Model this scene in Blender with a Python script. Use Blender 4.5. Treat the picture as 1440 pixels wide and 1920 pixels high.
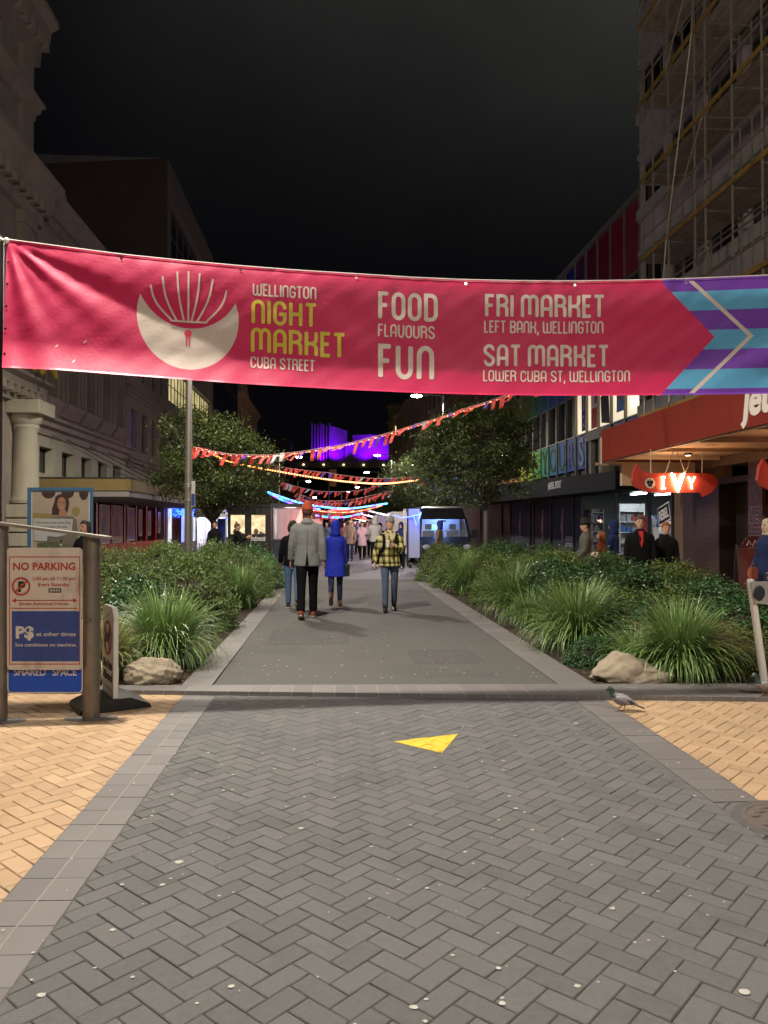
import bpy, bmesh, math, random
from mathutils import Vector, Matrix, Euler
import numpy as np
R = math.radians
random.seed(11)
rng = np.random.default_rng(11)
scene = bpy.context.scene
for o in list(bpy.data.objects):
    bpy.data.objects.remove(o, do_unlink=True)
COL = scene.collection

# ------------------------------------------------------------ camera
CAM_H, F_PX = 1.60, 1442.0
YAW, PITCH = math.atan(92 / F_PX), math.atan(23 / F_PX)
cam_d = bpy.data.cameras.new('camera')
cam = bpy.data.objects.new('camera', cam_d)
COL.objects.link(cam)
cam.location = (0, 0, CAM_H)
cam.rotation_euler = (math.pi / 2 + PITCH, 0, -YAW)
cam_d.sensor_fit = 'HORIZONTAL'
cam_d.sensor_width = 36.0
cam_d.lens = 36.0 * F_PX / 1440.0
cam_d.clip_start = 0.05
cam_d.clip_end = 3000
scene.camera = cam
ROT = Euler((math.pi / 2 + PITCH, 0, -YAW)).to_matrix()


def ray(px, py):
    return ROT @ Vector(((px - 720) / F_PX, (960 - py) / F_PX, -1))


def at(px, py, Y):
    """world point at street distance Y seen along that direction"""
    d = ray(px, py)
    return Vector((0, 0, CAM_H)) + d * (Y / d.y)


def gnd(px, py, z=0.0):
    d = ray(px, py)
    return Vector((0, 0, CAM_H)) + d * ((z - CAM_H) / d.z)


def yatx(px, X):
    """street distance where the direction px meets the plane x = X"""
    d = ray(px, 983)
    return X * d.y / d.x


# ------------------------------------------------------------ view + world
scene.view_settings.view_transform = 'Standard'
scene.view_settings.look = 'None'
scene.view_settings.exposure = 0.75
scene.view_settings.gamma = 1.0
scene.cycles.max_bounces = 6
scene.cycles.diffuse_bounces = 3
scene.cycles.glossy_bounces = 3
scene.cycles.transparent_max_bounces = 12
scene.cycles.sample_clamp_indirect = 4.0
scene.cycles.use_denoising = True
world = bpy.data.worlds.new('World')
scene.world = world
world.use_nodes = True
wn = world.node_tree
bg = wn.nodes['Background']
tc = wn.nodes.new('ShaderNodeTexCoord')
sep = wn.nodes.new('ShaderNodeSeparateXYZ')
wn.links.new(tc.outputs['Generated'], sep.inputs[0])
nz = wn.nodes.new('ShaderNodeTexNoise')
nz.inputs['Scale'].default_value = 2.2
nz.inputs['Detail'].default_value = 5
nz.inputs['Roughness'].default_value = 0.55
wn.links.new(tc.outputs['Generated'], nz.inputs['Vector'])


def wmath(op, a, b=None, clamp=False):
    n = wn.nodes.new('ShaderNodeMath')
    n.operation = op
    n.use_clamp = clamp
    for i, v in enumerate((a, b)):
        if v is None:
            continue
        if isinstance(v, (int, float)):
            n.inputs[i].default_value = v
        else:
            wn.links.new(v, n.inputs[i])
    return n.outputs[0]


# city glow on low cloud: brighter overhead and towards the east side, near black at the horizon
el = wmath('MULTIPLY', wmath('SUBTRACT', sep.outputs['Z'], 0.20), 2.2, True)
ea = wmath('ADD', wmath('MULTIPLY', sep.outputs['X'], 1.15), 0.42, True)
cl = wmath('ADD', wmath('MULTIPLY', nz.outputs['Fac'], 1.5), -0.15, True)
glow = wmath('MULTIPLY', wmath('MULTIPLY', wmath('POWER', el, 2.3), ea), cl)
mx = wn.nodes.new('ShaderNodeMix')
mx.data_type = 'RGBA'
mx.inputs[6].default_value = (0.0011, 0.0011, 0.0016, 1)
mx.inputs[7].default_value = (0.052, 0.051, 0.046, 1)
wn.links.new(glow, mx.inputs[0])
wn.links.new(mx.outputs[2], bg.inputs['Color'])
bg.inputs['Strength'].default_value = 1.0


# ------------------------------------------------------------ lamps (street lighting)
def lamp(name, loc, power, color=(1.0, 0.90, 0.76), size=0.35, kind='SPOT', rot=(0, 0, 0), angle=165, blend=0.35):
    d = bpy.data.lights.new(name, kind)
    d.energy = power
    d.color = color
    if kind == 'AREA':
        d.shape = 'RECTANGLE'
        d.size = size if not isinstance(size, tuple) else size[0]
        d.size_y = size if not isinstance(size, tuple) else size[1]
    else:
        d.shadow_soft_size = size
    if kind == 'SPOT':
        d.spot_size = R(angle)
        d.spot_blend = blend
    o = bpy.data.objects.new(name, d)
    COL.objects.link(o)
    o.location = loc
    o.rotation_euler = rot
    o['kind'] = 'structure'
    return o


# ------------------------------------------------------------ scene-graph helpers
def tag(o, label=None, cat=None, group=None, kind=None):
    if label: o['label'] = label
    if cat: o['category'] = cat
    if group: o['group'] = group
    if kind: o['kind'] = kind
    return o


def thing(name, label, cat, loc=(0, 0, 0), rotz=0.0, group=None):
    o = bpy.data.objects.new(name, None)
    o.empty_display_size = 0.2
    COL.objects.link(o)
    o.location = loc
    o.rotation_euler = (0, 0, rotz)
    return tag(o, label, cat, group)


def copy_tree(o, parent=None):
    c = o.copy()
    COL.objects.link(c)
    c.parent = parent
    for ch in list(o.children):
        copy_tree(ch, c)
    return c


class MB:
    """collects faces; build() links them as one mesh object"""

    def __init__(self):
        self.v, self.f, self.m = [], [], []

    def add(self, verts, faces, mat=0):
        n = len(self.v)
        self.v.extend([tuple(p) for p in verts])
        self.f.extend([tuple(i + n for i in fc) for fc in faces])
        self.m.extend([mat] * len(faces))
        return self

    def poly(self, pts, mat=0):
        return self.add(pts, [tuple(range(len(pts)))], mat)

    def box(self, a, b, mat=0, bev=0.0):
        x0, x1 = sorted((a[0], b[0])); y0, y1 = sorted((a[1], b[1])); z0, z1 = sorted((a[2], b[2]))
        if bev <= 0:
            vs = [(x, y, z) for x in (x0, x1) for y in (y0, y1) for z in (z0, z1)]
            fs = [(0, 1, 3, 2), (4, 6, 7, 5), (0, 4, 5, 1), (2, 3, 7, 6), (0, 2, 6, 4), (1, 5, 7, 3)]
            return self.add(vs, fs, mat)
        bm = bmesh.new()
        bmesh.ops.create_cube(bm, size=1)
        bmesh.ops.scale(bm, vec=(x1 - x0, y1 - y0, z1 - z0), verts=bm.verts)
        bmesh.ops.translate(bm, vec=((x0 + x1) / 2, (y0 + y1) / 2, (z0 + z1) / 2), verts=bm.verts)
        bmesh.ops.bevel(bm, geom=bm.edges[:], offset=bev, segments=2, profile=0.6, affect='EDGES')
        self.addbm(bm, mat)
        return self

    def addbm(self, bm, mat=0):
        bm.verts.ensure_lookup_table()
        self.add([v.co[:] for v in bm.verts], [tuple(v.index for v in f.verts) for f in bm.faces], mat)
        bm.free()

    def bar(self, p, q, w, h=None, mat=0, up=(0, 0, 1)):
        """rectangular bar from p to q, w wide and h high"""
        p, q = Vector(p), Vector(q)
        h = h or w
        d = (q - p).normalized()
        s = d.cross(Vector(up))
        if s.length < 1e-4:
            s = d.cross(Vector((1, 0, 0)))
        s.normalize()
        u = s.cross(d)
        vs = []
        for c in (p, q):
            for a, b in ((-1, -1), (1, -1), (1, 1), (-1, 1)):
                vs.append(c + s * (a * w / 2) + u * (b * h / 2))
        return self.add(vs, [(0, 1, 2, 3), (7, 6, 5, 4), (0, 4, 5, 1), (1, 5, 6, 2), (2, 6, 7, 3), (3, 7, 4, 0)], mat)

    def tube(self, pts, rad, seg=10, mat=0, caps='flat', up=None):
        pts = [Vector(p) for p in pts]
        n = len(pts)
        if isinstance(rad, (int, float)):
            rad = [rad] * n
        rad = [(r, r) if isinstance(r, (int, float)) else r for r in rad]
        if caps == 'round':
            d0 = (pts[0] - pts[1]).normalized(); d1 = (pts[-1] - pts[-2]).normalized()
            p0, r0, p1, r1 = pts[0], rad[0], pts[-1], rad[-1]
            a = [(p0 + d0 * max(r0) * math.sin(t), (r0[0] * math.cos(t), r0[1] * math.cos(t))) for t in (1.35, 0.9, 0.45)]
            b = [(p1 + d1 * max(r1) * math.sin(t), (r1[0] * math.cos(t), r1[1] * math.cos(t))) for t in (0.45, 0.9, 1.35)]
            pts = [x[0] for x in a] + pts + [x[0] for x in b]
            rad = [x[1] for x in a] + rad + [x[1] for x in b]
            n = len(pts)
        vs = []
        ref = Vector(up) if up else None
        prev = None
        for i in range(n):
            t = (pts[min(i + 1, n - 1)] - pts[max(i - 1, 0)])
            t.normalize()
            if prev is None:
                r = ref if ref else (Vector((1, 0, 0)) if abs(t.x) < 0.9 else Vector((0, 1, 0)))
            else:
                r = prev
            s = r - t * r.dot(t)
            if s.length < 1e-5:
                s = t.orthogonal()
            s.normalize()
            prev = s
            u = t.cross(s)
            a, b = rad[i]
            for k in range(seg):
                th = 2 * math.pi * k / seg
                vs.append(pts[i] + s * (a * math.cos(th)) + u * (b * math.sin(th)))
        fs = []
        for i in range(n - 1):
            for k in range(seg):
                k2 = (k + 1) % seg
                fs.append((i * seg + k, i * seg + k2, (i + 1) * seg + k2, (i + 1) * seg + k))
        fs.append(tuple(reversed(range(seg))))
        fs.append(tuple(range((n - 1) * seg, n * seg)))
        return self.add(vs, fs, mat)

    def rings(self, rs, seg=20, mat=0, power=2.0):
        """closed loft of horizontal (super)ellipses: (z, rx, ry, cx, cy)"""
        vs = []
        for r in rs:
            z, rx, ry = r[0], r[1], r[2]
            cx = r[3] if len(r) > 3 else 0
            cy = r[4] if len(r) > 4 else 0
            for k in range(seg):
                th = 2 * math.pi * k / seg
                c, s = math.cos(th), math.sin(th)
                e = 2.0 / power
                vs.append((cx + rx * math.copysign(abs(c) ** e, c), cy + ry * math.copysign(abs(s) ** e, s), z))
        n = len(rs)
        fs = [(i * seg + k, i * seg + (k + 1) % seg, (i + 1) * seg + (k + 1) % seg, (i + 1) * seg + k)
              for i in range(n - 1) for k in range(seg)]
        fs.append(tuple(reversed(range(seg))))
        fs.append(tuple(range((n - 1) * seg, n * seg)))
        return self.add(vs, fs, mat)

    def ell(self, c, r, mat=0, seg=14, rows=9, rot=None):
        vs = [(0, 0, -1)]
        for i in range(1, rows):
            ph = -math.pi / 2 + math.pi * i / rows
            for k in range(seg):
                th = 2 * math.pi * k / seg
                vs.append((math.cos(ph) * math.cos(th), math.cos(ph) * math.sin(th), math.sin(ph)))
        vs.append((0, 0, 1))
        fs = [(0, 1 + (k + 1) % seg, 1 + k) for k in range(seg)]
        for i in range(rows - 2):
            for k in range(seg):
                a = 1 + i * seg
                fs.append((a + k, a + (k + 1) % seg, a + seg + (k + 1) % seg, a + seg + k))
        a = 1 + (rows - 2) * seg
        fs += [(a + k, a + (k + 1) % seg, len(vs) - 1) for k in range(seg)]
        out = []
        for v in vs:
            p = Vector((v[0] * r[0], v[1] * r[1], v[2] * r[2]))
            if rot is not None:
                p = rot @ p
            out.append(p + Vector(c))
        return self.add(out, fs, mat)

    def prism(self, outline, f, d, mat=0):
        """outline in 2-D, f maps (a, b, t) to 3-D; t = 0 front, t = d back"""
        n = len(outline)
        vs = [f(a, b, 0) for a, b in outline] + [f(a, b, d) for a, b in outline]
        fs = [tuple(range(n)), tuple(reversed(range(n, 2 * n)))] + [(i, i + n, (i + 1) % n + n, (i + 1) % n) for i in range(n)]
        return self.add(vs, fs, mat)

    def xf(self, M):
        self.v = [tuple(M @ Vector(p)) for p in self.v]
        return self

    def build(self, name, mats, parent=None, off=None, smooth=False, remesh=0.0, fair=0, extra=None):
        me = bpy.data.meshes.new(name)
        vs = self.v
        if off is not None:
            vs = [(p[0] - off[0], p[1] - off[1], p[2] - off[2]) for p in vs]
        me.from_pydata(vs, [], self.f)
        mats = mats if isinstance(mats, (list, tuple)) else [mats]
        for m_ in mats:
            me.materials.append(m_)
        me.polygons.foreach_set('material_index', self.m)
        o = bpy.data.objects.new(name, me)
        COL.objects.link(o)
        if remesh:
            md = o.modifiers.new('r', 'REMESH')
            md.mode = 'VOXEL'
            md.voxel_size = remesh
            md.use_smooth_shade = True
            if fair:
                sm = o.modifiers.new('s', 'SMOOTH')
                sm.factor = 0.5
                sm.iterations = fair
            dg = bpy.context.evaluated_depsgraph_get()
            dg.update()
            me2 = bpy.data.meshes.new_from_object(o.evaluated_get(dg))
            o.modifiers.clear()
            o.data = me2
            me2.name = name
            bpy.data.meshes.remove(me)
            me = me2
            if not me.materials:
                for m_ in mats:
                    me.materials.append(m_)
            if extra is not None and extra.v:
                bm = bmesh.new()
                bm.from_mesh(me)
                bv = [bm.verts.new(p) for p in extra.v]
                for fc, mi in zip(extra.f, extra.m):
                    try:
                        nf = bm.faces.new([bv[i] for i in fc])
                        nf.material_index = mi
                        nf.smooth = True
                    except ValueError:
                        pass
                bm.to_mesh(me)
                bm.free()
        if smooth:
            me.polygons.foreach_set('use_smooth', [True] * len(me.polygons))
            if smooth == 'auto':
                try:
                    me.set_sharp_from_angle(angle=R(38))
                except Exception:
                    pass
        me.update()
        if parent is not None:
            o.parent = parent
        return o


# ------------------------------------------------------------ materials
MATS = {}


def mat(name, col, rough=0.6, metal=0.0, var=0.0, vscale=3.0, bump=0.0, bscale=40.0, emit=None, estr=0.0, island=0.0,
        spec=0.25, trans=0.0, alpha=1.0, dirt=0.0, dscale=1.2, sheen=0.0, cloth=False):
    if name in MATS:
        return MATS[name]
    m = bpy.data.materials.new(name)
    m.use_nodes = True
    nt = m.node_tree
    b = nt.nodes['Principled BSDF']
    b.inputs['Base Color'].default_value = (*col, 1)
    b.inputs['Roughness'].default_value = rough
    b.inputs['Metallic'].default_value = metal
    b.inputs['Specular IOR Level'].default_value = spec
    b.inputs['Alpha'].default_value = alpha
    if trans:
        b.inputs['Transmission Weight'].default_value = trans
    if sheen:
        b.inputs['Sheen Weight'].default_value = sheen
    if emit is not None:
        b.inputs['Emission Color'].default_value = (*emit, 1)
        b.inputs['Emission Strength'].default_value = estr
    L = nt.links.new
    out = None
    if var or island or dirt or bump:
        tcn = nt.nodes.new('ShaderNodeTexCoord')
    if var or island or dirt:
        val = nt.nodes.new('ShaderNodeHueSaturation')
        val.inputs['Color'].default_value = (*col, 1)
        s = None

        def ma(op, a, c):
            n = nt.nodes.new('ShaderNodeMath')
            n.operation = op
            for i, q in enumerate((a, c)):
                if isinstance(q, (int, float)):
                    n.inputs[i].default_value = q
                else:
                    L(q, n.inputs[i])
            return n.outputs[0]
        s = 1.0
        if var:
            n1 = nt.nodes.new('ShaderNodeTexNoise')
            n1.inputs['Scale'].default_value = vscale
            n1.inputs['Detail'].default_value = 8
            n1.inputs['Roughness'].default_value = 0.62
            L(tcn.outputs['Object'], n1.inputs['Vector'])
            s = ma('ADD', ma('MULTIPLY', ma('SUBTRACT', n1.outputs['Fac'], 0.5), var * 3.2), s)
        if island:
            g = nt.nodes.new('ShaderNodeNewGeometry')
            s = ma('ADD', ma('MULTIPLY', ma('SUBTRACT', g.outputs['Random Per Island'], 0.5), island * 2), s)
            hue = ma('ADD', ma('MULTIPLY', ma('SUBTRACT', ma('FRACT', ma('MULTIPLY', g.outputs['Random Per Island'], 7.31), 0), 0.5), island * 0.07), 0.5)
            L(hue, val.inputs['Hue'])
        if dirt:
            n2 = nt.nodes.new('ShaderNodeTexNoise')
            n2.inputs['Scale'].default_value = dscale
            n2.inputs['Detail'].default_value = 10
            n2.inputs['Roughness'].default_value = 0.7
            mp = nt.nodes.new('ShaderNodeMapping')
            mp.inputs['Scale'].default_value = (1, 1, 0.25)
            L(tcn.outputs['Object'], mp.inputs[0])
            L(mp.outputs[0], n2.inputs['Vector'])
            rr = nt.nodes.new('ShaderNodeMapRange')
            rr.inputs['From Min'].default_value = 0.52
            rr.inputs['From Max'].default_value = 0.72
            rr.inputs['To Min'].default_value = 1.0
            rr.inputs['To Max'].default_value = 1.0 - dirt
            L(n2.outputs['Fac'], rr.inputs['Value'])
            s = ma('MULTIPLY', rr.outputs[0], s)
        L(s, val.inputs['Value'])
        L(val.outputs[0], b.inputs['Base Color'])
    if bump:
        n3 = nt.nodes.new('ShaderNodeTexNoise')
        n3.inputs['Scale'].default_value = bscale
        n3.inputs['Detail'].default_value = 6
        L(tcn.outputs['Object'], n3.inputs['Vector'])
        bp = nt.nodes.new('ShaderNodeBump')
        bp.inputs['Strength'].default_value = min(1, bump)
        bp.inputs['Distance'].default_value = 0.01 * max(1, bump)
        L(n3.outputs['Fac'], bp.inputs['Height'])
        L(bp.outputs[0], b.inputs['Normal'])
        if name.startswith('cloth_') or name == 'yellow_black_plaid':
            n4 = nt.nodes.new('ShaderNodeTexNoise')
            n4.inputs['Scale'].default_value = 4.5
            n4.inputs['Detail'].default_value = 2
            n4.inputs['Distortion'].default_value = 1.2
            L(tcn.outputs['Object'], n4.inputs['Vector'])
            b4 = nt.nodes.new('ShaderNodeBump')
            b4.inputs['Strength'].default_value = 1.0
            b4.inputs['Distance'].default_value = 0.022
            L(n4.outputs['Fac'], b4.inputs['Height'])
            L(b4.outputs[0], bp.inputs['Normal'])
    MATS[name] = m
    return m


def _islands(mb):
    par = list(range(len(mb.v)))

    def find(i):
        while par[i] != i:
            par[i] = par[par[i]]
            i = par[i]
        return i
    for f in mb.f:
        a = find(f[0])
        for i in f[1:]:
            par[find(i)] = a
    out = {}
    for f, m in zip(mb.f, mb.m):
        out.setdefault(find(f[0]), []).append((f, m))
    res = []
    for fl in out.values():
        q = MB()
        idx = {}
        for f, m in fl:
            for i in f:
                if i not in idx:
                    idx[i] = len(q.v)
                    q.v.append(mb.v[i])
            q.f.append(tuple(idx[i] for i in f))
            q.m.append(m)
        res.append(q)
    return res


def build_each(mb, name, mats, parent=None, off=None, smooth=False):
    """every separate piece becomes a part of its own"""
    return [q.build(name, mats, parent, off, smooth) for q in _islands(mb)]


def emis(name, col, s, base=(0.5, 0.5, 0.5)):
    return mat(name, base, 0.5, emit=col, estr=s)


def lit_window(name, col, s, scale=(1.0, 1.0, 1.0), low=0.35):
    """a lit window: bright room seen through glass, uneven from place to place"""
    if name in MATS:
        return MATS[name]
    m = mat(name, (0.1, 0.1, 0.1), 0.15)
    nt = m.node_tree
    b = nt.nodes['Principled BSDF']
    t = nt.nodes.new('ShaderNodeTexCoord')
    mp = nt.nodes.new('ShaderNodeMapping')
    mp.inputs['Scale'].default_value = scale
    n = nt.nodes.new('ShaderNodeTexNoise')
    n.inputs['Scale'].default_value = 2.0
    n.inputs['Detail'].default_value = 3
    nt.links.new(t.outputs['Object'], mp.inputs[0])
    nt.links.new(mp.outputs[0], n.inputs['Vector'])
    r = nt.nodes.new('ShaderNodeMapRange')
    r.inputs['From Min'].default_value = 0.35
    r.inputs['From Max'].default_value = 0.65
    r.inputs['To Min'].default_value = s * low
    r.inputs['To Max'].default_value = s
    nt.links.new(n.outputs['Fac'], r.inputs['Value'])
    b.inputs['Emission Color'].default_value = (*col, 1)
    nt.links.new(r.outputs[0], b.inputs['Emission Strength'])
    return m


def text_mb(body, size, f, mb=None, m=0, bold=0.0, align='CENTER', cap=None, sx=1.0, thick=0.002):
    """letters as a thin solid; f maps (a, b, t) to 3-D"""
    cu = bpy.data.curves.new('txt', 'FONT')
    cu.body = body
    cu.size = size
    cu.align_x = align
    cu.extrude = thick
    cu.offset = bold
    cu.resolution_u = 3
    o = bpy.data.objects.new('txt', cu)
    COL.objects.link(o)
    dg = bpy.context.evaluated_depsgraph_get()
    dg.update()
    me = bpy.data.meshes.new_from_object(o.evaluated_get(dg))
    mb = mb or MB()
    mb.add([f(v.co.x * sx, v.co.y, v.co.z) for v in me.vertices], [tuple(p.vertices) for p in me.polygons], m)
    bpy.data.objects.remove(o)
    bpy.data.curves.remove(cu)
    bpy.data.meshes.remove(me)
    return mb
# ------------------------------------------------------------ the lamps that light this stretch of the street
# heads of the lamp posts (posts are modelled further down); the nearest two stand just outside the photograph
WARM = (1.0, 0.915, 0.80)
LAMPS = []            # (pole x, y, head x, height, power)
lamp('streetlight_over_banner', (-2.6, 6.84, 8.6), 2600, WARM, 0.12)
lamp('streetlight_behind_camera', (3.4, -3.0, 8.4), 1300, WARM, 0.25)
lamp('added_facade_fill', (3.4, -3.0, 8.6), 1500, WARM, 0.3, 'POINT')  # added point light with no fixture of its own, lifts the upper facades
lamp('added_facade_fill', (-2.6, 6.84, 8.75), 500, WARM, 0.3, 'POINT')  # second added fill, placed at the lamp over the banner
lamp('streetlight_left_bed', (-3.0, 19.6, 7.9), 2000, WARM, 0.2)
P1 = at(783, 742, 38)
lamp('streetlight_right_bed', (P1.x, P1.y, P1.z - 0.12), 2300, (1.0, 0.96, 0.86), 0.2)
for (px, py, Y, pw) in ((712, 853, 70, 1400), (560, 855, 70, 1200)):
    p = at(px, py, Y)
    lamp('streetlight_far', (p.x, p.y, p.z - 0.15), pw, (1.0, 0.93, 0.84), 0.2)
# ------------------------------------------------------------ ground, roads and paving
def struct(o):
    o['kind'] = 'structure'
    return o


M_asph = mat('asphalt', (0.100, 0.096, 0.088), 0.85, dirt=0.22, dscale=.7, var=0.13, vscale=26, bump=0.5, bscale=160)
M_road = mat('far_paving', (0.115, 0.105, 0.11), 0.7, var=0.14, vscale=0.9, bump=0.4, bscale=60)
M_joint = mat('paver_joint', (0.070, 0.068, 0.052), 0.95, var=0.5, vscale=5)
M_paver = mat('grey_paver', (0.150, 0.147, 0.143), 0.78, var=0.12, vscale=34, bump=0.8, bscale=230, island=0.095, dirt=0.24, dscale=1.6)
M_yel = mat('yellow_paver', (0.455, 0.310, 0.185), 0.75, var=0.06, vscale=3, bump=0.5, bscale=200, island=0.10, dirt=0.16, dscale=1.3)
M_tile = mat('band_tile', (0.165, 0.152, 0.147), 0.66, var=0.08, vscale=4, bump=0.25, bscale=120, island=0.10)
M_grout = mat('pale_grout', (0.27, 0.25, 0.22), 0.9, var=0.2, vscale=30)
M_soil = mat('bark_soil', (0.035, 0.025, 0.016), 0.95, var=0.4, vscale=12, bump=1.0, bscale=45)
M_redbrick = mat('red_brick_path', (0.16, 0.062, 0.04), 0.7, var=0.15, vscale=3, bump=0.5, bscale=40)
M_gum = mat('gum_spot', (0.46, 0.44, 0.39), 0.8, var=0.2, vscale=40)
M_paint = mat('yellow_paint', (0.72, 0.50, 0.05), 0.7, var=0.10, vscale=22, bump=0.4, bscale=160, dirt=0.5, dscale=9)


def yf(X): return 7.17 - 0.115 * X          # front edge of the threshold kerb
def yb(X): return 7.53 - 0.05 * X           # back edge


def sheet(name, pts, z, m, sub=1):
    mb = MB()
    mb.poly([(p[0], p[1], z) for p in pts])
    return struct(mb.build(name, m))


sheet('ground', [(-600, -300), (600, -300), (600, 900), (-600, 900)], -0.12, M_road)
sheet('paving_bed', [(-12, -8), (14, -8), (14, yf(14) + .1), (-12, yf(-12) + .1)], -0.0065, M_joint)
sheet('road', [(-1.18, 7.5), (2.17, 7.4), (2.17, 22), (-1.22, 22)], 0.030, M_asph)
mb = MB()
mb.box((-1.9, 21.97, 0.0), (2.9, 22.12, 0.036))
struct(mb.build('paving_band', M_grout))
sheet('street_paving', [(-6.5, 22), (8.2, 22), (8.2, 170), (-6.5, 170)], 0.026, M_road)
sheet('footpath', [(-16, yf(-16)), (-4.9, yf(-4.9)), (-6.5, 22), (-6.5, 170), (-16, 170)], 0.02, mat('footpath_paving', (0.14, 0.12, 0.10), 0.7, var=0.15, vscale=2))


def herring(x0, x1, y0, y1, L=0.194, gap=0.0042, ang=45, clip=(), seed=1, bev=0.0035, jit=0.0012):
    W = L / 2
    n = int(max(x1 - x0, y1 - y0) / W) + 6
    cx, cy = (x0 + x1) / 2, (y0 + y1) / 2
    ca, sa = math.cos(R(ang)), math.sin(R(ang))
    r = random.Random(seed)
    V, Fc = [], []
    for i in range(-n, n):
        for j in range(-n, n):
            k = (i - j) % 4
            if k == 0: w, h = 2, 1
            elif k == 3: w, h = 1, 2
            else: continue
            mx_, my_ = (i + w / 2) * W, (j + h / 2) * W
            px, py = cx + ca * mx_ - sa * my_, cy + sa * mx_ + ca * my_
            if not (x0 - .15 < px < x1 + .15 and y0 - .15 < py < y1 + .15):
                continue
            dz = r.uniform(-jit, jit)
            tx, ty = r.uniform(-1, 1) * 0.012, r.uniform(-1, 1) * 0.012
            hx, hy = w * W / 2 - gap / 2 + r.uniform(-.0008, .0008), h * W / 2 - gap / 2
            ra = r.uniform(-.006, .006)
            base = len(V)
            for (ins, z) in ((0, -0.03), (0, -bev), (bev, 0)):
                for a, b in ((-1, -1), (1, -1), (1, 1), (-1, 1)):
                    u, v = a * (hx - ins), b * (hy - ins)
                    u, v = u - v * ra, v + u * ra
                    zz = z + dz + (u * tx + v * ty if ins or z > -.02 else 0)
                    V.append((cx + ca * (mx_ + u) - sa * (my_ + v), cy + sa * (mx_ + u) + ca * (my_ + v), zz))
            Fc.append((base + 8, base + 9, base + 10, base + 11))
            for lv in (0, 4):
                for q in range(4):
                    q2 = (q + 1) % 4
                    Fc.append((base + lv + q, base + lv + q2, base + lv + 4 + q2, base + lv + 4 + q))
    bm = bmesh.new()
    vs = [bm.verts.new(p) for p in V]
    for f in Fc:
        bm.faces.new([vs[i] for i in f])
    for co, no in clip:
        bmesh.ops.bisect_plane(bm, geom=bm.verts[:] + bm.edges[:] + bm.faces[:], plane_co=co, plane_no=no, clear_outer=True)
    return bm


SKEW = Vector((0.115, 1, 0)).normalized()
front = ((0, yf(0), 0), SKEW)
MAN = Vector((2.47, 4.02, 0))                # manhole centre


def cut_disc(bm, c, r):
    dead = [f for f in bm.faces if (f.calc_center_median() - c).xy.length < r]
    bmesh.ops.delete(bm, geom=dead, context='FACES')


bm = herring(-1.11, 5.6, 0.9, 7.4, clip=[((-1.107, 0, 0), (-1, 0, 0)), front], seed=4)
# keep grey bricks out of the right tile band and the yellow area
for f in [f for f in bm.faces]:
    c = f.calc_center_median()
    if c.x > 2.27 and c.y > 4.42:
        pass
bmA = bm.copy()
bmesh.ops.bisect_plane(bmA, geom=bmA.verts[:] + bmA.edges[:] + bmA.faces[:], plane_co=(2.172, 0, 0), plane_no=(1, 0, 0), clear_outer=True)
bmB = bm
bmesh.ops.bisect_plane(bmB, geom=bmB.verts[:] + bmB.edges[:] + bmB.faces[:], plane_co=(2.175, 0, 0), plane_no=(-1, 0, 0), clear_outer=True)
bmesh.ops.bisect_plane(bmB, geom=bmB.verts[:] + bmB.edges[:] + bmB.faces[:], plane_co=(0, 4.315, 0), plane_no=(0, 1, 0), clear_outer=True)
cut_disc(bmA, MAN, 0.27)
cut_disc(bmB, MAN, 0.27)
mb = MB()
mb.addbm(bmA, 0)
mb.addbm(bmB, 0)
r_ = random.Random(8)
for k in range(420):
    # chewing gum and bird droppings trodden flat
    y = 1.2 + 5.8 * r_.random() ** 1.3
    x = r_.uniform(-1.35, 2.6 + 0.2 * y)
    s = r_.choice([.0035, .004, .005, .006, .008, .008, .004, .005, .010]) * r_.uniform(.7, 1.3)
    if r_.random() < .015: s = .018
    n = 9
    a0 = r_.uniform(0, 6)
    q = 1 if s < .009 and r_.random() < .6 else 1
    mb.poly([(x + s * 1.2 * r_.uniform(.7, 1.2) * math.cos(a0 + 2 * math.pi * i / n), y + s * r_.uniform(.7, 1.2) * math.sin(a0 + 2 * math.pi * i / n), 0.0042) for i in range(n)], q)
struct(mb.build('pavement', [M_paver, M_gum]))

# plain continuation of the paving outside the photographed part
sheet('yellow_paving_beyond', [(-12, -8), (-5.21, -8), (-5.21, yf(-5.2)), (-12, yf(-12))], -.003, M_yel)
sheet('yellow_paving_beyond', [(-5.2, -8), (-1.42, -8), (-1.42, .89), (-5.2, .89)], -.003, M_yel)
sheet('pavement_beyond', [(-1.41, -8), (6.4, -8), (6.4, .89), (-1.41, .89)], -.003, M_paver)
sheet('yellow_paving_beyond', [(6.41, -8), (14, -8), (14, yf(14)), (6.41, yf(6.4))], -.003, M_yel)
# specks trodden into the asphalt and small repair patches
mb = MB()
for k in range(260):
    y = 7.8 + 14 * r_.random() ** 1.4; x = r_.uniform(-1.1, 2.1); s = r_.uniform(.004, .012)
    a0 = r_.uniform(0, 6)
    mb.poly([(x + s * 1.3 * r_.uniform(.7, 1.2) * math.cos(a0 + .785 * i), y + s * r_.uniform(.7, 1.2) * math.sin(a0 + .785 * i), .0325) for i in range(8)])
struct(mb.build('road_specks', M_gum))
mb = MB()
for (x_, y_, a_, b_) in ((-.35, 10.9, .55, .8), (1.25, 16.2, .6, 1.3), (1.3, 9.1, .4, .5)):
    mb.poly([(x_ - a_, y_ - b_, .0318), (x_ + a_, y_ - b_ * .93, .0318), (x_ + a_ * .96, y_ + b_, .0318), (x_ - a_ * 1.03, y_ + b_ * .97, .0318)])
struct(mb.build('road_patch', mat('asphalt_patch', (.088, .084, .078), .9, dirt=.2, dscale=2, var=.16, vscale=30)))
T = [Vector((.43, 5.67, 0)), Vector((.94, 5.85, 0)), Vector((.75, 5.37, 0))]
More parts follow.
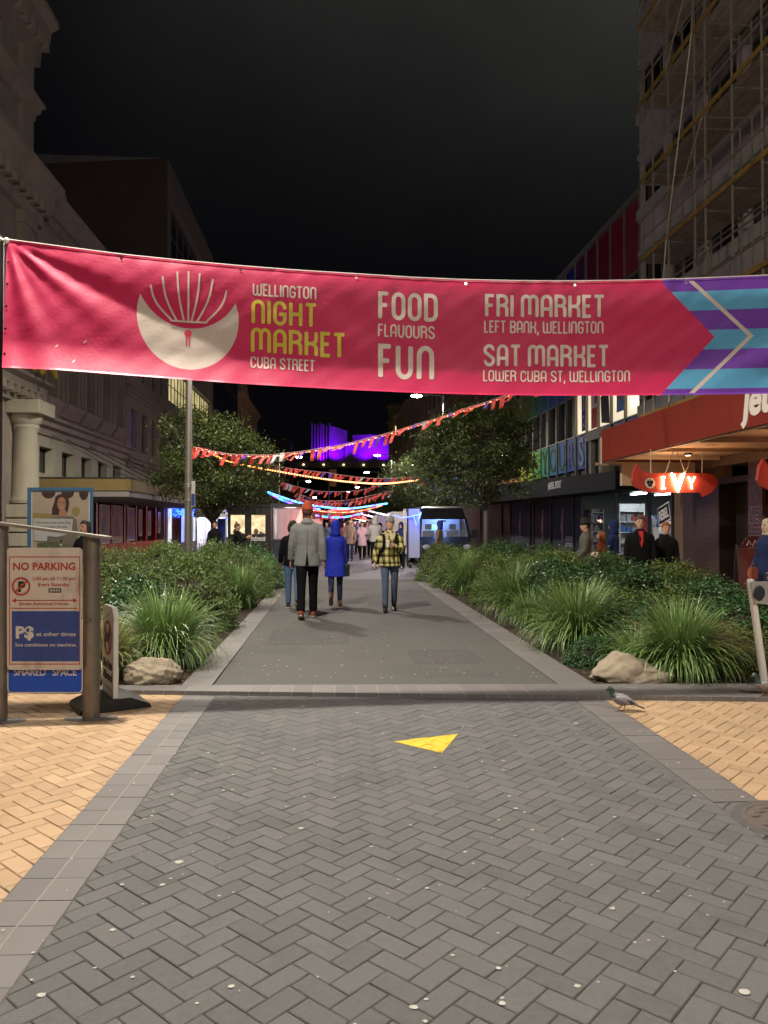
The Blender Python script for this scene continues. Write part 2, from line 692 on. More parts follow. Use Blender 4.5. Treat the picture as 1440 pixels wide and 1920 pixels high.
tc_ = sum(T, Vector()) / 3
cl = []
for i in range(3):
    a, b = T[i], T[(i + 1) % 3]
    n_ = Vector(((b - a).y, -(b - a).x, 0)).normalized()
    if n_.dot(tc_ - a) > 0: n_ = -n_
    cl.append((a, n_))
bmT = herring(-1.11, 5.6, 0.9, 7.4, clip=cl, seed=4)
bmesh.ops.translate(bmT, vec=(0, 0, 0.0022), verts=bmT.verts)
mb = MB(); mb.addbm(bmT)
struct(mb.build('painted_triangle_marking', M_paint))

# yellow pavers, both sides
for (xa, xb, ya, seed) in ((-5.2, -1.41, 0.9, 7), (2.455, 6.4, 4.30, 9)):
    c = [((xa, 0, 0), (-1, 0, 0)), ((xb, 0, 0), (1, 0, 0)), ((0, ya, 0), (0, -1, 0)), front]
    bm = herring(xa, xb, ya, 7.9, clip=c, seed=seed, gap=.005)
    cut_disc(bm, MAN, 0.27)
    mb = MB(); mb.addbm(bm)
    struct(mb.build('yellow_paving', M_yel))


def tiles(mb, x0, x1, y0f, y1f, ny, nx=2, z=0.0, gap=.005, seed=1, dy=0.2):
    """rows of square tiles between x0 and x1; y0f, y1f give the ends as functions of x"""
    r = random.Random(seed)
    for j in range(ny):
        for i in range(nx):
            xa, xb = x0 + (x1 - x0) * i / nx, x0 + (x1 - x0) * (i + 1) / nx
            def Y(x, t): return y0f(x) + (y1f(x) - y0f(x)) * t
            zz = z + r.uniform(-.0012, .0012)
            t0, t1 = j / ny, (j + 1) / ny
            pts = [(xa + gap / 2, Y(xa, t0) + gap / 2), (xb - gap / 2, Y(xb, t0) + gap / 2), (xb - gap / 2, Y(xb, t1) - gap / 2), (xa + gap / 2, Y(xa, t1) - gap / 2)]
            mb.prism(pts, lambda a, b, t: (a, b, zz - t), 0.03)


mb = MB()
n = 31
tiles(mb, -1.41, -1.112, lambda x: 0.9, lambda x: yf(x), n, seed=2)
tiles(mb, 2.178, 2.452, lambda x: 4.33, lambda x: yf(x), 13, nx=1, seed=3, gap=.004)
struct(mb.build('paving_border_tiles', M_tile))
mb = MB()
mb.poly([(-1.41, .9, -.004), (-1.112, .9, -.004), (-1.112, yf(-1.1), -.004), (-1.41, yf(-1.4), -.004)])
mb.box((-1.2645, .9, -.01), (-1.2575, yf(-1.26), .0008))
struct(mb.build('paving_border_grout', M_grout))
# threshold kerb: a step of 4 cm, one course of tiles with pale joints
mb = MB()
xs = [-5.2 + .2 * i for i in range(58)]
for i in range(len(xs) - 1):
    xa, xb = xs[i] + .005, xs[i + 1] - .005
    pts = [(xa, yf(xa)), (xb, yf(xb)), (xb, yb(xb)), (xa, yb(xa))]
    mb.prism(pts, lambda a, b, t: (a, b, .040 - t), 0.1)
struct(mb.build('kerb', M_tile))
mb = MB()
mb.prism([(-5.2, yf(-5.2) + .004), (6.2, yf(6.2) + .004), (6.2, yb(6.2) - .004), (-5.2, yb(-5.2) - .004)], lambda a, b, t: (a, b, .037 - t), 0.1)
struct(mb.build('kerb_joint', M_grout))
# borders beside the path
mb = MB()
for (xa, xb, sd) in ((-1.49, -1.19, 5), (2.18, 2.54, 6)):
    tiles(mb, xa, xb, lambda x: yb(x) + .004, lambda x: 21.95, 36, nx=1, z=.036, seed=sd, gap=.006)
struct(mb.build('path_border_tiles', M_tile))
# planting beds
sheet('planting_bed_soil', [(-6.4, yb(-6)), (-1.49, yb(-1.49)), (-1.49, 21.9), (-6.4, 21.9)], 0.028, M_soil)
sheet('planting_bed_soil', [(2.54, yb(2.54)), (5.0, yb(5.0)), (6.4, 12.5), (6.4, 21.9), (2.54, 21.9)], 0.028, M_soil)
# red brick side path: lower strip, kerb line, path at the shops
mb = MB()
mb.box((5.0, yb(5) - .4, -.1), (8.2, 22, -.004))
struct(mb.build('side_path', M_redbrick))
mb = MB()
mb.box((8.2, 6, -.1), (8.32, 66, .045))
struct(mb.build('side_kerb', M_grout))
mb = MB()
mb.box((8.32, 6, -.1), (14, 66, .03))
struct(mb.build('shop_footpath', M_redbrick))

# manhole cover
t = thing('manhole_cover', 'round cast iron manhole cover set in the paving at the right edge', 'manhole cover', (MAN.x, MAN.y, 0))
M_iron = mat('cast_iron', (0.16, 0.13, 0.12), 0.6, 0.3, var=0.25, vscale=14, bump=.6, bscale=90)
mb = MB()
mb.rings([(-.03, .31, .31), (.0025, .31, .31), (.0045, .30, .30)], 48)
mb.build('surround', mat('manhole_surround', (.10, .095, .09), .8, var=.2, vscale=20), t)
mb = MB()
mb.rings([(.003, .262, .262), (.010, .258, .258), (.010, .238, .238), (.0065, .234, .234)], 48)
for i in range(-3, 4):
    for j in range(-3, 4):
        if i * i + j * j < 11 and (i + j) % 2 == 0:
            mb.box((i * .06 - .02, j * .06 - .008, .005), (i * .06 + .02, j * .06 + .008, .0125), bev=.002)
            mb.box((i * .06 - .008 + .03, j * .06 - .02 + .03, .005), (i * .06 + .008 + .03, j * .06 + .02 + .03, .0115), bev=.002)
mb.build('lid', M_iron, t, smooth=False)
# ------------------------------------------------------------ plants
def leaf_mat(name, col, var=0.5, rough=0.45, tr=0.25, spec=0.4):
    m = mat(name, col, rough, island=var, spec=spec)
    nt = m.node_tree
    b = nt.nodes['Principled BSDF']
    out = nt.nodes['Material Output']
    t = nt.nodes.new('ShaderNodeBsdfTranslucent')
    src = b.inputs['Base Color'].links[0].from_socket
    nt.links.new(src, t.inputs['Color'])
    mxs = nt.nodes.new('ShaderNodeMixShader')
    mxs.inputs[0].default_value = tr
    nt.links.new(b.outputs[0], mxs.inputs[1])
    nt.links.new(t.outputs[0], mxs.inputs[2])
    nt.links.new(mxs.outputs[0], out.inputs[0])
    return m


LF_HEDGE = leaf_mat('leaf_olive_hedge', (0.118, 0.172, 0.042))
LF_DARK = leaf_mat('leaf_dark_glossy', (0.062, 0.132, 0.048), rough=.28)
LF_BROWN = leaf_mat('leaf_bronze_hedge', (0.132, 0.148, 0.042))
LF_TREE = leaf_mat('leaf_street_tree', (0.075, 0.100, 0.026), rough=.4)
LF_GRASS = leaf_mat('tussock_blade', (0.185, 0.290, 0.092), .48, rough=.38, tr=.2)
LF_DRY = leaf_mat('tussock_blade_pale', (0.27, 0.29, 0.10), .4, rough=.5)
M_bark = mat('tree_bark', (0.09, 0.072, 0.055), .9, var=.3, vscale=8, bump=.9, bscale=30)
M_stem = mat('stem_and_shade_core', (0.03, 0.026, 0.016), .95, var=.3, vscale=9)


def leaves_mesh(name, P, N, size, asp=0.5, r=None, curl=0.15):
    """P positions, N approximate facing; each leaf a folded rhombus"""
    r = r or rng
    n = len(P)
    N = N / (np.linalg.norm(N, axis=1, keepdims=True) + 1e-9)
    A = r.normal(size=(n, 3))
    A -= N * np.sum(A * N, axis=1, keepdims=True)
    A /= np.linalg.norm(A, axis=1, keepdims=True) + 1e-9
    B = np.cross(N, A)
    s = (size * r.uniform(.6, 1.35, n))[:, None]
    V = np.empty((n, 4, 3))
    V[:, 0] = P - A * s * .5
    V[:, 1] = P + B * s * asp * .5 + N * s * curl
    V[:, 2] = P + A * s * .5
    V[:, 3] = P - B * s * asp * .5 + N * s * curl
    me = bpy.data.meshes.new(name)
    me.vertices.add(n * 4)
    me.vertices.foreach_set('co', V.reshape(-1))
    me.loops.add(n * 6)
    me.polygons.add(n * 2)
    idx = np.arange(n)[:, None] * 4 + np.array([[0, 1, 2, 0, 2, 3]])
    me.loops.foreach_set('vertex_index', idx.reshape(-1))
    me.polygons.foreach_set('loop_start', np.arange(0, n * 6, 3))
    me.polygons.foreach_set('loop_total', np.full(n * 2, 3))
    me.update(calc_edges=True)
    me.validate()
    return me


def blob_noise(D, seed, k=3.0):
    """smooth lumpy radius for directions D"""
    r = np.random.default_rng(seed)
    out = np.zeros(len(D))
    for a, f in ((.5, k), (.3, k * 2.1), (.2, k * 4.3)):
        for _ in range(3):
            w = r.normal(size=3)
            w /= np.linalg.norm(w)
            out += a * np.sin(D @ w * f + r.uniform(0, 6.28)) / 3
    return out


def shrub_mesh(name, n, size, m, seed, rx=.72, ry=.72, rz=.95, asp=.5):
    r = np.random.default_rng(seed)
    D = r.normal(size=(n, 3))
    D /= np.linalg.norm(D, axis=1, keepdims=True)
    D[:, 2] = np.abs(D[:, 2]) * .98 - .02
    rad = 1 + .30 * blob_noise(D, seed, 4.5) - .20 * r.random(n) ** 1.6
    # sprigs poking out in clumps
    nc = 70
    C = r.normal(size=(nc, 3)); C /= np.linalg.norm(C, axis=1, keepdims=True); C[:, 2] = np.abs(C[:, 2])
    dots = D @ C.T
    near = np.max(dots, axis=1)
    rad += .10 * np.clip((near - .965) / .035, 0, 1) * r.random(n)
    ns = 420
    SP = r.normal(size=(ns, 3)); SP /= np.linalg.norm(SP, axis=1, keepdims=True); SP[:, 2] = np.abs(SP[:, 2]) * .98
    SR = 1 + .20 * blob_noise(SP, seed, 4.0) + r.uniform(-.13, .07, ns)
    pk = r.integers(0, ns, n)
    D = SP[pk]
    rad = SR[pk] - .16 * r.random(n)
    P = D * rad[:, None] * np.array([rx, ry, rz]) + r.normal(size=(n, 3)) * .048
    P += r.normal(size=P.shape) * .012
    P[:, 2] = np.maximum(P[:, 2], .02)
    N = D * .5 + r.normal(size=D.shape) * .75 + np.array([0, 0, .45])
    me = leaves_mesh(name, P, N, size, asp, r)
    me.materials.append(m)
    return me


def stem_core(name, seed, rx, ry, rz):
    mb = MB()
    r = random.Random(seed)
    for k in range(9):
        a = r.uniform(0, 6.28)
        q = r.uniform(.35, .75)
        mb.tube([(0.03 * math.cos(a), .03 * math.sin(a), 0), (rx * q * .5 * math.cos(a), ry * q * .5 * math.sin(a), rz * .45), (rx * q * math.cos(a), ry * q * math.sin(a), rz * .78)], [.016, .01, .005], 5)
    # solid dark ellipsoid added to block light; gaps between leaves read as shade
    mb.ell((0, 0, rz * .40), (rx * .72, ry * .72, rz * .40), 0, 12, 8)
    o = mb.build(name, M_stem)
    me = o.data
    bpy.data.objects.remove(o)
    return me


SHR = []
for nm, size, m, seed, asp in (('foliage', .050, LF_HEDGE, 21, .45), ('foliage', .056, LF_DARK, 22, .55), ('foliage', .046, LF_BROWN, 23, .42), ('foliage', .048, LF_HEDGE, 24, .5)):
    SHR.append((shrub_mesh(nm, 9000, size, m, seed, asp=asp), stem_core('stems_and_shade_core', seed, .72, .72, .95)))


def shrub(x, y, k, sc, h, label, group):
    t = thing('shrub', label, 'shrub', (x, y, .03), random.uniform(0, 6.28), group)
    for nm, me in zip(('foliage', 'stems_and_shade_core'), SHR[k]):
        o = bpy.data.objects.new(nm, me)
        COL.objects.link(o)
        o.parent = t
    t.scale = (sc, sc, h / .95)
    return t


def grass_mesh(name, n, h, rad, m, seed, spread=1.0):
    r = np.random.default_rng(seed)
    k = 6
    ang = r.uniform(0, 2 * math.pi, n)
    lean = np.abs(r.normal(0, .62, n)) * spread
    lean = np.clip(lean, .05, 1.5)
    L = h * r.uniform(.65, 1.28, n) * (1 + .18 * np.minimum(lean, 1))
    br = r.uniform(0, 1, n) ** .6 * rad * .30
    w = r.uniform(.005, .0088, n)
    droop = r.uniform(.5, 1.35, n)
    twist = r.normal(0, .35, n)
    V = np.empty((n, k + 1, 2, 3))
    px = br * np.cos(ang); py = br * np.sin(ang); pz = np.zeros(n)
    th = lean * .45
    for i in range(k + 1):
        ww = w * (1 - (i / k) ** 2.2) + .0006
        side = np.stack([-np.sin(ang + twist), np.cos(ang + twist), np.zeros(n)], 1)
        c = np.stack([px, py, np.maximum(pz, .015)], 1)
        V[:, i, 0] = c - side * ww[:, None]
        V[:, i, 1] = c + side * ww[:, None]
        st = L / k
        px = px + st * np.sin(th) * np.cos(ang + twist * i / k); py = py + st * np.sin(th) * np.sin(ang + twist * i / k); pz = pz + st * np.cos(th)
        th = th + droop * (lean * .30 + .06) * (1 + i / k)
    me = bpy.data.meshes.new(name)
    me.vertices.add(n * (k + 1) * 2)
    me.vertices.foreach_set('co', V.reshape(-1))
    base = (np.arange(n) * (k + 1) * 2)[:, None, None]
    q = (np.arange(k) * 2)[None, :, None]
    idx = base + q + np.array([0, 1, 3, 2])[None, None, :]
    me.loops.add(n * k * 4)
    me.polygons.add(n * k)
    me.loops.foreach_set('vertex_index', idx.reshape(-1))
    me.polygons.foreach_set('loop_start', np.arange(0, n * k * 4, 4))
    me.polygons.foreach_set('loop_total', np.full(n * k, 4))
    me.polygons.foreach_set('use_smooth', [True] * (n * k))
    me.update(calc_edges=True)
    me.materials.append(m)
    return me


G = 'long green tussock grasses in the planting beds'
for (x, y, h, rad, n, m, lab, spr) in (
    (-1.90, 8.75, .76, .5, 2300, LF_GRASS, 'big green tussock grass behind the left boulder, arching over the path border', 1.0),
    (-2.38, 8.02, .56, .4, 1500, LF_DRY, 'pale yellowish tussock grass left of the rounded boulder behind the black sign base', .8),
    (-1.75, 14.6, .78, .45, 1100, LF_GRASS, 'green tussock grass low against the path edge halfway along the left bed', .9),
    (-1.80, 18.0, .80, .45, 900, LF_GRASS, 'farthest tussock grass of the left bed, beside the jeans of the half hidden person', .9),
    (3.05, 9.55, .80, .55, 2200, LF_GRASS, 'large bright tussock grass left of and behind the pointed boulder on the right', 1.05),
    (3.60, 7.85, .70, .45, 2200, LF_GRASS, 'rounded fountain of tussock grass right of the pointed boulder, nearest in the right bed', 1.2),
    (3.05, 13.0, .84, .5, 1300, LF_GRASS, 'tussock grass halfway along the right bed at the path edge', .9),
    (2.9, 17.2, .9, .45, 1100, LF_GRASS, 'farthest upright tussock grass of the right bed near the plaid shirt', .8),
    (3.25, 8.15, .42, .4, 800, LF_GRASS, 'low tussock grass directly behind the pointed boulder', 1.3),
    (2.98, 11.6, .55, .45, 900, LF_GRASS, 'small tussock grass spilling towards the right path border', 1.1)):
    o = bpy.data.objects.new('tussock_grass', grass_mesh('tussock_grass', int(n * .72), h, rad, m, int(abs(x * 100) + y * 10), spr))
    COL.objects.link(o)
    o.location = (x, y, .03)
    tag(o, lab, 'grass plant', G)

HG = 'clipped shrubs that make up the hedge in the planting beds'
side_l = 'left bed'
spots = []
r_ = random.Random(5)
rowsL = [(10.4, [-4.3, -3.3, -2.55], .80), (11.7, [-5.0, -4.0, -3.0, -2.25], .95), (13.1, [-5.6, -4.5, -3.4, -2.35], 1.02),
         (15.0, [-5.6, -4.4, -3.2, -2.2], 1.06), (17.0, [-5.6, -4.4, -3.2, -2.15], 1.10), (19.2, [-5.4, -4.2, -3.0, -2.1], 1.06), (21.0, [-4.6, -3.4, -2.3], 1.02)]
rowsR = [(8.55, [4.3], .52), (9.1, [3.75, 4.75], .62), (10.2, [3.7, 4.5, 5.1], .78), (11.6, [3.7, 4.6, 5.5], .86), (13.2, [3.75, 4.7, 5.7], .95),
         (15.1, [3.4, 4.5, 5.6], 1.02), (17.2, [3.6, 4.7, 5.7], 1.10), (19.2, [3.1, 4.2, 5.4], 1.08), (20.9, [2.9, 3.9, 5.0], 1.04)]
ordn = ['first', 'second', 'third', 'fourth', 'fifth', 'sixth', 'seventh', 'eighth', 'ninth']
kinds = ['olive green', 'dark glossy', 'bronze green', 'fine leaved green']
for side, rows in (('left', rowsL), ('right', rowsR)):
    for ri, (y, xs_, h) in enumerate(rows):
        for ci, x in enumerate(xs_):
            k = r_.choice([0, 2, 3, 0, 1] if ri > 1 else [0, 2, 1])
            if side == 'left' and ci < 2 and ri < 3: k = 1 if ri != 0 else 2
            if side == 'right' and 3.2 < x < 5 and 11 < y < 14: k = 1 if ci < 2 else 2
            edge = ('by the path' if ci == (len(xs_) - 1 if side == 'left' else 0) else 'by the footpath' if (ci == 0 and side == 'left') or ci == len(xs_) - 1 else 'mid row, %s from the path' % ordn[(len(xs_) - 1 - ci) if side == 'left' else ci])
            shrub(x + r_.uniform(-.08, .08), y + r_.uniform(-.1, .1), k, r_.uniform(.95, 1.12), h * r_.uniform(.86, 1.08),
                  '%s shrub, %s bed, %s row back, %s' % (kinds[k], side, ordn[ri], edge), HG)
shrub(2.86, 8.45, 1, .42, .30, 'low dark ground cover shrub left of the pointed boulder', 'low shrubs at the kerb')
shrub(-1.95, 12.05, 0, .5, .38, 'low green shrub tucked at the path edge beyond the big tussock', 'low shrubs at the kerb')
shrub(4.35, 7.85, 2, .42, .30, 'thin low bronze shrub beside the foot of the white post', 'low shrubs at the kerb')

# leaf litter
mb = MB()
for k in range(500):
    if k % 2:
        x, y = r_.uniform(-3.2, -1.5), 7.65 + abs(r_.gauss(0, .35))
    else:
        x, y = r_.uniform(2.55, 4.9), 7.5 + abs(r_.gauss(0, .4)) - .04 * 2
    a = r_.uniform(0, 6.28); s = r_.uniform(.01, .028)
    z = .034 + r_.uniform(0, .01)
    mb.poly([(x + s * math.cos(a), y + s * math.sin(a), z), (x - s * .4 * math.sin(a), y + s * .4 * math.cos(a), z + .006), (x - s * math.cos(a), y - s * math.sin(a), z), (x + s * .4 * math.sin(a), y - s * .4 * math.cos(a), z + .004)])
o = mb.build('leaf_litter', mat('dry_leaf', (.16, .10, .05), .8, island=.6))
o['kind'] = 'stuff'


# boulders
def boulder(name, label, loc, pts_fn, m):
    bm = bmesh.new()
    bmesh.ops.create_icosphere(bm, subdivisions=5, radius=1)
    V = np.array([v.co[:] for v in bm.verts])
    n1 = blob_noise(V, hash(label) % 97 if False else len(label), 2.2)
    n2 = blob_noise(V * 1.0, len(label) + 5, 9)
    n3 = blob_noise(V, len(label) + 9, 24)
    for v, a, b, c in zip(bm.verts, n1, n2, n3):
        p = v.co.normalized() * (1 + .16 * a + .13 * b + .06 * c)
        v.co = pts_fn(p)
    mb = MB(); mb.addbm(bm)
    o = mb.build(name, m, smooth=True)
    o.location = loc
    return tag(o, label, 'rock', 'boulders at the front of the beds')


M_rock = mat('boulder_stone', (0.30, 0.25, 0.18), .9, var=.26, vscale=7, bump=1.0, bscale=22, dirt=.55, dscale=5)
boulder('boulder', 'rounded tan boulder at the front corner of the left bed', (-1.80, 7.83, .08), lambda p: Vector((p.x * .28, p.y * .22, (p.z * (.19 if p.z > 0 else .12)))), M_rock)
def wedge(p):
    x = p.x * .42
    top = .275 - .17 * (p.x + .4) if p.x > -.4 else .275 - .25 * (-.4 - p.x)
    return Vector((x, p.y * .26, p.z * (max(.08, top) if p.z > 0 else .1) ))
boulder('boulder', 'pointed wedge shaped tan boulder at the front of the right bed', (3.02, 7.66, .06), wedge, M_rock)


# ------------------------------------------------------------ street trees
def tree(x, y, h, crown_r, trunk_h, n, label, seed, group, crown_c=(0, 0), leaf=.10, lean=(0, 0)):
    t = thing('street_tree', label, 'tree', (x, y, .02), 0, group)
    r = random.Random(seed)
    mb = MB()
    top = Vector((lean[0], lean[1], trunk_h))
    mb.tube([(0, 0, 0), (lean[0] * .4, lean[1] * .4, trunk_h * .5), top], [.10, .08, .07], 9)
    tips = []
    cz = (h + trunk_h) / 2
    for k in range(13):
        a = r.uniform(0, 6.28); q = r.uniform(.35, .9)
        e = Vector((crown_c[0] + crown_r * q * math.cos(a), crown_c[1] + crown_r * q * math.sin(a), trunk_h + (h - trunk_h) * r.uniform(.2, .9)))
        mid = top.lerp(e, .5) + Vector((0, 0, .2))
        mb.tube([top - Vector((0, 0, .2)), mid, e], [.045, .028, .008], 6)
        for j in range(3):
            e2 = e + Vector((r.uniform(-.6, .6), r.uniform(-.6, .6), r.uniform(-.2, .55)))
            mb.tube([mid.lerp(e, .5), e2], [.014, .004], 4)
            tips.append(e2)
    mb.build('trunk', M_bark, t, smooth=True)
    g = np.random.default_rng(seed)
    C = []
    nc = 230
    while len(C) < nc:
        p = g.uniform(-1, 1, 3)
        d = np.linalg.norm(p)
        if d < 1 and (d > .5 or g.random() < .35):
            f = 1 + .42 * blob_noise((p / d)[None], seed, 3.5)[0]
            C.append([crown_c[0] + p[0] * crown_r * f, crown_c[1] + p[1] * crown_r * f, cz + p[2] * (h - trunk_h) / 2 * f + .15])
    C = np.array(C)
    w = g.uniform(.5, 1.5, nc)
    pick = g.choice(nc, n, p=w / w.sum())
    P = C[pick] + g.normal(size=(n, 3)) * np.array([.21, .21, .15]) * g.uniform(.6, 1.2, nc)[pick][:, None]
    N = g.normal(size=(n, 3)) + np.array([0, 0, .8])
    me = leaves_mesh('crown', P, N, leaf, .55, g, .1)
    me.materials.append(LF_TREE)
    o = bpy.data.objects.new('crown', me)
    COL.objects.link(o)
    o.parent = t
    return t


TG = 'leafy street trees on both sides of the street'
tree(-4.15, 26.5, 5.3, 2.1, 1.8, 24000, 'leafy street tree on the left above the food trailer', 31, TG, (-.1, 0))
tree(5.05, 25.5, 5.35, 2.2, 2.25, 28000, 'big leafy street tree on the right beside the black van', 32, TG, (-.45, 0))
tree(5.0, 38, 4.9, 2.1, 1.9, 18000, 'pale lit street tree behind the big right hand one', 33, TG, (-.6, 0), .1)
tree(-5.0, 44, 4.9, 2.2, 1.9, 12000, 'small street tree on the left behind the food trailer', 34, TG, (.2, 0), .1)
tree(4.4, 56, 4.6, 2.3, 1.9, 9000, 'farthest street tree on the right over the market stalls', 36, TG, (0, 0), .13)
# ------------------------------------------------------------ buildings
M_stoneL = mat('old_render_stone', (0.31, 0.262, 0.215), .85, var=.16, vscale=1.3, bump=.6, bscale=12, dirt=.35, dscale=.8)
M_stoneP = mat('pink_grey_render', (0.31, 0.25, 0.21), .85, var=.14, vscale=1.1, bump=.4, bscale=12, dirt=.4, dscale=.7)
M_cream = mat('cream_plaster', (0.36, 0.33, 0.25), .8, var=.08, vscale=1.5, bump=.3, bscale=15, dirt=.3, dscale=1)
M_darkbrown = mat('dark_brown_wall', (0.12, 0.085, 0.07), .85, var=.25, vscale=.4, dirt=.3, dscale=.3)
M_grey = mat('grey_precast', (0.26, 0.24, 0.235), .8, var=.15, vscale=.8, dirt=.3)
M_glassD = mat('dark_window_glass', (0.010, 0.012, 0.014), .12, spec=.7)
M_glassB = mat('blue_black_glass', (0.006, 0.010, 0.022), .12, spec=.6)
M_frame = mat('window_frame_grey', (0.16, 0.15, 0.14), .5)
M_frameD = mat('window_frame_dark', (0.03, 0.03, 0.03), .45)
M_roof = mat('flat_roof', (0.05, 0.05, 0.05), .9)
LIT_Y = lit_window('lit_office_yellow', (1.0, .83, .38), .42, (1, .5, .4), .45)
LIT_C = lit_window('lit_room_cream', (1.0, .83, .58), .62, (.3, .3, .3), .75)
LIT_W = lit_window('lit_shop_white', (.85, .90, 1.0), .8, (1, .7, .3), .35)
LIT_O = lit_window('lit_amber', (1.0, .62, .25), 1.2, (1, 1, 1), .5)


def wall(mb, X, side, y0, y1, z0, z1, holes, reveal=.18, m=0, body=8.0):
    """street front of a building at x = X (side +1 right, -1 left) with real openings; holes = [(ya, yb, za, zb)]"""
    ys = sorted({y0, y1, *[h[0] for h in holes], *[h[1] for h in holes]})
    zs = sorted({z0, z1, *[h[2] for h in holes], *[h[3] for h in holes]})
    def inside(y, z): return any(h[0] < y < h[1] and h[2] < z < h[3] for h in holes)
    for i in range(len(ys) - 1):
        for j in range(len(zs) - 1):
            if not inside((ys[i] + ys[i + 1]) / 2, (zs[j] + zs[j + 1]) / 2):
                mb.poly([(X, ys[i], zs[j]), (X, ys[i + 1], zs[j]), (X, ys[i + 1], zs[j + 1]), (X, ys[i], zs[j + 1])], m)
    for (a, b, c, d) in holes:
        X2 = X + side * reveal
        mb.poly([(X, a, c), (X2, a, c), (X2, a, d), (X, a, d)], m)
        mb.poly([(X, b, c), (X2, b, c), (X2, b, d), (X, b, d)], m)
        mb.poly([(X, a, c), (X2, a, c), (X2, b, c), (X, b, c)], m)
        mb.poly([(X, a, d), (X2, a, d), (X2, b, d), (X, b, d)], m)
    Xb = X + side * body
    mb.poly([(X, y0, z0), (Xb, y0, z0), (Xb, y0, z1), (X, y0, z1)], m)
    mb.poly([(X, y1, z0), (Xb, y1, z0), (Xb, y1, z1), (X, y1, z1)], m)
    mb.poly([(Xb, y0, z0), (Xb, y1, z0), (Xb, y1, z1), (Xb, y0, z1)], m)
    mb.poly([(X, y0, z1), (X, y1, z1), (Xb, y1, z1), (Xb, y0, z1)], m)


def window(root, X, side, h, pane_m, frame_m=None, nv=1, nh=0, depth=.15, fw=.05, label=None):
    a, b, c, d = h
    mb = MB()
    x0, x1 = X + side * (depth - .03), X + side * (depth + .03)
    mb.box((x0, a, c), (x1, a + fw, d))
    mb.box((x0, b - fw, c), (x1, b, d))
    mb.box((x0, a + fw, c), (x1, b - fw, c + fw))
    mb.box((x0, a + fw, d - fw), (x1, b - fw, d))
    for i in range(1, nv + 1):
        y = a + (b - a) * i / (nv + 1)
        mb.box((x0 + .004, y - fw * .4, c + fw), (x1 - .004, y + fw * .4, d - fw))
    for i in range(1, nh + 1):
        z = c + (d - c) * i / (nh + 1)
        mb.box((x0 + .008, a + fw, z - fw * .35), (x1 - .008, b - fw, z + fw * .35))
    o = mb.build('window', frame_m or M_frame, root, off=root.location)
    if label: o['label'] = label
    pm = MB()
    xp = X + side * depth
    pm.poly([(xp, a, c), (xp, b, c), (xp, b, d), (xp, a, d)])
    pm.build('pane', pane_m, o, off=root.location)
    return o


def moulding(mb, X, side, y0, y1, prof, m=0):
    """prof = [(out, z)] profile run along the street, ends closed"""
    n = len(prof)
    vs = [(X - side * p[0], y0, p[1]) for p in prof] + [(X - side * p[0], y1, p[1]) for p in prof]
    fs = [(i, i + 1, i + 1 + n, i + n) for i in range(n - 1)]
    fs += [tuple(range(n)), tuple(reversed(range(n, 2 * n)))]
    mb.add(vs, fs, m)


XL, XR = -10.0, 9.55

# --- left A: classical stone corner with column and deep cornices
yA0, yA1 = 12.0, yatx(50, XL)
A = thing('stone_building', 'old ornate stone building with column and heavy cornices at the far left edge', 'building', (XL, 18, 0))
off = A.location
mb = MB()
hs = []
for k in range(3):
    y = yA1 - 3.6 - 3.4 * k
    hs += [(y, y + 1.5, 7.2, 10.8), (y, y + 1.5, 14.2, 17.2)]
wall(mb, XL, -1, yA0, yA1, 0, 19.5, hs, .35)
mb.build('wall', M_stoneL, A, off)
for h in hs:
    window(A, XL, -1, h, M_glassD, M_frameD, 1, 1, .3)
mb = MB()
def corn(z, out, h=.9):
    return [(0, z - h), (out * .25, z - h), (out * .3, z - h * .62), (out * .62, z - h * .5), (out * .7, z - h * .22), (out, z - h * .12), (out, z), (0, z + .05)]
for z, o_, h in ((6.2, .75, .8), (12.75, 1.0, 1.25), (15.4, .45, .5), (18.3, .8, 1.5)):
    moulding(mb, XL, -1, yA0, yA1 + o_ * .45, corn(z, o_, h))
mb.build('cornice', M_stoneL, A, off)
mb = MB()
y = yA0 + .3
while y < yA1 + .3:
    for z, o_ in ((12.75 - .95, .62), (6.2 - .62, .48), (18.3 - 1.0, .5)):
        mb.box((XL, y, z), (XL + o_, y + .22, z + .3))
    y += .52
build_each(mb, 'cornice_bracket', M_stoneL, A, off)
mb = MB()
for yy in (yA1 - .55, yA1 - 4.6, yA1 - 8.2):
    mb.box((XL, yy - .42, 6.25), (XL + .22, yy + .42, 11.55))
    mb.box((XL, yy - .42, 12.85), (XL + .18, yy + .42, 16.8))
    mb.box((XL, yy - .5, 11.1), (XL + .3, yy + .5, 11.5))
    for q in range(9):
        mb.box((XL, yy - .46, 6.4 + q * .5), (XL + .26, yy + .46, 6.4 + q * .5 + .42), bev=.02)
build_each(mb, 'pilaster_block', M_stoneL, A, off)
cx, cy = XL + .35, yA1 - 1.0
mb = MB()
mb.rings([(2.25, .46, .46), (2.35, .48, .48), (2.5, .40, .40), (3.4, .375, .375), (4.5, .335, .335), (4.62, .40, .40), (4.70, .37, .37), (4.78, .46, .46), (5.0, .50, .50)], 26)
mb.xf(Matrix.Translation((cx, cy, 0)))
mb.build('column', M_cream, A, off, smooth='auto')
mb = MB()
for q in range(5):
    mb.box((XL, cy - .62, .05 + q * .44), (XL + .95, cy + .62, .05 + q * .44 + .40), bev=.025)
mb.box((XL, cy - .68, 5.0), (XL + 1.0, cy + .68, 5.42), bev=.03)
build_each(mb, 'column_block', M_cream, A, off)
mb = MB()
mb.tube([(XL + .95, cy - .5, 6.25), (XL + 1.1, cy - .4, 6.5), (XL + 1.25, cy - .2, 6.45), (XL + 1.3, cy - .1, 6.15)], [.11, .14, .12, .05], 10)
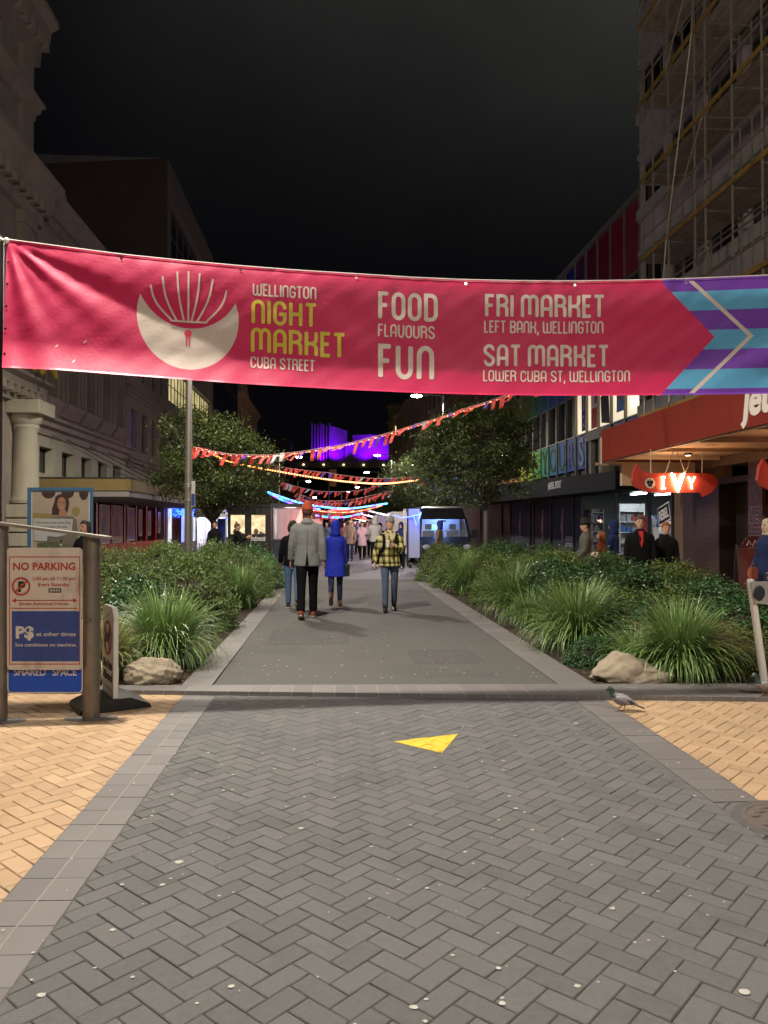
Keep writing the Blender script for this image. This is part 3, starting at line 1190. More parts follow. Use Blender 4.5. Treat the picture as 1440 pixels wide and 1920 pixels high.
mb.tube([(XL + .9, cy - .9, 6.25), (XL + 1.0, cy - .8, 6.8), (XL + 1.05, cy - .6, 7.05)], [.12, .12, .05], 10)
build_each(mb, 'gilded_ornament', mat('gilt', (.62, .45, .08), .4, .6), A, off, True)

# --- left B: tall narrow windows in moulded bays, pale band at first floor
yB0, yB1 = yA1 + .15, yatx(233, XL)
B = thing('bay_window_building', 'dark old facade of tall narrow windows above a pale band, left side of the street', 'building', (XL, 30, 0))
off = B.location
mb = MB()
hs, low = [], []
nb = 5
wb = (yB1 - yB0 - .8) / nb
for k in range(nb):
    y = yB0 + .5 + wb * k
    for q in (0, 1):
        hs.append((y + .30 + q * .82, y + .85 + q * .82, 6.0, 9.1))
        hs.append((y + .30 + q * .82, y + .85 + q * .82, 9.9, 11.3))
for k in range(5):
    y = yB0 + .75 + 2.15 * k
    low.append((y, y + 1.25, 3.35, 4.25))
wall(mb, XL, -1, yB0, yB1, 4.9, 13.1, hs, .30)
mb.build('wall', M_stoneP, B, off)
mb = MB()
wall(mb, XL + .05, -1, yB0, yB1, 0, 4.9, low + [(yB0 + 5.0, yB1 - .2, 0.35, 2.72)], .35, body=7.9)
mb.build('lower_wall', M_cream, B, off)
for h in hs: window(B, XL, -1, h, M_glassD, M_frame, 0, 1, .25)
for h in low: window(B, XL + .05, -1, h, M_glassD, M_frameD, 1, 0, .3)
mb = MB()
moulding(mb, XL, -1, yB0, yB1, corn(13.15, .42, .7))
moulding(mb, XL, -1, yB0, yB1, corn(5.2, .55, .55))
moulding(mb, XL, -1, yB0, yB1, corn(9.75, .22, .3))
for k in range(nb):
    y = yB0 + .5 + wb * k
    moulding(mb, XL, -1, y + .1, y + 1.85, [(0, 5.55), (.12, 5.5), (.34, 5.85), (.36, 5.97), (0, 5.98)])
    mb.box((XL, y + .08, 5.98), (XL + .14, y + .26, 11.9))
    mb.box((XL, y + 1.70, 5.98), (XL + .14, y + 1.88, 11.9))
mb.box((XL, yB0 + 1.2, 12.0), (XL + .12, yB1 - 1, 12.3))
mb.box((XL - .3, yB0 + .02, 13.1), (XL + .05, yB0 + 3.2, 13.75))
mb.build('mouldings', M_stoneP, B, off)
# red shop front with posters under the canopy
MRED = mat('red_shopfront', (.27, .014, .014), .4, var=.15, vscale=3)
mb = MB()
ys0, ys1 = yatx(178, XL), yatx(306, XL)
mb.box((XL - .3, ys0, 0), (XL + .02 + .06, ys1, .72))
for k in range(7):
    y = ys0 + (ys1 - ys0) * k / 6
    mb.box((XL - .1, y - .11, .55), (XL + .078, y + .11, 2.78))
mb.box((XL - .1, ys0, 2.55), (XL + .10, ys1, 2.80))
mb.build('red_shopfront', MRED, B, off)
PO = [mat('poster_violet', (.15, .10, .19), .5, var=.4, vscale=4), mat('poster_cream', (.19, .15, .13), .5, var=.35, vscale=5), mat('poster_blue', (.05, .055, .18), .5, var=.5, vscale=5), mat('poster_pale', (.26, .24, .25), .5, var=.5, vscale=7)]
for k, (f0, f1, z0, z1, m_) in enumerate(((.02, .14, .75, 2.45, 0), (.17, .30, .75, 2.45, 1), (.36, .47, .8, 2.4, 2), (.53, .585, 1.0, 2.35, 1), (.68, .735, 1.0, 2.3, 3), (.86, .91, 1.1, 2.3, 3))):
    mb = MB()
    a, b = ys0 + (ys1 - ys0) * f0, ys0 + (ys1 - ys0) * f1
    mb.box((XL + .082, a, z0), (XL + .10, b, z1), 1)
    mb.box((XL + .101, a + .06, z0 + .06), (XL + .104, b - .06, z1 - .06), 0)
    w_ = b - a
    mb.ell((XL + .108, a + w_ * .5, z0 + (z1 - z0) * .62), (.006, w_ * .17, .16), 2)
    mb.box((XL + .105, a + w_ * .3, z0 + (z1 - z0) * .18), (XL + .110, b - w_ * .3, z0 + (z1 - z0) * .52), 3)
    mb.build('poster', [PO[m_], mat('poster_border', (.36, .33, .33), .5), mat('poster_skin', (.22, .12, .08), .6), mat('poster_dark', (.05, .04, .10), .5)], B, off)
# canopy along the shop fronts
C0 = thing('shop_canopy', 'ochre faced canopy jutting over the footpath above the red shopfront', 'canopy', (XL, 27, 0))
off = C0.location
pa, pb = at(57, 900, 26.2), at(248, 900, 26.2)
mb = MB()
Mo = mat('ochre_fascia', (.17, .12, .045), .6, var=.12, vscale=2, dirt=.35, dscale=2)
mb.box((XL + .12, 26.0, 2.72), (pb.x, 46, 3.12))
mb.build('fascia', Mo, C0, off)
mb = MB()
mb.box((XL + .12, 26.05, 2.52), (pb.x - .06, 45.9, 2.715))
mb.build('soffit', mat('canopy_soffit', (.20, .18, .17), .6), C0, off)
mb = MB()
mb.box((XL + .12, 25.97, 3.122), (pb.x + .03, 46.05, 3.16))
mb.build('capping', M_frameD, C0, off)
mb = MB()
for k in range(6):
    y = 27.5 + k * 2.6
    mb.tube([(XL + .1, y - 1.2 if k else y, 4.75), (pb.x - .5, y + 1.2, 3.16)], .018, 5)
build_each(mb, 'stay_rod', M_frameD, C0, off)

# --- left C
yC0, yC1 = yB1 + .05, 45.9
Cb = thing('pink_grey_building', 'pinkish grey two storey facade with paired windows beside the lit office', 'building', (XL, 40, 0))
off = Cb.location
mb = MB()
hs = []
for k in range(4):
    y = yC0 + .9 + k * 2.15
    hs += [(y, y + 1.05, 5.3, 7.3), (y, y + 1.05, 8.9, 10.8)]
wall(mb, XL + .04, -1, yC0, yC1, 0, 12.2, hs + [(yC0 + .6, yC1 - .4, .35, 2.72)], .25)
mb.build('wall', M_stoneP, Cb, off)
for i, h in enumerate(hs): window(Cb, XL + .04, -1, h, mat('violet_emissive_glass', (.03, .02, .09), .2, emit=(.12, .05, .5), estr=.10) if i == 0 else M_glassD, M_frame, 1, 1, .2)  # violet reflection on the first pane is put in as emission
mb = MB()
moulding(mb, XL + .04, -1, yC0, yC1, corn(12.3, .5, .7))
moulding(mb, XL + .04, -1, yC0, yC1, corn(8.2, .3, .35))
moulding(mb, XL + .04, -1, yC0, yC1, corn(4.8, .4, .4))
mb.build('mouldings', M_stoneP, Cb, off)

# --- left D: tall block with lit office floor
yD0, yD1 = 45.95, 63.0
D = thing('office_block', 'tall boxy office block with brown blank side wall and a yellow lit floor', 'building', (XL, 54, 0))
off = D.location
mb = MB()
lit = (yD0 + .5, yD1 - .5, 9.0, 11.3)
top = (yD0 + .9, yD1 - .9, 14.6, 21.4)
grd = (yD0 + .3, yD1 - .3, .35, 3.0)
wall(mb, XL + .1, -1, yD0, yD1, 0, 23.3, [lit, top, grd, (yD0 + .5, yD1 - .5, 4.6, 7.2)], .5, body=9)
mb.build('wall', M_grey, D, off)
mb = MB()
mb.poly([(XL + .09, yD0 - .01, 11.8), (XL - 9, yD0 - .01, 11.8), (XL - 9, yD0 - .01, 22.6), (XL + .09, yD0 - .01, 23.3)])
mb.build('side_wall', M_darkbrown, D, off)
for k in range(8):
    a = lit[0] + (lit[1] - lit[0]) * k / 8; b = lit[0] + (lit[1] - lit[0]) * (k + 1) / 8
    window(D, XL + .1, -1, (a + .04, b - .04, 9.0, 11.3), LIT_Y, M_frameD, 1, 1, .3)
    window(D, XL + .1, -1, (a + .04, b - .04, 4.6, 7.2), M_glassB, M_frameD, 1, 0, .3)
for k in range(4):
    a = top[0] + (top[1] - top[0]) * k / 4; b = top[0] + (top[1] - top[0]) * (k + 1) / 4
    window(D, XL + .1, -1, (a + .1, b - .1, 14.6, 21.4), M_glassB, M_frame, 1, 3, .4, .09)
SH = []
for k in range(6):
    a = grd[0] + (grd[1] - grd[0]) * k / 6; b = grd[0] + (grd[1] - grd[0]) * (k + 1) / 6
    window(D, XL + .1, -1, (a + .04, b - .04, .35, 3.0), [LIT_W, M_glassD, lit_window('lit_shop_blue', (.25, .32, 1.0), 1.5, (1, .7, .4), .5), LIT_W][k % 4], M_frameD, 1, 0, .3)
moul = MB(); moulding(moul, XL + .1, -1, yD0 + .3, yD1 - .3, [(0, 3.1), (.5, 3.15), (.5, 3.5), (0, 3.55)])
moul.build('canopy', M_frameD, D, off)
# festoon of blue lights along that canopy
t = thing('blue_fairy_lights', 'bright blue fairy lights draped along the shop canopy behind the lamp post', 'string lights', (-8, 46, 3.3))
mb = MB()
BL = emis('blue_led', (.01, .08, 1.0), 4)
for k in range(300):
    a = k / 299
    y = yD0 - 1.0 + a * 24
    z = r_.uniform(2.2, 2.85) - .12 * abs(math.sin(a * 40))
    mb.ell((XL + .65 + r_.uniform(-.1, .1), y, z), (.055, .055, .055), 0, 6, 4)
mb.build('bulbs', BL, t, t.location)
mb = MB()
mb.tube([(XL + .65, yD0 - 1 + a * 24 / 30, 2.9) for a in range(31)], .014, 5)
mb.build('cable', M_frameD, t, t.location)

# --- left E, F
E_ = thing('dark_glass_tower', 'nearly black glass fronted block beyond the lit office', 'building', (XL, 70, 0))
mb = MB()
wall(mb, XL + .1, -1, 63.1, 79, 0, 19, [(63.6 + k * 1.9, 65.2 + k * 1.9, 4.4 + q * 3.4, 7.2 + q * 3.4) for k in range(8) for q in range(4)] + [(63.6, 78.4, .35, 3.2)], .25)
mb.build('wall', mat('navy_panel', (.018, .022, .045), .5), E_, E_.location)
for k in range(8):
    for q in range(4):
        window(E_, XL + .1, -1, (63.6 + k * 1.9, 65.2 + k * 1.9, 4.4 + q * 3.4, 7.2 + q * 3.4), M_glassB, mat('blue_grey_frame', (.06, .07, .12), .5), 1, 0, .2)
window(E_, XL + .1, -1, (63.6, 78.4, .35, 3.2), LIT_W, M_frameD, 7, 0, .25)
F_ = thing('gabled_building', 'pale old building with a pointed parapet at the far left end of the street', 'building', (XL, 90, 0))
mb = MB()
hs = [(80.5 + k * 2.6, 81.9 + k * 2.6, z, z + 2.1) for k in range(7) for z in (4.6, 8.2, 11.6)]
wall(mb, XL + .1, -1, 79.1, 99, 0, 15.3, hs + [(80, 98, .35, 3.0)], .25)
mb.build('wall', M_stoneP, F_, F_.location)
mb = MB()
mb.prism([(79.1, 15.3), (90, 15.3), (90, 15.6), (84.5, 18.6), (79.1, 15.6)], lambda a, b, t: (XL + .12 - t, a, b), .5)
moulding(mb, XL + .1, -1, 79.1, 99, corn(15.35, .5, .6))
mb.build('parapet', M_stoneP, F_, F_.location)
for h in hs: window(F_, XL + .1, -1, h, M_glassD, M_frame, 1, 1, .2)
window(F_, XL + .1, -1, (80, 98, .35, 3.0), LIT_W, M_frameD, 8, 0, .2)
G_ = thing('low_dark_building', 'low unlit building at the end of the left side of the street', 'building', (XL, 120, 0))
mb = MB()
wall(mb, XL - .2, -1, 99.1, 150, 0, 12, [(100, 149, .35, 3.0)], .3)
mb.build('wall', M_darkbrown, G_, G_.location)
window(G_, XL - .2, -1, (100, 149, .35, 3.0), LIT_O, M_frameD, 12, 0, .2)

# --- far: civic hall washed with violet light
pl, pr = at(586, 872, 165), at(742, 872, 165)
zt, zb = at(640, 802, 165).z, at(640, 868, 165).z
V_ = thing('violet_lit_hall', 'far hall at the end of the street, its curved walls washed in violet light', 'building', ((pl.x + pr.x) / 2, 168, 0))
mb = MB()
MV = mat('hall_concrete', (.40, .38, .40), .8, var=.1, vscale=.15)
xa, xb, xc, xd = at(588, 0, 165).x, at(652, 0, 165).x, at(662, 0, 165).x, at(744, 0, 165).x
def drum(x0, x1, z0, z1f, n=14, bulge=2.2):
    fr = [(x0 + (x1 - x0) * i / n, 165 + bulge - bulge * math.sin(math.pi * i / n)) for i in range(n + 1)]
    for i in range(n):
        (xA, yA), (xB, yB) = fr[i], fr[i + 1]
        mb.poly([(xA, yA, z0), (xB, yB, z0), (xB, yB, z1f(xB)), (xA, yA, z1f(xA))])
    mb.poly([(x0, 168, z0), (x0, 175, z0), (x0, 175, z1f(x0)), (x0, 168, z1f(x0))])
    mb.poly([(x1, 168, z0), (x1, 175, z0), (x1, 175, z1f(x1)), (x1, 168, z1f(x1))])
drum(xa, xb, zb, lambda x: zt + 1.2 - (x - xa) * .22)
drum(xc, xd, zb, lambda x: zt - 1.3 - .04 * (x - xc))
mb.build('upper_walls', MV, V_, V_.location)
mb = MB()
for k in range(7):
    x = xa - .3 + k * .62
    mb.box((x, 163.5, zb), (x + .25, 165, zt + .8 - .3 * (k % 3)))
mb.box((xb - .4, 164, zb), (xc + .6, 166, zt - 3.2))
build_each(mb, 'fin', MV, V_, V_.location)
mb = MB()
mb.box((xa - 8, 161.0, zb - 1.3), (xd + 3, 176, zb - .05))
mb.build('ledge', mat('hall_ledge', (.22, .20, .18), .8), V_, V_.location)
mb = MB()
mb.box((xa - 9, 163, 0), (xd + 4, 176, zb - 1.31))
mb.build('lower_block', mat('hall_base_dark', (.02, .02, .024), .8), V_, V_.location)
for k in range(7):
    mb = MB()
    x = xa - 6 + k * (xd - xa + 7) / 6
    mb.ell((x, 160.9, zb - .7), (.22, .22, .16), 0, 8, 5)
    mb.build('ledge_light', emis('warm_point', (1, .75, .4), 2), V_, V_.location)
for k, (x, pw) in enumerate(((xa + 1.8, 1500), (xb - 2.2, 1900), (xc + 2.4, 1900), (xd - 2.6, 1900))):
    lamp('violet_floodlight', (x, 162.2, zb + .25), pw, (.20, .0, 1.0), .3, 'SPOT', (R(150), 0, 0), 110, .6)
B2 = thing('far_flat_block', 'dim low block left of the violet hall', 'building', (-12, 150, 0))
mb = MB(); mb.box((-20, 145, 0), (at(545, 0, 145).x, 160, at(0, 818, 145).z)); mb.build('wall', M_darkbrown, B2, B2.location)

# --- right far G1/G2
def simple_block(name, label, X, side, y0, y1, z1, wm, wins, loc, parapet=True, pane=None, lit_i=()):
    t = thing(name, label, 'building', loc)
    mb = MB()
    wall(mb, X, side, y0, y1, 0, z1, wins, .25)
    mb.build('wall', wm, t, t.location)
    for i, h in enumerate(wins): window(t, X, side, h, (LIT_O if i in lit_i else (pane or M_glassD)), M_frame, 1, 1, .2)
    if parapet:
        mb = MB()
        moulding(mb, X, side, y0, y1, corn(z1 + .1, .55, .7))
        mb.build('cornice', wm, t, t.location)
        mb = MB()
        moulding(mb, X, side, y0, y1, corn(4.4, .4, .4))
        mb.build('string_course', wm, t, t.location)
    return t


M_olive = mat('olive_render', (.17, .155, .11), .85, var=.15, vscale=.6)
yG0, yG1 = 97.0, 121.0
g1 = simple_block('corner_turret_building', 'olive stone corner building with a lit turret window beside the violet hall', XR, 1, yG0, yG1, 17.5, M_olive,
                  [(98.5 + k * 3.1, 100 + k * 3.1, z, z + 2.2) for k in range(7) for z in (5.2, 8.8, 12.6)], (XR, 110, 0))
mb = MB()
mb.rings([(0, 1.5, 1.5), (17.3, 1.5, 1.5), (17.5, 1.75, 1.75), (17.9, 1.75, 1.75), (18.0, 1.5, 1.5), (19.8, 1.5, 1.5), (20.0, 1.8, 1.8), (20.4, 1.8, 1.8), (20.6, .3, .3)], 8)
mb.xf(Matrix.Translation((XR + .2, yG0 - .1, 0)))
tx = at(748, 0, 119).x
mb2 = MB(); mb2.v = [(p[0] - XR - .2 + tx, p[1] - yG0 + .1 + 121, p[2]) for p in mb.v]; mb2.f, mb2.m = mb.f, mb.m
mb2.build('turret', M_olive, g1, g1.location)
mb = MB()
zz = at(0, 800, 119.4)
mb.box((tx - .55, 119.5, at(748, 815, 119.4).z), (tx + .0, 119.62, at(748, 782, 119.4).z), 0)
mb.box((tx + .12, 119.5, at(748, 815, 119.4).z), (tx + .55, 119.62, at(748, 782, 119.4).z), 0)
build_each(mb, 'turret_window', emis('turret_amber', (1, .62, .3), .9), g1, g1.location)
simple_block('arched_cornice_building', 'olive grey old building with sloping cornice behind the right lamp post', XR, 1, 68.0, 96.9, 17.0, M_olive,
             [(69.5 + k * 3.3, 71.2 + k * 3.3, z, z + 2.3) for k in range(8) for z in (5.2, 9.0, 12.8)] + [(69, 96, .35, 3)], (XR, 82, 0), lit_i=(24,))

# --- right H: rainbow panelled building
yH0, yH1 = 23.45, 67.9
H = thing('rainbow_panel_building', 'long modern building clad in rainbow coloured panels with big letters, right side', 'building', (XR, 45, 0))
off = H.location
RB = [(0.30, 0.035, 0.06), (0.30, 0.012, 0.03), (0.24, 0.008, 0.04), (0.17, 0.008, 0.06), (0.11, 0.012, 0.10), (0.012, 0.035, 0.26), (0.012, 0.06, 0.32), (0.015, 0.10, 0.34), (0.02, .16, .26),
      (.03, .20, .10), (.10, .26, .05), (.20, .30, .04), (.34, .32, .03), (.42, .27, .03), (.45, .20, .03), (.42, .12, .03), (.36, .06, .03), (.30, .03, .03)]
RBM = [mat('panel_colour', c, .45, var=.10, vscale=1.5) if False else None for c in RB]
RBM = []
for i, c in enumerate(RB):
    c = tuple(q * .72 for q in c)
    RBM.append(mat('panel_colour_%s' % 'abcdefghijklmnopqr'[i], c, .45, var=.10, vscale=1.5))
pitch = 1.30
nP = int((yH1 - yH0) / pitch)
bands = [(3.75, 5.05), (6.75, 8.1), (9.7, 11.95)]
wins = [(5.12, 6.68), (8.16, 9.6)]
mb = MB()
mb.box((XR + .12, yH0, 2.8), (XR + 9, yH1, 11.9)); mb.box((XR + .12, yatx(1090, XR) + 1.1, 0), (XR + 9, yH1, 2.79)); mb.box((XR + 4.1, 21, 0), (XR + 9, yatx(1090, XR) + 1.09, 2.79))
mb.build('core', mat('core_dark', (.012, .012, .014), .6), H, off)
def ridx(k, b):
    j = k * 1.0 + (0, .8, 0)[b] + (1.2 if b == 0 else 0)
    return int(j) % len(RB) if j < len(RB) * 1 else (len(RB) - 1)
mats_used = RBM + [M_frame]
for b, (z0, z1) in enumerate(bands):
    for k in range(nP):
        if b == 0 and k < 4: ci = 5
        else: ci = ridx(k, b)
        mb = MB()
        y = yH0 + k * pitch
        mb.box((XR + .02, y + .03, z0), (XR + .11, y + pitch - .03, z1))
        mb.build('colour_panel', RBM[ci], H, off)
mb = MB()
for k in range(nP + 1):
    y = yH0 + k * pitch
    mb.box((XR - .04, y - .035, 3.2), (XR + .10, y + .03, 12.0))
mb.box((XR - .08, yH0, 12.0), (XR + .2, yH1, 12.16))
for z in (5.06, 6.69, 8.11, 9.62):
    mb.box((XR - .015, yH0, z), (XR + .10, yH1, z + .05))
mb.build('mullions', mat('mullion_aluminium', (.20, .19, .16), .5, .3), H, off)
for w_, (z0, z1) in enumerate(wins):
    for k in range(nP):
        y = yH0 + k * pitch
        litw = (w_ == 0 and k < 5)
        mb = MB()
        if litw:
            mb.poly([(XR + .06, y + .03, z0), (XR + .06, y + pitch - .03, z0), (XR + .06, y + pitch - .03, z1), (XR + .06, y + .03, z1)])
            mb.build('lit_window', LIT_C, H, off)
        else:
            a = .22 + .2 * ((k * 7) % 3)
            mb.box((XR + .045, y + .03, z0), (XR + .11, y + a, z1), 1)
            mb.poly([(XR + .07, y + a, z0), (XR + .07, y + pitch - .03, z0), (XR + .07, y + pitch - .03, z1), (XR + .07, y + a, z1)], 0)
            mb.build('window', [M_glassD, mat('olive_blind', (.14, .125, .08), .7)], H, off)
# flags and a leaning board standing in the lit windows
fl = [mat('flag_navy', (.02, .03, .16), .7), mat('flag_red', (.60, .05, .03), .7), mat('flag_white', (.7, .68, .6), .7), mat('flag_sky', (.16, .38, .62), .7), mat('board_grey', (.07, .06, .05), .7), mat('flag_orange', (.62, .22, .06), .7)]
def F3(y0, z0, w_, h_, parts, name='window_flag'):
    mb = MB()
    for i, (a, b, c, d, m_) in enumerate(parts):
        e = .002 * i
        mb.box((XR + .030 - e, y0 + a * w_, z0 + b * h_), (XR + .040 - e, y0 + c * w_, z0 + d * h_), m_)
    o = mb.build(name, fl, H, off)
    return o
def yk(k): return yH0 + k * pitch
F3(yk(4) + .05, 5.2, .62, 1.4, [(0, 0, 1, 1, 0), (.5, .55, .62, 1, 2), (.3, .72, .8, .8, 1), (.2, .2, .3, .27, 2), (.55, .12, .65, .2, 2), (.6, .36, .7, .43, 2)])
F3(yk(3) + .06, 5.16, .8, 1.5, [(0, 0, 1, 1, 1), (0, .5, .9, 1, 2), (.2, .6, .5, .9, 1)])
F3(yk(1) + .1, 5.4, .75, 1.2, [(0, 0, 1, 1, 3), (.35, .3, .7, .7, 5)])
mb = MB()
mb.prism([(yk(2) + .25, 5.14), (yk(2) + 1.05, 5.25), (yk(2) + 1.15, 6.2), (yk(2) + .35, 6.4)], lambda a, b, t: (XR + .03 + t, a, b), .015)
mb.build('leaning_board', fl[4], H, off)
# big letters on the lower panels
for ch, px, colr in (('K', 986, (.50, .45, .10)), ('Y', 1018, (.01, .03, .015)), ('O', 1034, (.01, .03, .015)), ('U', 1050, (.01, .05, .015)), ('R', 1067, (.005, .02, .10)), ('S', 1083, (.12, .26, .34))):
    y = yatx(px, XR)
    k = int((y - yH0) / pitch); yc = yH0 + (k + .5) * pitch
    o = text_mb(ch, 1.55, lambda a, b, t: (XR - .0 - t, yc - a, 3.88 + b), sx=.95, thick=.006, bold=.012).build('letter', mat('letter_paint_%s' % ch.lower(), colr, .5), H, off)
# small projecting cream window box
mb = MB()
q0, q1 = yatx(1130, XR - .3), yatx(1107, XR - .3)
mb.box((XR - .35, q0, 3.2), (XR + .01, q0 + .25, 4.6)); mb.box((XR - .35, q1 - .25, 3.2), (XR + .01, q1, 4.6))
mb.box((XR - .42, q0 - .06, 4.6), (XR + .01, q1 + .06, 4.95))
mb.build('bay_surround', M_cream, H, off)
mb = MB(); mb.box((XR - .2, q0 + .25, 3.2), (XR - .16, q1 - .25, 4.6)); mb.build('bay_window', M_glassD, H, off)
# shop front under it: posters, lit bays
shop_y0, shop_y1 = yatx(1262, XR), 50
edges = [yatx(p, XR) for p in (1262, 1217, 1155, 1092, 1076, 1034, 1001, 994, 957, 941)]
MP = {'n': mat('window_poster_slate', (.050, .054, .068), .75, spec=.05, var=.3, vscale=2), 'm': mat('window_poster_mauve', (.045, .038, .048), .75, spec=.05, var=.5, vscale=1.5), 'd': mat('shop_dark', (.012, .010, .012), .5, spec=.08)}
mb = MB()
for y in edges + [50]:
    mb.box((XR - .05, y - .04, .35), (XR + .06, y + .04, 2.75))
mb.box((XR - .02, shop_y0, .02), (XR + .10, 50, .38))
mb.build('shopfront_frame', M_frameD, H, off)
kinds_ = ['clear', 'clear', 'clear', 'n', 'n', 'm', 'd', 'n', 'd']
for k in range(9):
    a, b = edges[k] + .04, edges[k + 1] - .04
    kd = kinds_[k]
    if kd == 'clear': continue
    mb = MB()
    mb.poly([(XR + .03, a, .38), (XR + .03, b, .38), (XR + .03, b, 2.72), (XR + .03, a, 2.72)])
    p = mb.build('window_poster', MP[kd], H, off)
    if kd in 'nm' and b - a > 1:
        mb = MB()
        c = (a + b) / 2
        mb.tube([(XR + .02, c, .9), (XR + .02, c + .12, 1.5), (XR + .02, c, 2.0)], [(.004, .10), (.004, .2), (.004, .09)], 8, up=(1, 0, 0))
        mb.ell((XR + .02, c, 2.15), (.006, .1, .14))
        mb.build('poster_figure', mat('poster_figure_tone', (.16, .10, .11), .5, var=.5, vscale=4), p, off)
        if k == 4:
            mb = text_mb('ATTACK', .26, lambda u, v, t: (XR + .018 - t, a + .65 - u, .92 + v), bold=.008)
            text_mb('ATTACK', .26, lambda u, v, t: (XR + .018 - t, a + .65 - u, .66 + v), mb, bold=.008)
            mb.build('poster_lettering', mat('pale_print', (.38, .38, .40), .5), p, off)
# interior of the lit bays
mb = MB()
a, b = edges[0], edges[3]
mb.poly([(XR + 4, a - .3, .05), (XR + 4, b + 1, .05), (XR + 4, b + 1, 2.75), (XR + 4, a - .3, 2.75)])
mb.poly([(XR + .12, a - .02, .05), (XR + 4, a - .02, .05), (XR + 4, a - .02, 2.75), (XR + .12, a - .02, 2.75)])
mb.poly([(XR + .12, b + 1, .05), (XR + 4, b + 1, .05), (XR + 4, b + 1, 2.75), (XR + .12, b + 1, 2.75)])
mb.poly([(XR + .12, a, .06), (XR + 4, a, .06), (XR + 4, b + 1, .06), (XR + .12, b + 1, .06)], 1)
mb.poly([(XR + .12, a, 2.76), (XR + 4, a, 2.76), (XR + 4, b + 1, 2.76), (XR + .12, b + 1, 2.76)])
mb.build('shop_interior', [mat('shop_wall', (.16, .18, .17), .7), mat('shop_floor', (.12, .09, .07), .4)], H, off)
# shelves, goods and strip lamps inside the lit sports shop
GD = [mat('shelf_white', (.62, .62, .60), .5), mat('goods_grey', (.25, .25, .27), .6), mat('goods_blue', (.05, .12, .35), .6), mat('goods_red', (.35, .04, .05), .6), mat('goods_pale', (.45, .44, .42), .6)]
for (pa_, pb_, Ys, zt2) in ((1157, 1204, 27.2, 2.35), (1105, 1128, 29.6, 2.2), (1228, 1252, 24.4, 1.5)):
    x0_, x1_ = at(pa_, 0, Ys).x, at(pb_, 0, Ys).x
    mb = MB()
    mb.box((x0_, Ys + .36, .08), (x1_, Ys + .38, zt2)); mb.box((x0_, Ys, .08), (x0_ + .03, Ys + .36, zt2)); mb.box((x1_ - .03, Ys, .08), (x1_, Ys + .36, zt2))
    sf = None
    nq = int((zt2 - .2) / .38)
    for q in range(nq + 1):
        mb.box((x0_ + .031, Ys, .15 + q * .38), (x1_ - .031, Ys + .359, .18 + q * .38))
    sf = mb.build('display_shelf', GD, H, off)
    mb = MB()
    for q in range(nq):
        for g_ in range(4):
            w_ = (x1_ - x0_ - .1) / 4
            mb.box((x0_ + .05 + g_ * w_ + .02, Ys + .04, .182 + q * .38), (x0_ + .05 + (g_ + 1) * w_ - .02, Ys + .3, .182 + q * .38 + r_.uniform(.08, .27)), r_.choice([1, 2, 3, 4, 4, 1]))
    mb.build('goods', GD, sf, off)
for k, (x, y) in enumerate(((XR + 1.2, edges[1] + .5), (XR + 2.6, edges[2] - 1.0), (XR + 1.0, edges[0] + .7), (XR + 2.2, edges[2] + .8), (XR + 1.1, edges[2] + .3))):
    mb = MB(); mb.box((x, y, 2.66), (x + .16, y + 1.2, 2.70))
    mb.build('strip_light', emis('cool_tube', (.82, .93, 1.0), 14), H, off)
for k in range(4):
    mb = MB(); Yq = 25.0 + k * .35; xq = at(1206 + k * 9, 0, Yq).x
    mb.tube([(xq, Yq, .9), (xq, Yq, 1.3), (xq, Yq, 1.75), (xq, Yq, 1.9)], [.13, .15, .2, .05], 10, k % 3, up=(1, 0, 0))
    mb.build('hanging_shirt', [mat('shirt_maroon', (.26, .02, .04), .7), mat('shirt_grey', (.26, .28, .30), .7), mat('shirt_navy', (.03, .08, .24), .7)], H, off, smooth=True)
# glass with the tilted white logo panel
mb = MB()
mb.poly([(XR + .03, edges[0] + .04, .38), (XR + .03, edges[3] - .04, .38), (XR + .03, edges[3] - .04, 2.72), (XR + .03, edges[0] + .04, 2.72)])
gl = mat('clear_shop_glass', (.02, .02, .02), .03, alpha=.06, spec=.5)
shopglass = mb.build('shop_glass', gl, H, off)
M_wp = mat('white_print', (.75, .75, .73), .5)
M_kp = mat('black_print', (.010, .010, .011), .5)
P0 = at(1247, 975, yatx(1258, XR) + .2)
yc, zc = yatx(1259, XR) + .52, 1.90
ta = R(14)
def tilt(u, v, t): return (XR + .004 - t, yc - (u * math.cos(ta) - v * math.sin(ta)), zc + u * math.sin(ta) + v * math.cos(ta))
mb = MB()
def trect(u0, v0, u1, v1, t0, m_):
    mb.prism([(u0, v0), (u1, v0), (u1, v1), (u0, v1)], lambda a, b, t: tilt(a, b, t0 + t), .002, m_)
trect(-.42, -.27, .42, .27, .000, 0)
trect(-.385, -.235, .385, .235, .003, 1)
trect(-.42, -.40, .42, -.30, .000, 0)
text_mb('REBEL', .40, lambda u, v, t: tilt(u, v - .14, .007 + t), mb, 0, bold=.012, sx=.60)
text_mb('SPORT', .08, lambda u, v, t: tilt(u, v - .375, .005 + t), mb, 1, bold=.002)
mb.build('logo_panel', [M_wp, M_kp], shopglass, off)

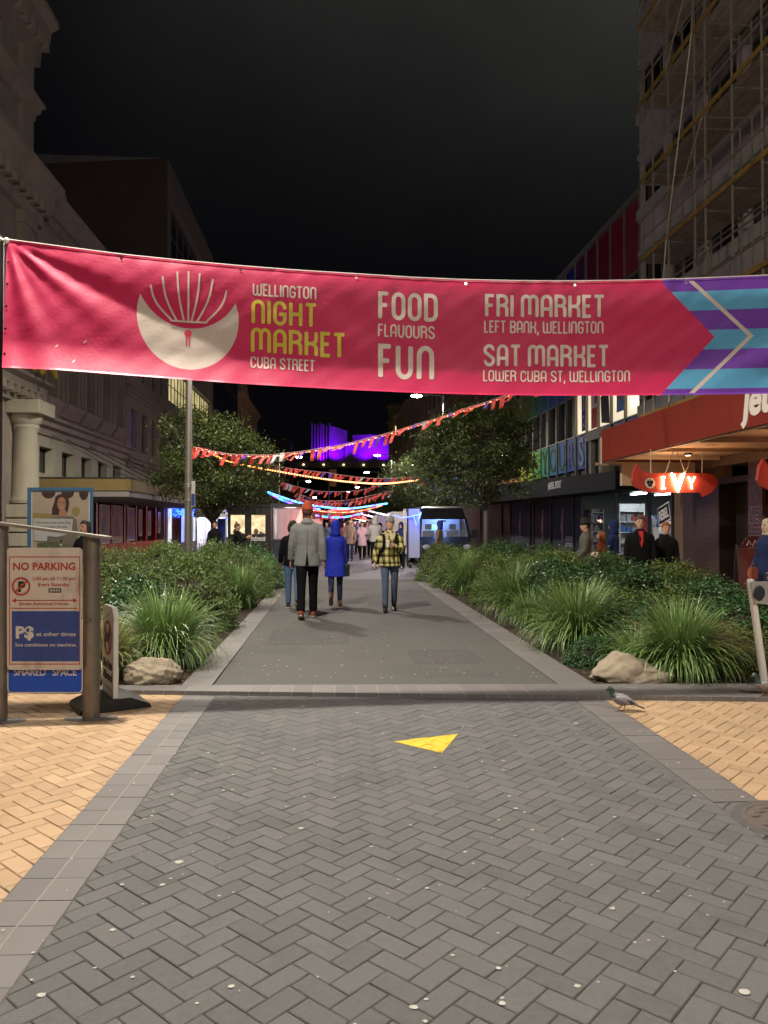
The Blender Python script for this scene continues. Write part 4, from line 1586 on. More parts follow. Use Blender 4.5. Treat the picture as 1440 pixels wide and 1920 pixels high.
# --- black canopy of the sports shop
K = thing('black_canopy', 'black shop canopy with white lettering along its fascia on the right', 'canopy', (8.2, 30, 0))
off = K.location
XK = 8.15
ya_, yb_ = yatx(1154, XK), 48
def zt_(y): return 3.15 + (y - ya_) * .028
mb = MB()
mb.add([(XK, ya_, 2.62), (XK, yb_, 2.80), (XK, yb_, zt_(yb_)), (XK, ya_, 3.15), (XR - .05, ya_, 2.62), (XR - .05, yb_, 2.80), (XR - .05, yb_, zt_(yb_)), (XR - .05, ya_, 3.15)],
       [(0, 1, 2, 3), (4, 5, 6, 7), (0, 4, 7, 3), (1, 5, 6, 2), (0, 1, 5, 4), (3, 2, 6, 7)])
mb.build('fascia', mat('black_fascia', (.008, .008, .009), .7, spec=.08), K, off)
yt_ = yatx(1040, XK)
mb = text_mb('#REBEL SPORT', .36, lambda u, v, t: (XK - .004 - t, yt_ - u, 2.86 + (yt_ - ya_) * .012 + v), sx=.72, bold=.010)
mb.build('lettering', M_wp, K, off)

# --- right I: scaffolded building, tiled bar front, red canopy
yI0, yI1 = 9.0, 23.4
I = thing('scaffolded_building', 'tall grey building wrapped in scaffolding at the upper right', 'building', (XR, 16, 0))
off = I.location
M_lav = mat('lavender_grey_wall', (.40, .35, .35), .85, var=.12, vscale=1, dirt=.35, dscale=.8)
hs = []
floors = [5.3 + 3.05 * q for q in range(8)]
for z in floors:
    for k in range(7):
        y = yI0 + .4 + k * 2.05
        hs.append((y, y + 1.75, z + .1, z + 1.45))
mb = MB()
door = (yatx(1402, XR), yatx(1345, XR), .05, 2.75)
wall(mb, XR, 1, yI0, yI1, 3.4, 31, hs, .3, body=10)
mb.build('wall', M_lav, I, off)
for h in hs: window(I, XR, 1, h, M_glassD, M_frame, 2, 0, .2)
mb = MB()
for z in floors:
    mb.box((XR - .14, yI0, z - .35), (XR - .002, yI1, z - .02))
    mb.box((XR - .10, yI0, z + 1.6), (XR - .002, yI1, z + 1.75))
mb.build('floor_bands', mat('pale_band', (.34, .33, .30), .8, var=.1, dirt=.3), I, off)
# tiled ground floor: glossy dark brown tiles with light joints
M_tl = mat('brown_glazed_tile', (.018, .009, .007), .34, island=.3, spec=.6)
M_jt = mat('tile_joint', (.13, .075, .05), .8)
y_t0, y_t1 = yI0, yatx(1279, XR)
Tt = MB(); J = MB()
segs = [(y_t0, yatx(1440, XR) - .3), (yatx(1428, XR), door[0]), (door[1], y_t1)]
for (a, b) in segs:
    J.box((XR + .02, a, 0), (XR + .4, b, 3.05))
    z = .03
    row = 0
    while z < 3.0:
        y = a - (.10 if row % 2 else 0)
        while y < b:
            ya2, yb2 = max(y + .006, a), min(y + .214, b)
            if yb2 - ya2 > .02:
                Tt.box((XR + .0165, ya2 + .004, z + .006), (XR + .021, yb2 - .004, z + .086))
            y += .22
        z += .094; row += 1
J.build('tile_joints', M_jt, I, off)
Tt.build('tiles', M_tl, I, off)
mb = MB(); mb.box((XR + .02, y_t0, 3.05), (XR + .4, y_t1 + .05, 3.42)); mb.box((XR + .02, y_t1, .0), (XR + .4, edges[0] - .03, 3.4))
mb.build('lintel', mat('lintel_brown', (.13, .085, .06), .7, var=.2, dirt=.3), I, off)
# recessed door with half round plate and long steel pull
dy0, dy1 = door[0], door[1]
mb = MB()
mb.box((XR + .45, dy0, .03), (XR + .52, dy1, 2.6), 0)
mb.box((XR + .02, dy0 - .0, 2.6), (XR + .5, dy1, 2.75), 0)
mb.box((XR + .03, dy0, 0.03), (XR + .45, dy0 + .04, 2.6), 0)
mb.box((XR + .03, dy1 - .04, .03), (XR + .45, dy1, 2.6), 0)
dr = mb.build('door', mat('black_door', (.016, .013, .012), .3), I, off)
mb = MB()
yc2, zc2 = yatx(1357, XR + .45), at(1357, 990, 18.6).z
hp = [(yc2 + .30, zc2 - .42 * 0 - .42)] if False else []
outl = [(yc2 + .22 - .46 * math.sin(t), zc2 - .42 * math.cos(t)) for t in [math.pi * i / 20 for i in range(21)]]
mb.prism(outl, lambda a, b, t: (XR + .43 - t, a, b), .02)
mb.build('half_round_plate', mat('hammered_bronze', (.30, .21, .13), .35, .7, bump=1, bscale=60), dr, off)
mb = MB()
hy = yatx(1352, XR + .38)
for dy in (0, .09):
    mb.tube([(XR + .36, hy - dy, zc2 - .85), (XR + .36, hy - dy, zc2 - .28)], .013, 8)
mb.tube([(XR + .36, hy, zc2 - .28), (XR + .36, hy - .09, zc2 - .28)], .013, 8)
mb.tube([(XR + .36, hy, zc2 - .85), (XR + .36, hy - .09, zc2 - .85)], .013, 8)
mb.build('door_pull', mat('polished_steel', (.6, .58, .55), .15, 1.0), dr, off)
mb = MB(); mb.box((XR + .40, yatx(1400, XR), .6), (XR + .44, yatx(1393, XR), 2.5)); mb.build('door_glass', mat('amber_glass', (.3, .22, .14), .3, emit=(1, .6, .3), estr=.10), dr, off)
mb = MB(); yy = yatx(1440, XR)
mb.box((XR + .10, yy - .3, .4), (XR + .14, yatx(1428, XR), 2.7)); mb.build('dark_window', M_glassD, I, off)

# red gym canopy
RC = thing('red_canopy', 'deep red canopy with white lettering over the bar entrance', 'canopy', (7, 16, 3.3))
off = RC.location
XC = 7.0
yc0, yc1 = 8.5, yatx(1129, XC)
M_rf = mat('red_fascia', (.165, .020, .011), .7, spec=.1, var=.14, vscale=1.2, dirt=.25, dscale=1.2)
mb = MB(); mb.box((XC, yc0, 3.24), (XC + .10, yc1, 4.06)); mb.box((XC + .1, yc1 - .1, 3.24), (XR - .01, yc1, 4.06))
mb.build('fascia', M_rf, RC, off)
mb = MB()
mb.box((XC + .10, yc0, 3.28), (XR - .01, yc1 - .1, 3.40))
for k in range(7):
    mb.box((XC + .1, yc0 + k * 2.0, 3.20), (XR - .01, yc0 + k * 2.0 + .05, 3.28))
mb.build('soffit', mat('canopy_underside', (.46, .36, .26), .7, var=.12, vscale=1, dirt=.5, dscale=1.5), RC, off)
mb = MB()
mb.box((XC + .05, yc0, 3.215), (XC + .12, yc1, 3.238)); mb.build('drip_edge', mat('rust_edge', (.5, .42, .3), .6, dirt=.5, dscale=8), RC, off)
yj = yatx(1396, XC)
mb = text_mb('jetts', .78, lambda u, v, t: (XC - .006 - t, yj - u - v * .0, 3.45 + v), align='LEFT', bold=.03, thick=.012)
mb.v = [(p[0], p[1] - (p[2] - 3.45) * .18, p[2]) for p in mb.v]
mb.build('lettering', mat('pale_sign_letter', (.62, .55, .48), .4), RC, off)
# cream end wall that carries the canopy
CW = thing('cream_canopy_wall', 'cream panel wall below the far end of the red canopy', 'wall', (8.4, 20, 0))
mb = MB()
mb.box((XC + .55, yc1 + .02, 2.62), (XR - .02, yc1 + .17, 3.9)); mb.box((XC + .02, yc1 + .02, 3.2), (XC + .549, yc1 + .17, 3.9))
mb.build('panel', mat('cream_board', (.42, .32, .22), .7, var=.08), CW, CW.location)

# hanging sign: long red blade with neon letters, pointed upturned end
def hanging_sign(name, label, Yc, xl, xr, zc, group):
    t = thing(name, label, 'sign', ((xl + xr) / 2, Yc, zc), 0, group)
    off = t.location
    w_, h_ = xr - xl, .43
    top, bot = zc + h_ / 2, zc - h_ / 2
    o2 = [(xl + .10, top + .20), (xl + .02, top + .06), (xl - .02, zc + .02), (xl + .06, zc - .10), (xl + .24, bot + .03), (xl + .4, bot)]
    o2 += [(xr - .42, bot), (xr - .36, bot - .09), (xr - .16, bot), (xr, zc), (xr - .10, top - .05), (xr - .3, top + .005)]
    o2 += [(xl + .40, top), (xl + .2, top + .04)]
    mb = MB(); mb.prism(o2, lambda a, b, q: (a, Yc + q, b), .09)
    mb.build('board', mat('red_sign_board', (.34, .040, .028), .45, var=.2, vscale=3, dirt=.3, dscale=3), t, off)
    mb = MB()
    mb.rings([(0, .115, .115), (.012, .115, .115)], 24); mb.xf(Matrix.Translation((xl + .38, Yc - .002, zc - .01)) @ Matrix.Rotation(R(90), 4, 'X'))
    mb.build('roundel', mat('roundel_pale', (.5, .42, .33), .5), t, off)
    mb = MB()
    mb.tube([(xl + .38, Yc - .02, zc - .09), (xl + .38, Yc - .02, zc + .08)], .012, 6)
    for a in (-1, 1):
        mb.ell((xl + .38 + a * .045, Yc - .018, zc + .01), (.035, .006, .045), 0, 8, 5)
        mb.ell((xl + .38 + a * .03, Yc - .018, zc - .055), (.02, .006, .03), 0, 8, 5)
    mb.build('leaf_emblem', M_kp, t, off)
    NE = emis('neon_white_hot', (1.0, .66, .34), 26)
    cx_ = (xl + xr) / 2 + .02
    mb = MB()
    yN = Yc - .05
    for (ax, bz, cx2, dz) in ((-.34, -.13, -.34, .12), (-.36, -.13, -.30, -.13), (-.36, .12, -.30, .12), (-.14, .20, .00, -.20), (.14, .20, .00, -.20), (.24, .12, .31, .0), (.38, .12, .31, .0), (.31, .0, .31, -.12)):
        mb.tube([(cx_ + ax, yN, zc + bz), (cx_ + cx2, yN, zc + dz)], .017, 7, caps='round')
    mb.tube([(cx_ - .095, yN, zc + .2), (cx_ + .0, yN, zc - .08)], .014, 7)
    mb.tube([(cx_ + .095, yN, zc + .2), (cx_ + .0, yN, zc - .08)], .014, 7)
    mb.build('neon_letters', NE, t, off)
    mb = MB()
    for (a, b) in ((xl + .42, xl + .42), (xl + .75, xl + .95), (xr - .75, xr - .95), (xr - .75, xr - .55), (xr - .36, xr - .36)):
        mb.tube([(a, Yc + .04, top), (b, Yc + .04, 3.27)], .011, 5)
    build_each(mb, 'hanger', mat('steel_wire', (.4, .36, .3), .5, .6), t, off)
    lamp('neon_glow', (cx_, Yc - .16, zc), 11, (1.0, .42, .16), .12, 'POINT')
    return t


pS0, pS1 = at(1187, 905, 16.6), at(1348, 905, 16.6)
hanging_sign('neon_blade_sign', 'red blade sign with glowing neon letters and leaf roundel hung below the red canopy', 16.6, pS0.x, pS1.x, pS0.z, 'hanging neon signs of the bar')
p2 = at(1428, 902, 13.6)
hanging_sign('neon_blade_sign', 'second red neon sign, cut off by the right edge of the photo', 13.6, p2.x - .05, p2.x + 1.6, p2.z, 'hanging neon signs of the bar')
# flush ceiling lights under the canopy
for (x, y) in ((8.3, 17.6), (8.4, 14.2)):
    t = thing('canopy_downlight', 'small round downlight under the red canopy, %s the neon sign' % ('behind' if y > 16 else 'nearer than'), 'lamp', (x, y, 3.22))
    mb = MB(); mb.rings([(0, .07, .07), (.05, .09, .09)], 16); mb.build('housing', M_frameD, t)
    mb = MB(); mb.rings([(-.004, .06, .06), (-.001, .06, .06)], 16); mb.build('lens', emis('downlight_warm', (1, .7, .42), 8), t)
    lamp('downlight', (x, y, 3.15), 40, (1.0, .66, .38), .06, 'SPOT', (0, 0, 0), 140, .6)
lamp('canopy_uplight', (7.9, 17.6, 2.7), 22, (1.0, .58, .30), .2, 'POINT')

# scaffold
S = thing('scaffold', 'tube scaffolding with yellow ledgers climbing the building at the upper right', 'scaffold', (8.6, 16, 4))
off = S.location
M_tube = mat('galvanised_tube', (.30, .26, .20), .5, .5, var=.2, vscale=4)
M_ytube = mat('yellow_board', (.26, .16, .04), .6, var=.4, vscale=2, dirt=.6, dscale=1.5)
XO, XI = 8.0, 9.05
sy = [yatx(p, XO) for p in (1210, 1228, 1257, 1307, 1327, 1378, 1435)] + [11.6, 9.6]
lifts = [4.35 + 2.05 * q for q in range(11)]
for i, y in enumerate(sy):
    for X in (XO, XI):
        mb = MB(); mb.tube([(X, y, 4.08), (X, y, 26.6 if i else 14.8)], .026, 6)
        mb.build('standard', M_tube, S, off)
yS0, yS1 = sy[-1] - .3, sy[0] + .25
for q, z in enumerate(lifts):
    mb = MB(); mb.box((XO - .05, yS0, z), (XO - .01, yS1, z + .105)); mb.build('toe_board', M_ytube, S, off)
    mb = MB()
    for k in range(5): mb.box((XO + .08 + k * .19, yS0, z + .02), (XO + .25 + k * .19, yS1, z + .06))
    build_each(mb, 'deck_plank', mat('scaffold_plank', (.30, .24, .19), .8, var=.25, vscale=3), S, off)
    mb = MB()
    for dz in (.55, 1.05):
        mb.tube([(XO - .03, yS0, z + dz), (XO - .03, yS1, z + dz)], .022, 5)
    mb.tube([(XI + .03, yS0, z - .04), (XI + .03, yS1, z - .04)], .022, 5)
    build_each(mb, 'guard_rail', M_tube, S, off)
    mb = MB()
    for y in sy:
        mb.tube([(XO, y + .04, z - .05), (XI, y + .04, z - .05)], .022, 5)
    build_each(mb, 'transom', M_tube, S, off)
    if q % 2 == 0 and q < 10:
        mb = MB(); mb.tube([(XO - .06, sy[(q // 2) % 5 + 1], z), (XO - .06, sy[(q // 2) % 5 + 2] , z + 4.1)], .022, 5)
        mb.build('brace', M_tube, S, off)
        mb = MB(); mb.tube([(XO - .06, sy[4], z + 2.0), (XO - .06, sy[2], z)], .02, 5)
        mb.build('brace', M_tube, S, off)

# A-board by the bar door
t = thing('bar_a_board', 'maroon and black folding signboard standing by the bar door', 'signboard', (8.95, 15.9, .035), R(-14))
mb = MB()
for s_ in (-1, 1):
    mb.bar((-.36, .30 * s_, 0), (-.36, .03 * s_, 1.12), .03, .03)
    mb.bar((.36, .30 * s_, 0), (.36, .03 * s_, 1.12), .03, .03)
mb.build('frame', M_frameD, t)
for s_ in (-1, 1):
    mb = MB()
    mb.add([(-.34, .27 * s_, .12), (.34, .27 * s_, .12), (.34, .04 * s_, 1.06), (-.34, .04 * s_, 1.06), (-.34, .25 * s_, .12), (.34, .25 * s_, .12), (.34, .02 * s_, 1.06), (-.34, .02 * s_, 1.06)],
           [(0, 1, 2, 3), (4, 5, 6, 7), (0, 1, 5, 4), (3, 2, 6, 7), (0, 3, 7, 4), (1, 2, 6, 5)])
    mb.build('panel', mat('maroon_board', (.075, .014, .012), .5, var=.3, vscale=5), t)
mb = MB(); outl = [(.27 * math.cos(a), 1.08 + .24 * math.sin(a)) for a in [math.pi * i / 14 for i in range(15)]]
mb.prism(outl, lambda a, b, q: (a, -.03 + q, b), .05)
hd = mb.build('round_header', mat('maroon_header', (.05, .01, .015), .5), t)
mb = MB()
for k in (-1, 0, 1):
    mb.tube([(k * .12 - .05, -.035, 1.10), (k * .12, -.035, 1.22), (k * .12 + .04, -.035, 1.12)], .013, 5)
mb.build('header_lettering', mat('faded_print', (.35, .25, .25), .6), hd)
# ------------------------------------------------------------ the banner
def interp(x, tab):
    if x <= tab[0][0]: return tab[0][1]
    for (a, b), (c, d) in zip(tab, tab[1:]):
        if x <= c: return b + (d - b) * (x - a) / (c - a)
    return tab[-1][1]


TOP = [(0, 450), (13, 452), (120, 466), (228, 480), (340, 491.5), (450, 501.5), (560, 510), (668, 516.5), (770, 523), (873, 527.5), (980, 529.5), (1080, 530), (1180, 528.5), (1287, 525.5), (1360, 522.5), (1440, 519), (1560, 511), (1720, 498)]
BOT = [(0, 686), (110, 691), (220, 700), (340, 709), (455, 717.5), (560, 723.5), (660, 729), (780, 734.5), (900, 738), (1000, 739.5), (1120, 740), (1245, 738.5), (1340, 737.5), (1440, 736), (1560, 731), (1720, 722)]
YB = 7.0


def yt(x): return interp(x, TOP)
def ybm(x): return interp(x, BOT)


def relief(x, v):
    """cloth relief towards the camera in metres; v = 0 top, 1 bottom"""
    a = 0.0
    # slow billow: top rolled back, middle hollow, hem kicked forward
    w = max(v, 0)
    a += .045 * (1 - math.exp(-w / .08)) + .105 * max(0, (w - .78) / .22) ** 1.7 - .012 * w
    g1 = max(0, w - .10 - max(0, x - 30) / 640.0)
    a += .27 * g1 * math.exp(-(x / 900.0) ** 2)
    g2 = max(0, w - 1 + (x - 1000) / 900.0) if x > 1000 else 0
    a += .10 * g2
    a += .030 * math.sin(x / 330.0 + 1.2) * math.sin(math.pi * v)
    # folds fanning out of the top left tie
    dx, dy = (x - 13) / 236.0, v + .02
    r = math.hypot(dx, dy); th = math.atan2(dy, dx)
    fall = math.exp(-((r - .25) / 1.1) ** 2) * min(1, r * 4)
    a += fall * (.013 * math.sin(th * 11 + .6) + .008 * math.sin(th * 19 + 2 + r))
    # folds from the right hand side
    dx, dy = (1700 - x) / 236.0, v - .1
    th = math.atan2(dy, dx); r = math.hypot(dx, dy)
    a += math.exp(-((r) / 2.6) ** 2) * (.018 * math.sin(th * 16) + .010 * math.sin(th * 27 + 1))
    # hem ripples and small creases
    a += .006 * math.sin(x / 21.0 + 2 * math.sin(x / 70)) * max(0, v - .80) / .2
    a += .004 * math.sin(x / 12.0 + 3 * math.sin(x / 41)) * max(0, .12 - v) / .12
    a += .003 * math.sin(x / 47.0 + v * 9) + .002 * math.sin(x / 19.0 - v * 14) + .0015 * math.sin(x / 9.0 + v * 31)
    return a


def bpt(x, v, proud=0.0):
    xx = x + (13 - x) * 0 + (-10 * v * max(0, 1 - x / 200.0))
    return at(xx, yt(x) + (ybm(x) - yt(x)) * v, YB - relief(x, v) - proud)


def vy(x, y): return (y - yt(x)) / (ybm(x) - yt(x))


M_ban = bpy.data.materials.new('banner_print'); M_ban.use_nodes = True
nt = M_ban.node_tree; b = nt.nodes['Principled BSDF']
b.inputs['Roughness'].default_value = .55
b.inputs['Specular IOR Level'].default_value = .2
uvn = nt.nodes.new('ShaderNodeUVMap'); uvn.uv_map = 'print'
sp = nt.nodes.new('ShaderNodeSeparateXYZ'); nt.links.new(uvn.outputs[0], sp.inputs[0])


def NM(op, a, c=None, d=None):
    n = nt.nodes.new('ShaderNodeMath'); n.operation = op
    for i, q in enumerate((a, c, d)):
        if q is None: continue
        if isinstance(q, (int, float)): n.inputs[i].default_value = q
        else: nt.links.new(q, n.inputs[i])
    return n.outputs[0]


def NMIX(f, a, c):
    n = nt.nodes.new('ShaderNodeMix'); n.data_type = 'RGBA'
    nt.links.new(f, n.inputs[0])
    for i, q in ((6, a), (7, c)):
        if isinstance(q, tuple): n.inputs[i].default_value = (*q, 1)
        else: nt.links.new(q, n.inputs[i])
    return n.outputs[2]


U, V = sp.outputs[0], sp.outputs[1]      # U = print coordinate in hundredths, V = 0 top .. 1 bottom
PINK, CREAM, BLUE, PURP = (.40, .019, .070), (.42, .35, .30), (.075, .25, .40), (.115, .033, .25)
# stripes
st = NM('LESS_THAN', NM('MODULO', NM('ADD', V, .0735), .3435), .1735)
stripe = NMIX(st, BLUE, PURP)
# chevron edge of the red field: tip at U 13.40, V .50 ; corners 12.35 / 12.45
edge = NM('SUBTRACT', 13.40, NM('MULTIPLY', NM('ABSOLUTE', NM('SUBTRACT', V, .505)), 2.02))
isred = NM('LESS_THAN', U, edge)
col = NMIX(isred, stripe, PINK)
# pale chevron line
ln = NM('SUBTRACT', 14.08, NM('MULTIPLY', NM('ABSOLUTE', NM('SUBTRACT', V, .505)), 2.26))
isl = NM('LESS_THAN', NM('ABSOLUTE', NM('SUBTRACT', U, ln)), .052)
col = NMIX(isl, col, CREAM)
# emblem: disc minus disc
def disc(cx, cy, r):
    # V scaled by local height (about 2.2 hundredths-of-px units)
    du = NM('SUBTRACT', U, cx); dv = NM('MULTIPLY', NM('SUBTRACT', V, cy), 2.112)
    return NM('LESS_THAN', NM('ADD', NM('MULTIPLY', du, du), NM('MULTIPLY', dv, dv)), r * r)
x_e = 352
cyv = vy(x_e, 594.5); cy2 = vy(x_e, 513)
moon = NM('MULTIPLY', disc(3.52, cyv, .955), NM('SUBTRACT', 1.0, disc(3.53, cy2, 1.0)))
col = NMIX(moon, col, CREAM)
# faint dirt
nz_ = nt.nodes.new('ShaderNodeTexNoise'); nz_.inputs['Scale'].default_value = 5; nz_.inputs['Detail'].default_value = 8
tcb = nt.nodes.new('ShaderNodeTexCoord'); nt.links.new(tcb.outputs['Object'], nz_.inputs['Vector'])
hs_ = nt.nodes.new('ShaderNodeHueSaturation'); nt.links.new(col, hs_.inputs['Color'])
nt.links.new(NM('ADD', NM('MULTIPLY', nz_.outputs['Fac'], .22), .89), hs_.inputs['Value'])
nt.links.new(hs_.outputs[0], b.inputs['Base Color'])
# woven micro relief
wv = nt.nodes.new('ShaderNodeTexNoise'); wv.inputs['Scale'].default_value = 26; wv.inputs['Detail'].default_value = 4
nt.links.new(tcb.outputs['Object'], wv.inputs['Vector'])
bp_ = nt.nodes.new('ShaderNodeBump'); bp_.inputs['Strength'].default_value = .25; bp_.inputs['Distance'].default_value = .01
nt.links.new(wv.outputs['Fac'], bp_.inputs['Height']); nt.links.new(bp_.outputs[0], b.inputs['Normal'])
trn = nt.nodes.new('ShaderNodeBsdfTranslucent'); nt.links.new(hs_.outputs[0], trn.inputs['Color'])
ms = nt.nodes.new('ShaderNodeMixShader'); ms.inputs[0].default_value = .16
nt.links.new(b.outputs[0], ms.inputs[1]); nt.links.new(trn.outputs[0], ms.inputs[2])
nt.links.new(ms.outputs[0], nt.nodes['Material Output'].inputs[0])

root = thing('market_banner', 'long pink street banner with white and yellow lettering and a striped purple and blue end', 'banner', (0, YB, 2.9))
off = root.location
NX, NV = 420, 44
me = bpy.data.meshes.new('cloth')
vs, fs, uvs = [], [], []
for j in range(NV + 1):
    for i in range(NX + 1):
        x = 13 + (1706 - 13) * i / NX; v = j / NV
        p = bpt(x, v); vs.append(tuple(p - off)); uvs.append((x / 100, v))
for j in range(NV):
    for i in range(NX):
        a = j * (NX + 1) + i
        fs.append((a, a + 1, a + NX + 2, a + NX + 1))
me.from_pydata(vs, [], fs)
uvl = me.uv_layers.new(name='print')
for lp in me.loops:
    uvl.data[lp.index].uv = uvs[lp.vertex_index]
me.materials.append(M_ban)
me.polygons.foreach_set('use_smooth', [True] * len(me.polygons))
cloth = bpy.data.objects.new('cloth', me); COL.objects.link(cloth); cloth.parent = root

# hems: doubled, slightly proud strips
M_hem = mat('banner_hem', (.50, .03, .09), .4)
for nm, v0, v1 in (('top_hem', -.012, .004), ('bottom_hem', .996, 1.010)):
    mb = MB()
    n = 300
    P = []
    for i in range(n + 1):
        x = 13 + (1706 - 13) * i / n
        P.append((bpt(x, v0, .006), bpt(x, v1, .006), bpt(x, v1, -.004), bpt(x, v0, -.004)))
    for i in range(n):
        for k in range(4):
            k2 = (k + 1) % 4
            mb.poly([P[i][k], P[i + 1][k], P[i + 1][k2], P[i][k2]], 0 if 13 + 1693 * i / n < 1240 else 1)
    mb.build(nm, [M_hem, mat('banner_hem_purple', (.16, .05, .32), .4)], cloth, off, smooth=False)

# rope and ties
mb = MB()
mb.tube([bpt(13 + (1706 - 13) * i / 60, -.014) for i in range(61)], .006, 6)
mb.build('top_cord', mat('pale_rope', (.55, .50, .46), .7), root, off)
for x in (228, 451, 668, 873, 1078, 1286, 1490):
    mb = MB(); p = bpt(x, .022, .008)
    mb.rings([(0, .012, .012), (.004, .012, .012), (.004, .006, .006)], 12)
    mb.xf(Matrix.Translation(p) @ Matrix.Rotation(R(90), 4, 'X'))
    mb.build('eyelet', mat('eyelet_brass', (.75, .72, .66), .25, 1.0), root, off)
for v in (.17, .34, .52, .70, .9):
    mb = MB(); p = bpt(17, v, .008)
    mb.rings([(0, .011, .011), (.004, .011, .011), (.004, .006, .006)], 12)
    mb.xf(Matrix.Translation(p) @ Matrix.Rotation(R(90), 4, 'X'))
    mb.build('eyelet', mat('eyelet_brass', (.75, .72, .66), .25, 1.0), root, off)

# ---- lettering: rounded single stroke capitals
def arc(cx, cy, rx, ry, a0, a1, n=8):
    return [(cx + rx * math.cos(R(a0 + (a1 - a0) * i / n)), cy + ry * math.sin(R(a0 + (a1 - a0) * i / n))) for i in range(n + 1)]


W1 = .50


def glyph(ch):
    w = W1; r = w / 2
    if ch == 'I': return .0, [[(0, 0), (0, 1)]]
    if ch == 'E': return .36, [[(.36, 1), (0, 1), (0, 0), (.36, 0)], [(0, .52), (.30, .52)]]
    if ch == 'F': return .36, [[(.36, 1), (0, 1), (0, 0)], [(0, .52), (.30, .52)]]
    if ch == 'L': return .34, [[(0, 1), (0, 0), (.34, 0)]]
    if ch == 'T': return .44, [[(0, 1), (.44, 1)], [(.22, 1), (.22, 0)]]
    if ch == 'N': return w, [[(0, 0)] + arc(r, 1 - r, r, r, 180, 0) + [(w, 0)]]
    if ch == 'M': return .84, [[(0, 0)] + arc(.21, .79, .21, .21, 180, 0) + [(.42, 0.12)], [(.42, .79)] + arc(.63, .79, .21, .21, 180, 0)[1:] + [(.84, 0)]]
    if ch == 'W': return .84, [[(0, 1)] + arc(.21, .21, .21, .21, 180, 360) + [(.42, .88)], [(.42, .21)] + arc(.63, .21, .21, .21, 180, 360)[1:] + [(.84, 1)]]
    if ch == 'A': return w, [[(0, 0)] + arc(r, 1 - r, r, r, 180, 0) + [(w, 0)], [(0, .36), (w, .36)]]
    if ch == 'H': return w, [[(0, 0), (0, 1)], [(w, 0), (w, 1)], [(0, .5), (w, .5)]]
    if ch == 'K': return w, [[(0, 0), (0, 1)], [(w, 1), (w, .74)] + arc(w - .24, .74, .24, .24, 0, -90)[1:] + [(0, .5)], [(w - .24, .5)] + arc(w - .24, .26, .24, .24, 90, 0)[1:] + [(w, 0)]]
    if ch == 'O': return w, [[(0, .5)] + arc(r, 1 - r, r, r, 180, 0) + arc(r, r, r, r, 0, -180) + [(0, .5)]]
    if ch == 'U': return w, [[(0, 1)] + arc(r, r, r, r, 180, 360) + [(w, 1)]]
    if ch == 'V': return w, [[(0, 1), (0, .45)] + arc(w * .5, .30, w * .42, .30, 200, 340) + [(w, .45), (w, 1)]]
    if ch == 'C': return w, [[(w, .74)] + arc(r, 1 - r, r, r, 0, 180) + arc(r, r, r, r, 180, 360) + [(w, .26)]]
    if ch == 'G': return w, [[(w, .74)] + arc(r, 1 - r, r, r, 0, 180) + arc(r, r, r, r, 180, 360) + [(w, .46), (r, .46)]]
    if ch == 'S': return w, [[(w, .78)] + arc(r, .76, r, .24, 0, 205) + arc(r, .24, r, .24, 25, -180) + [(0, .22)]]
    if ch == 'R': return w, [[(0, 0), (0, 1)] + [(w * .5, 1)] + arc(w - .25, .76, .25, .24, 90, -90) + [(0, .52)], [(w * .52, .52), (w, 0)] if False else [(w - .22, .52)] + arc(w - .22, .30, .22, .22, 90, 0)[1:] + [(w, 0)]]
    if ch == 'B': return w, [[(0, .52), (w * .5, .52)] + arc(w - .22, .76, .22, .24, -90, 90) + [(0, 1), (0, 0)] + arc(w - .24, .26, .24, .26, -90, 90) + [(w * .4, .52)]]
    if ch == 'D': return w, [[(0, 0), (0, 1)] + arc(w - .25, .75, .25, .25, 90, 0) + arc(w - .25, .25, .25, .25, 0, -90) + [(0, 0)]]
    if ch == 'Y': return w, [[(0, 1)] + arc(r, .55, r, .22, 180, 360) + [(w, 1)], [(r, .33), (r, 0)]]
    if ch == ',': return .02, [[(.04, .06), (.0, -.20)]]
    return .3, []


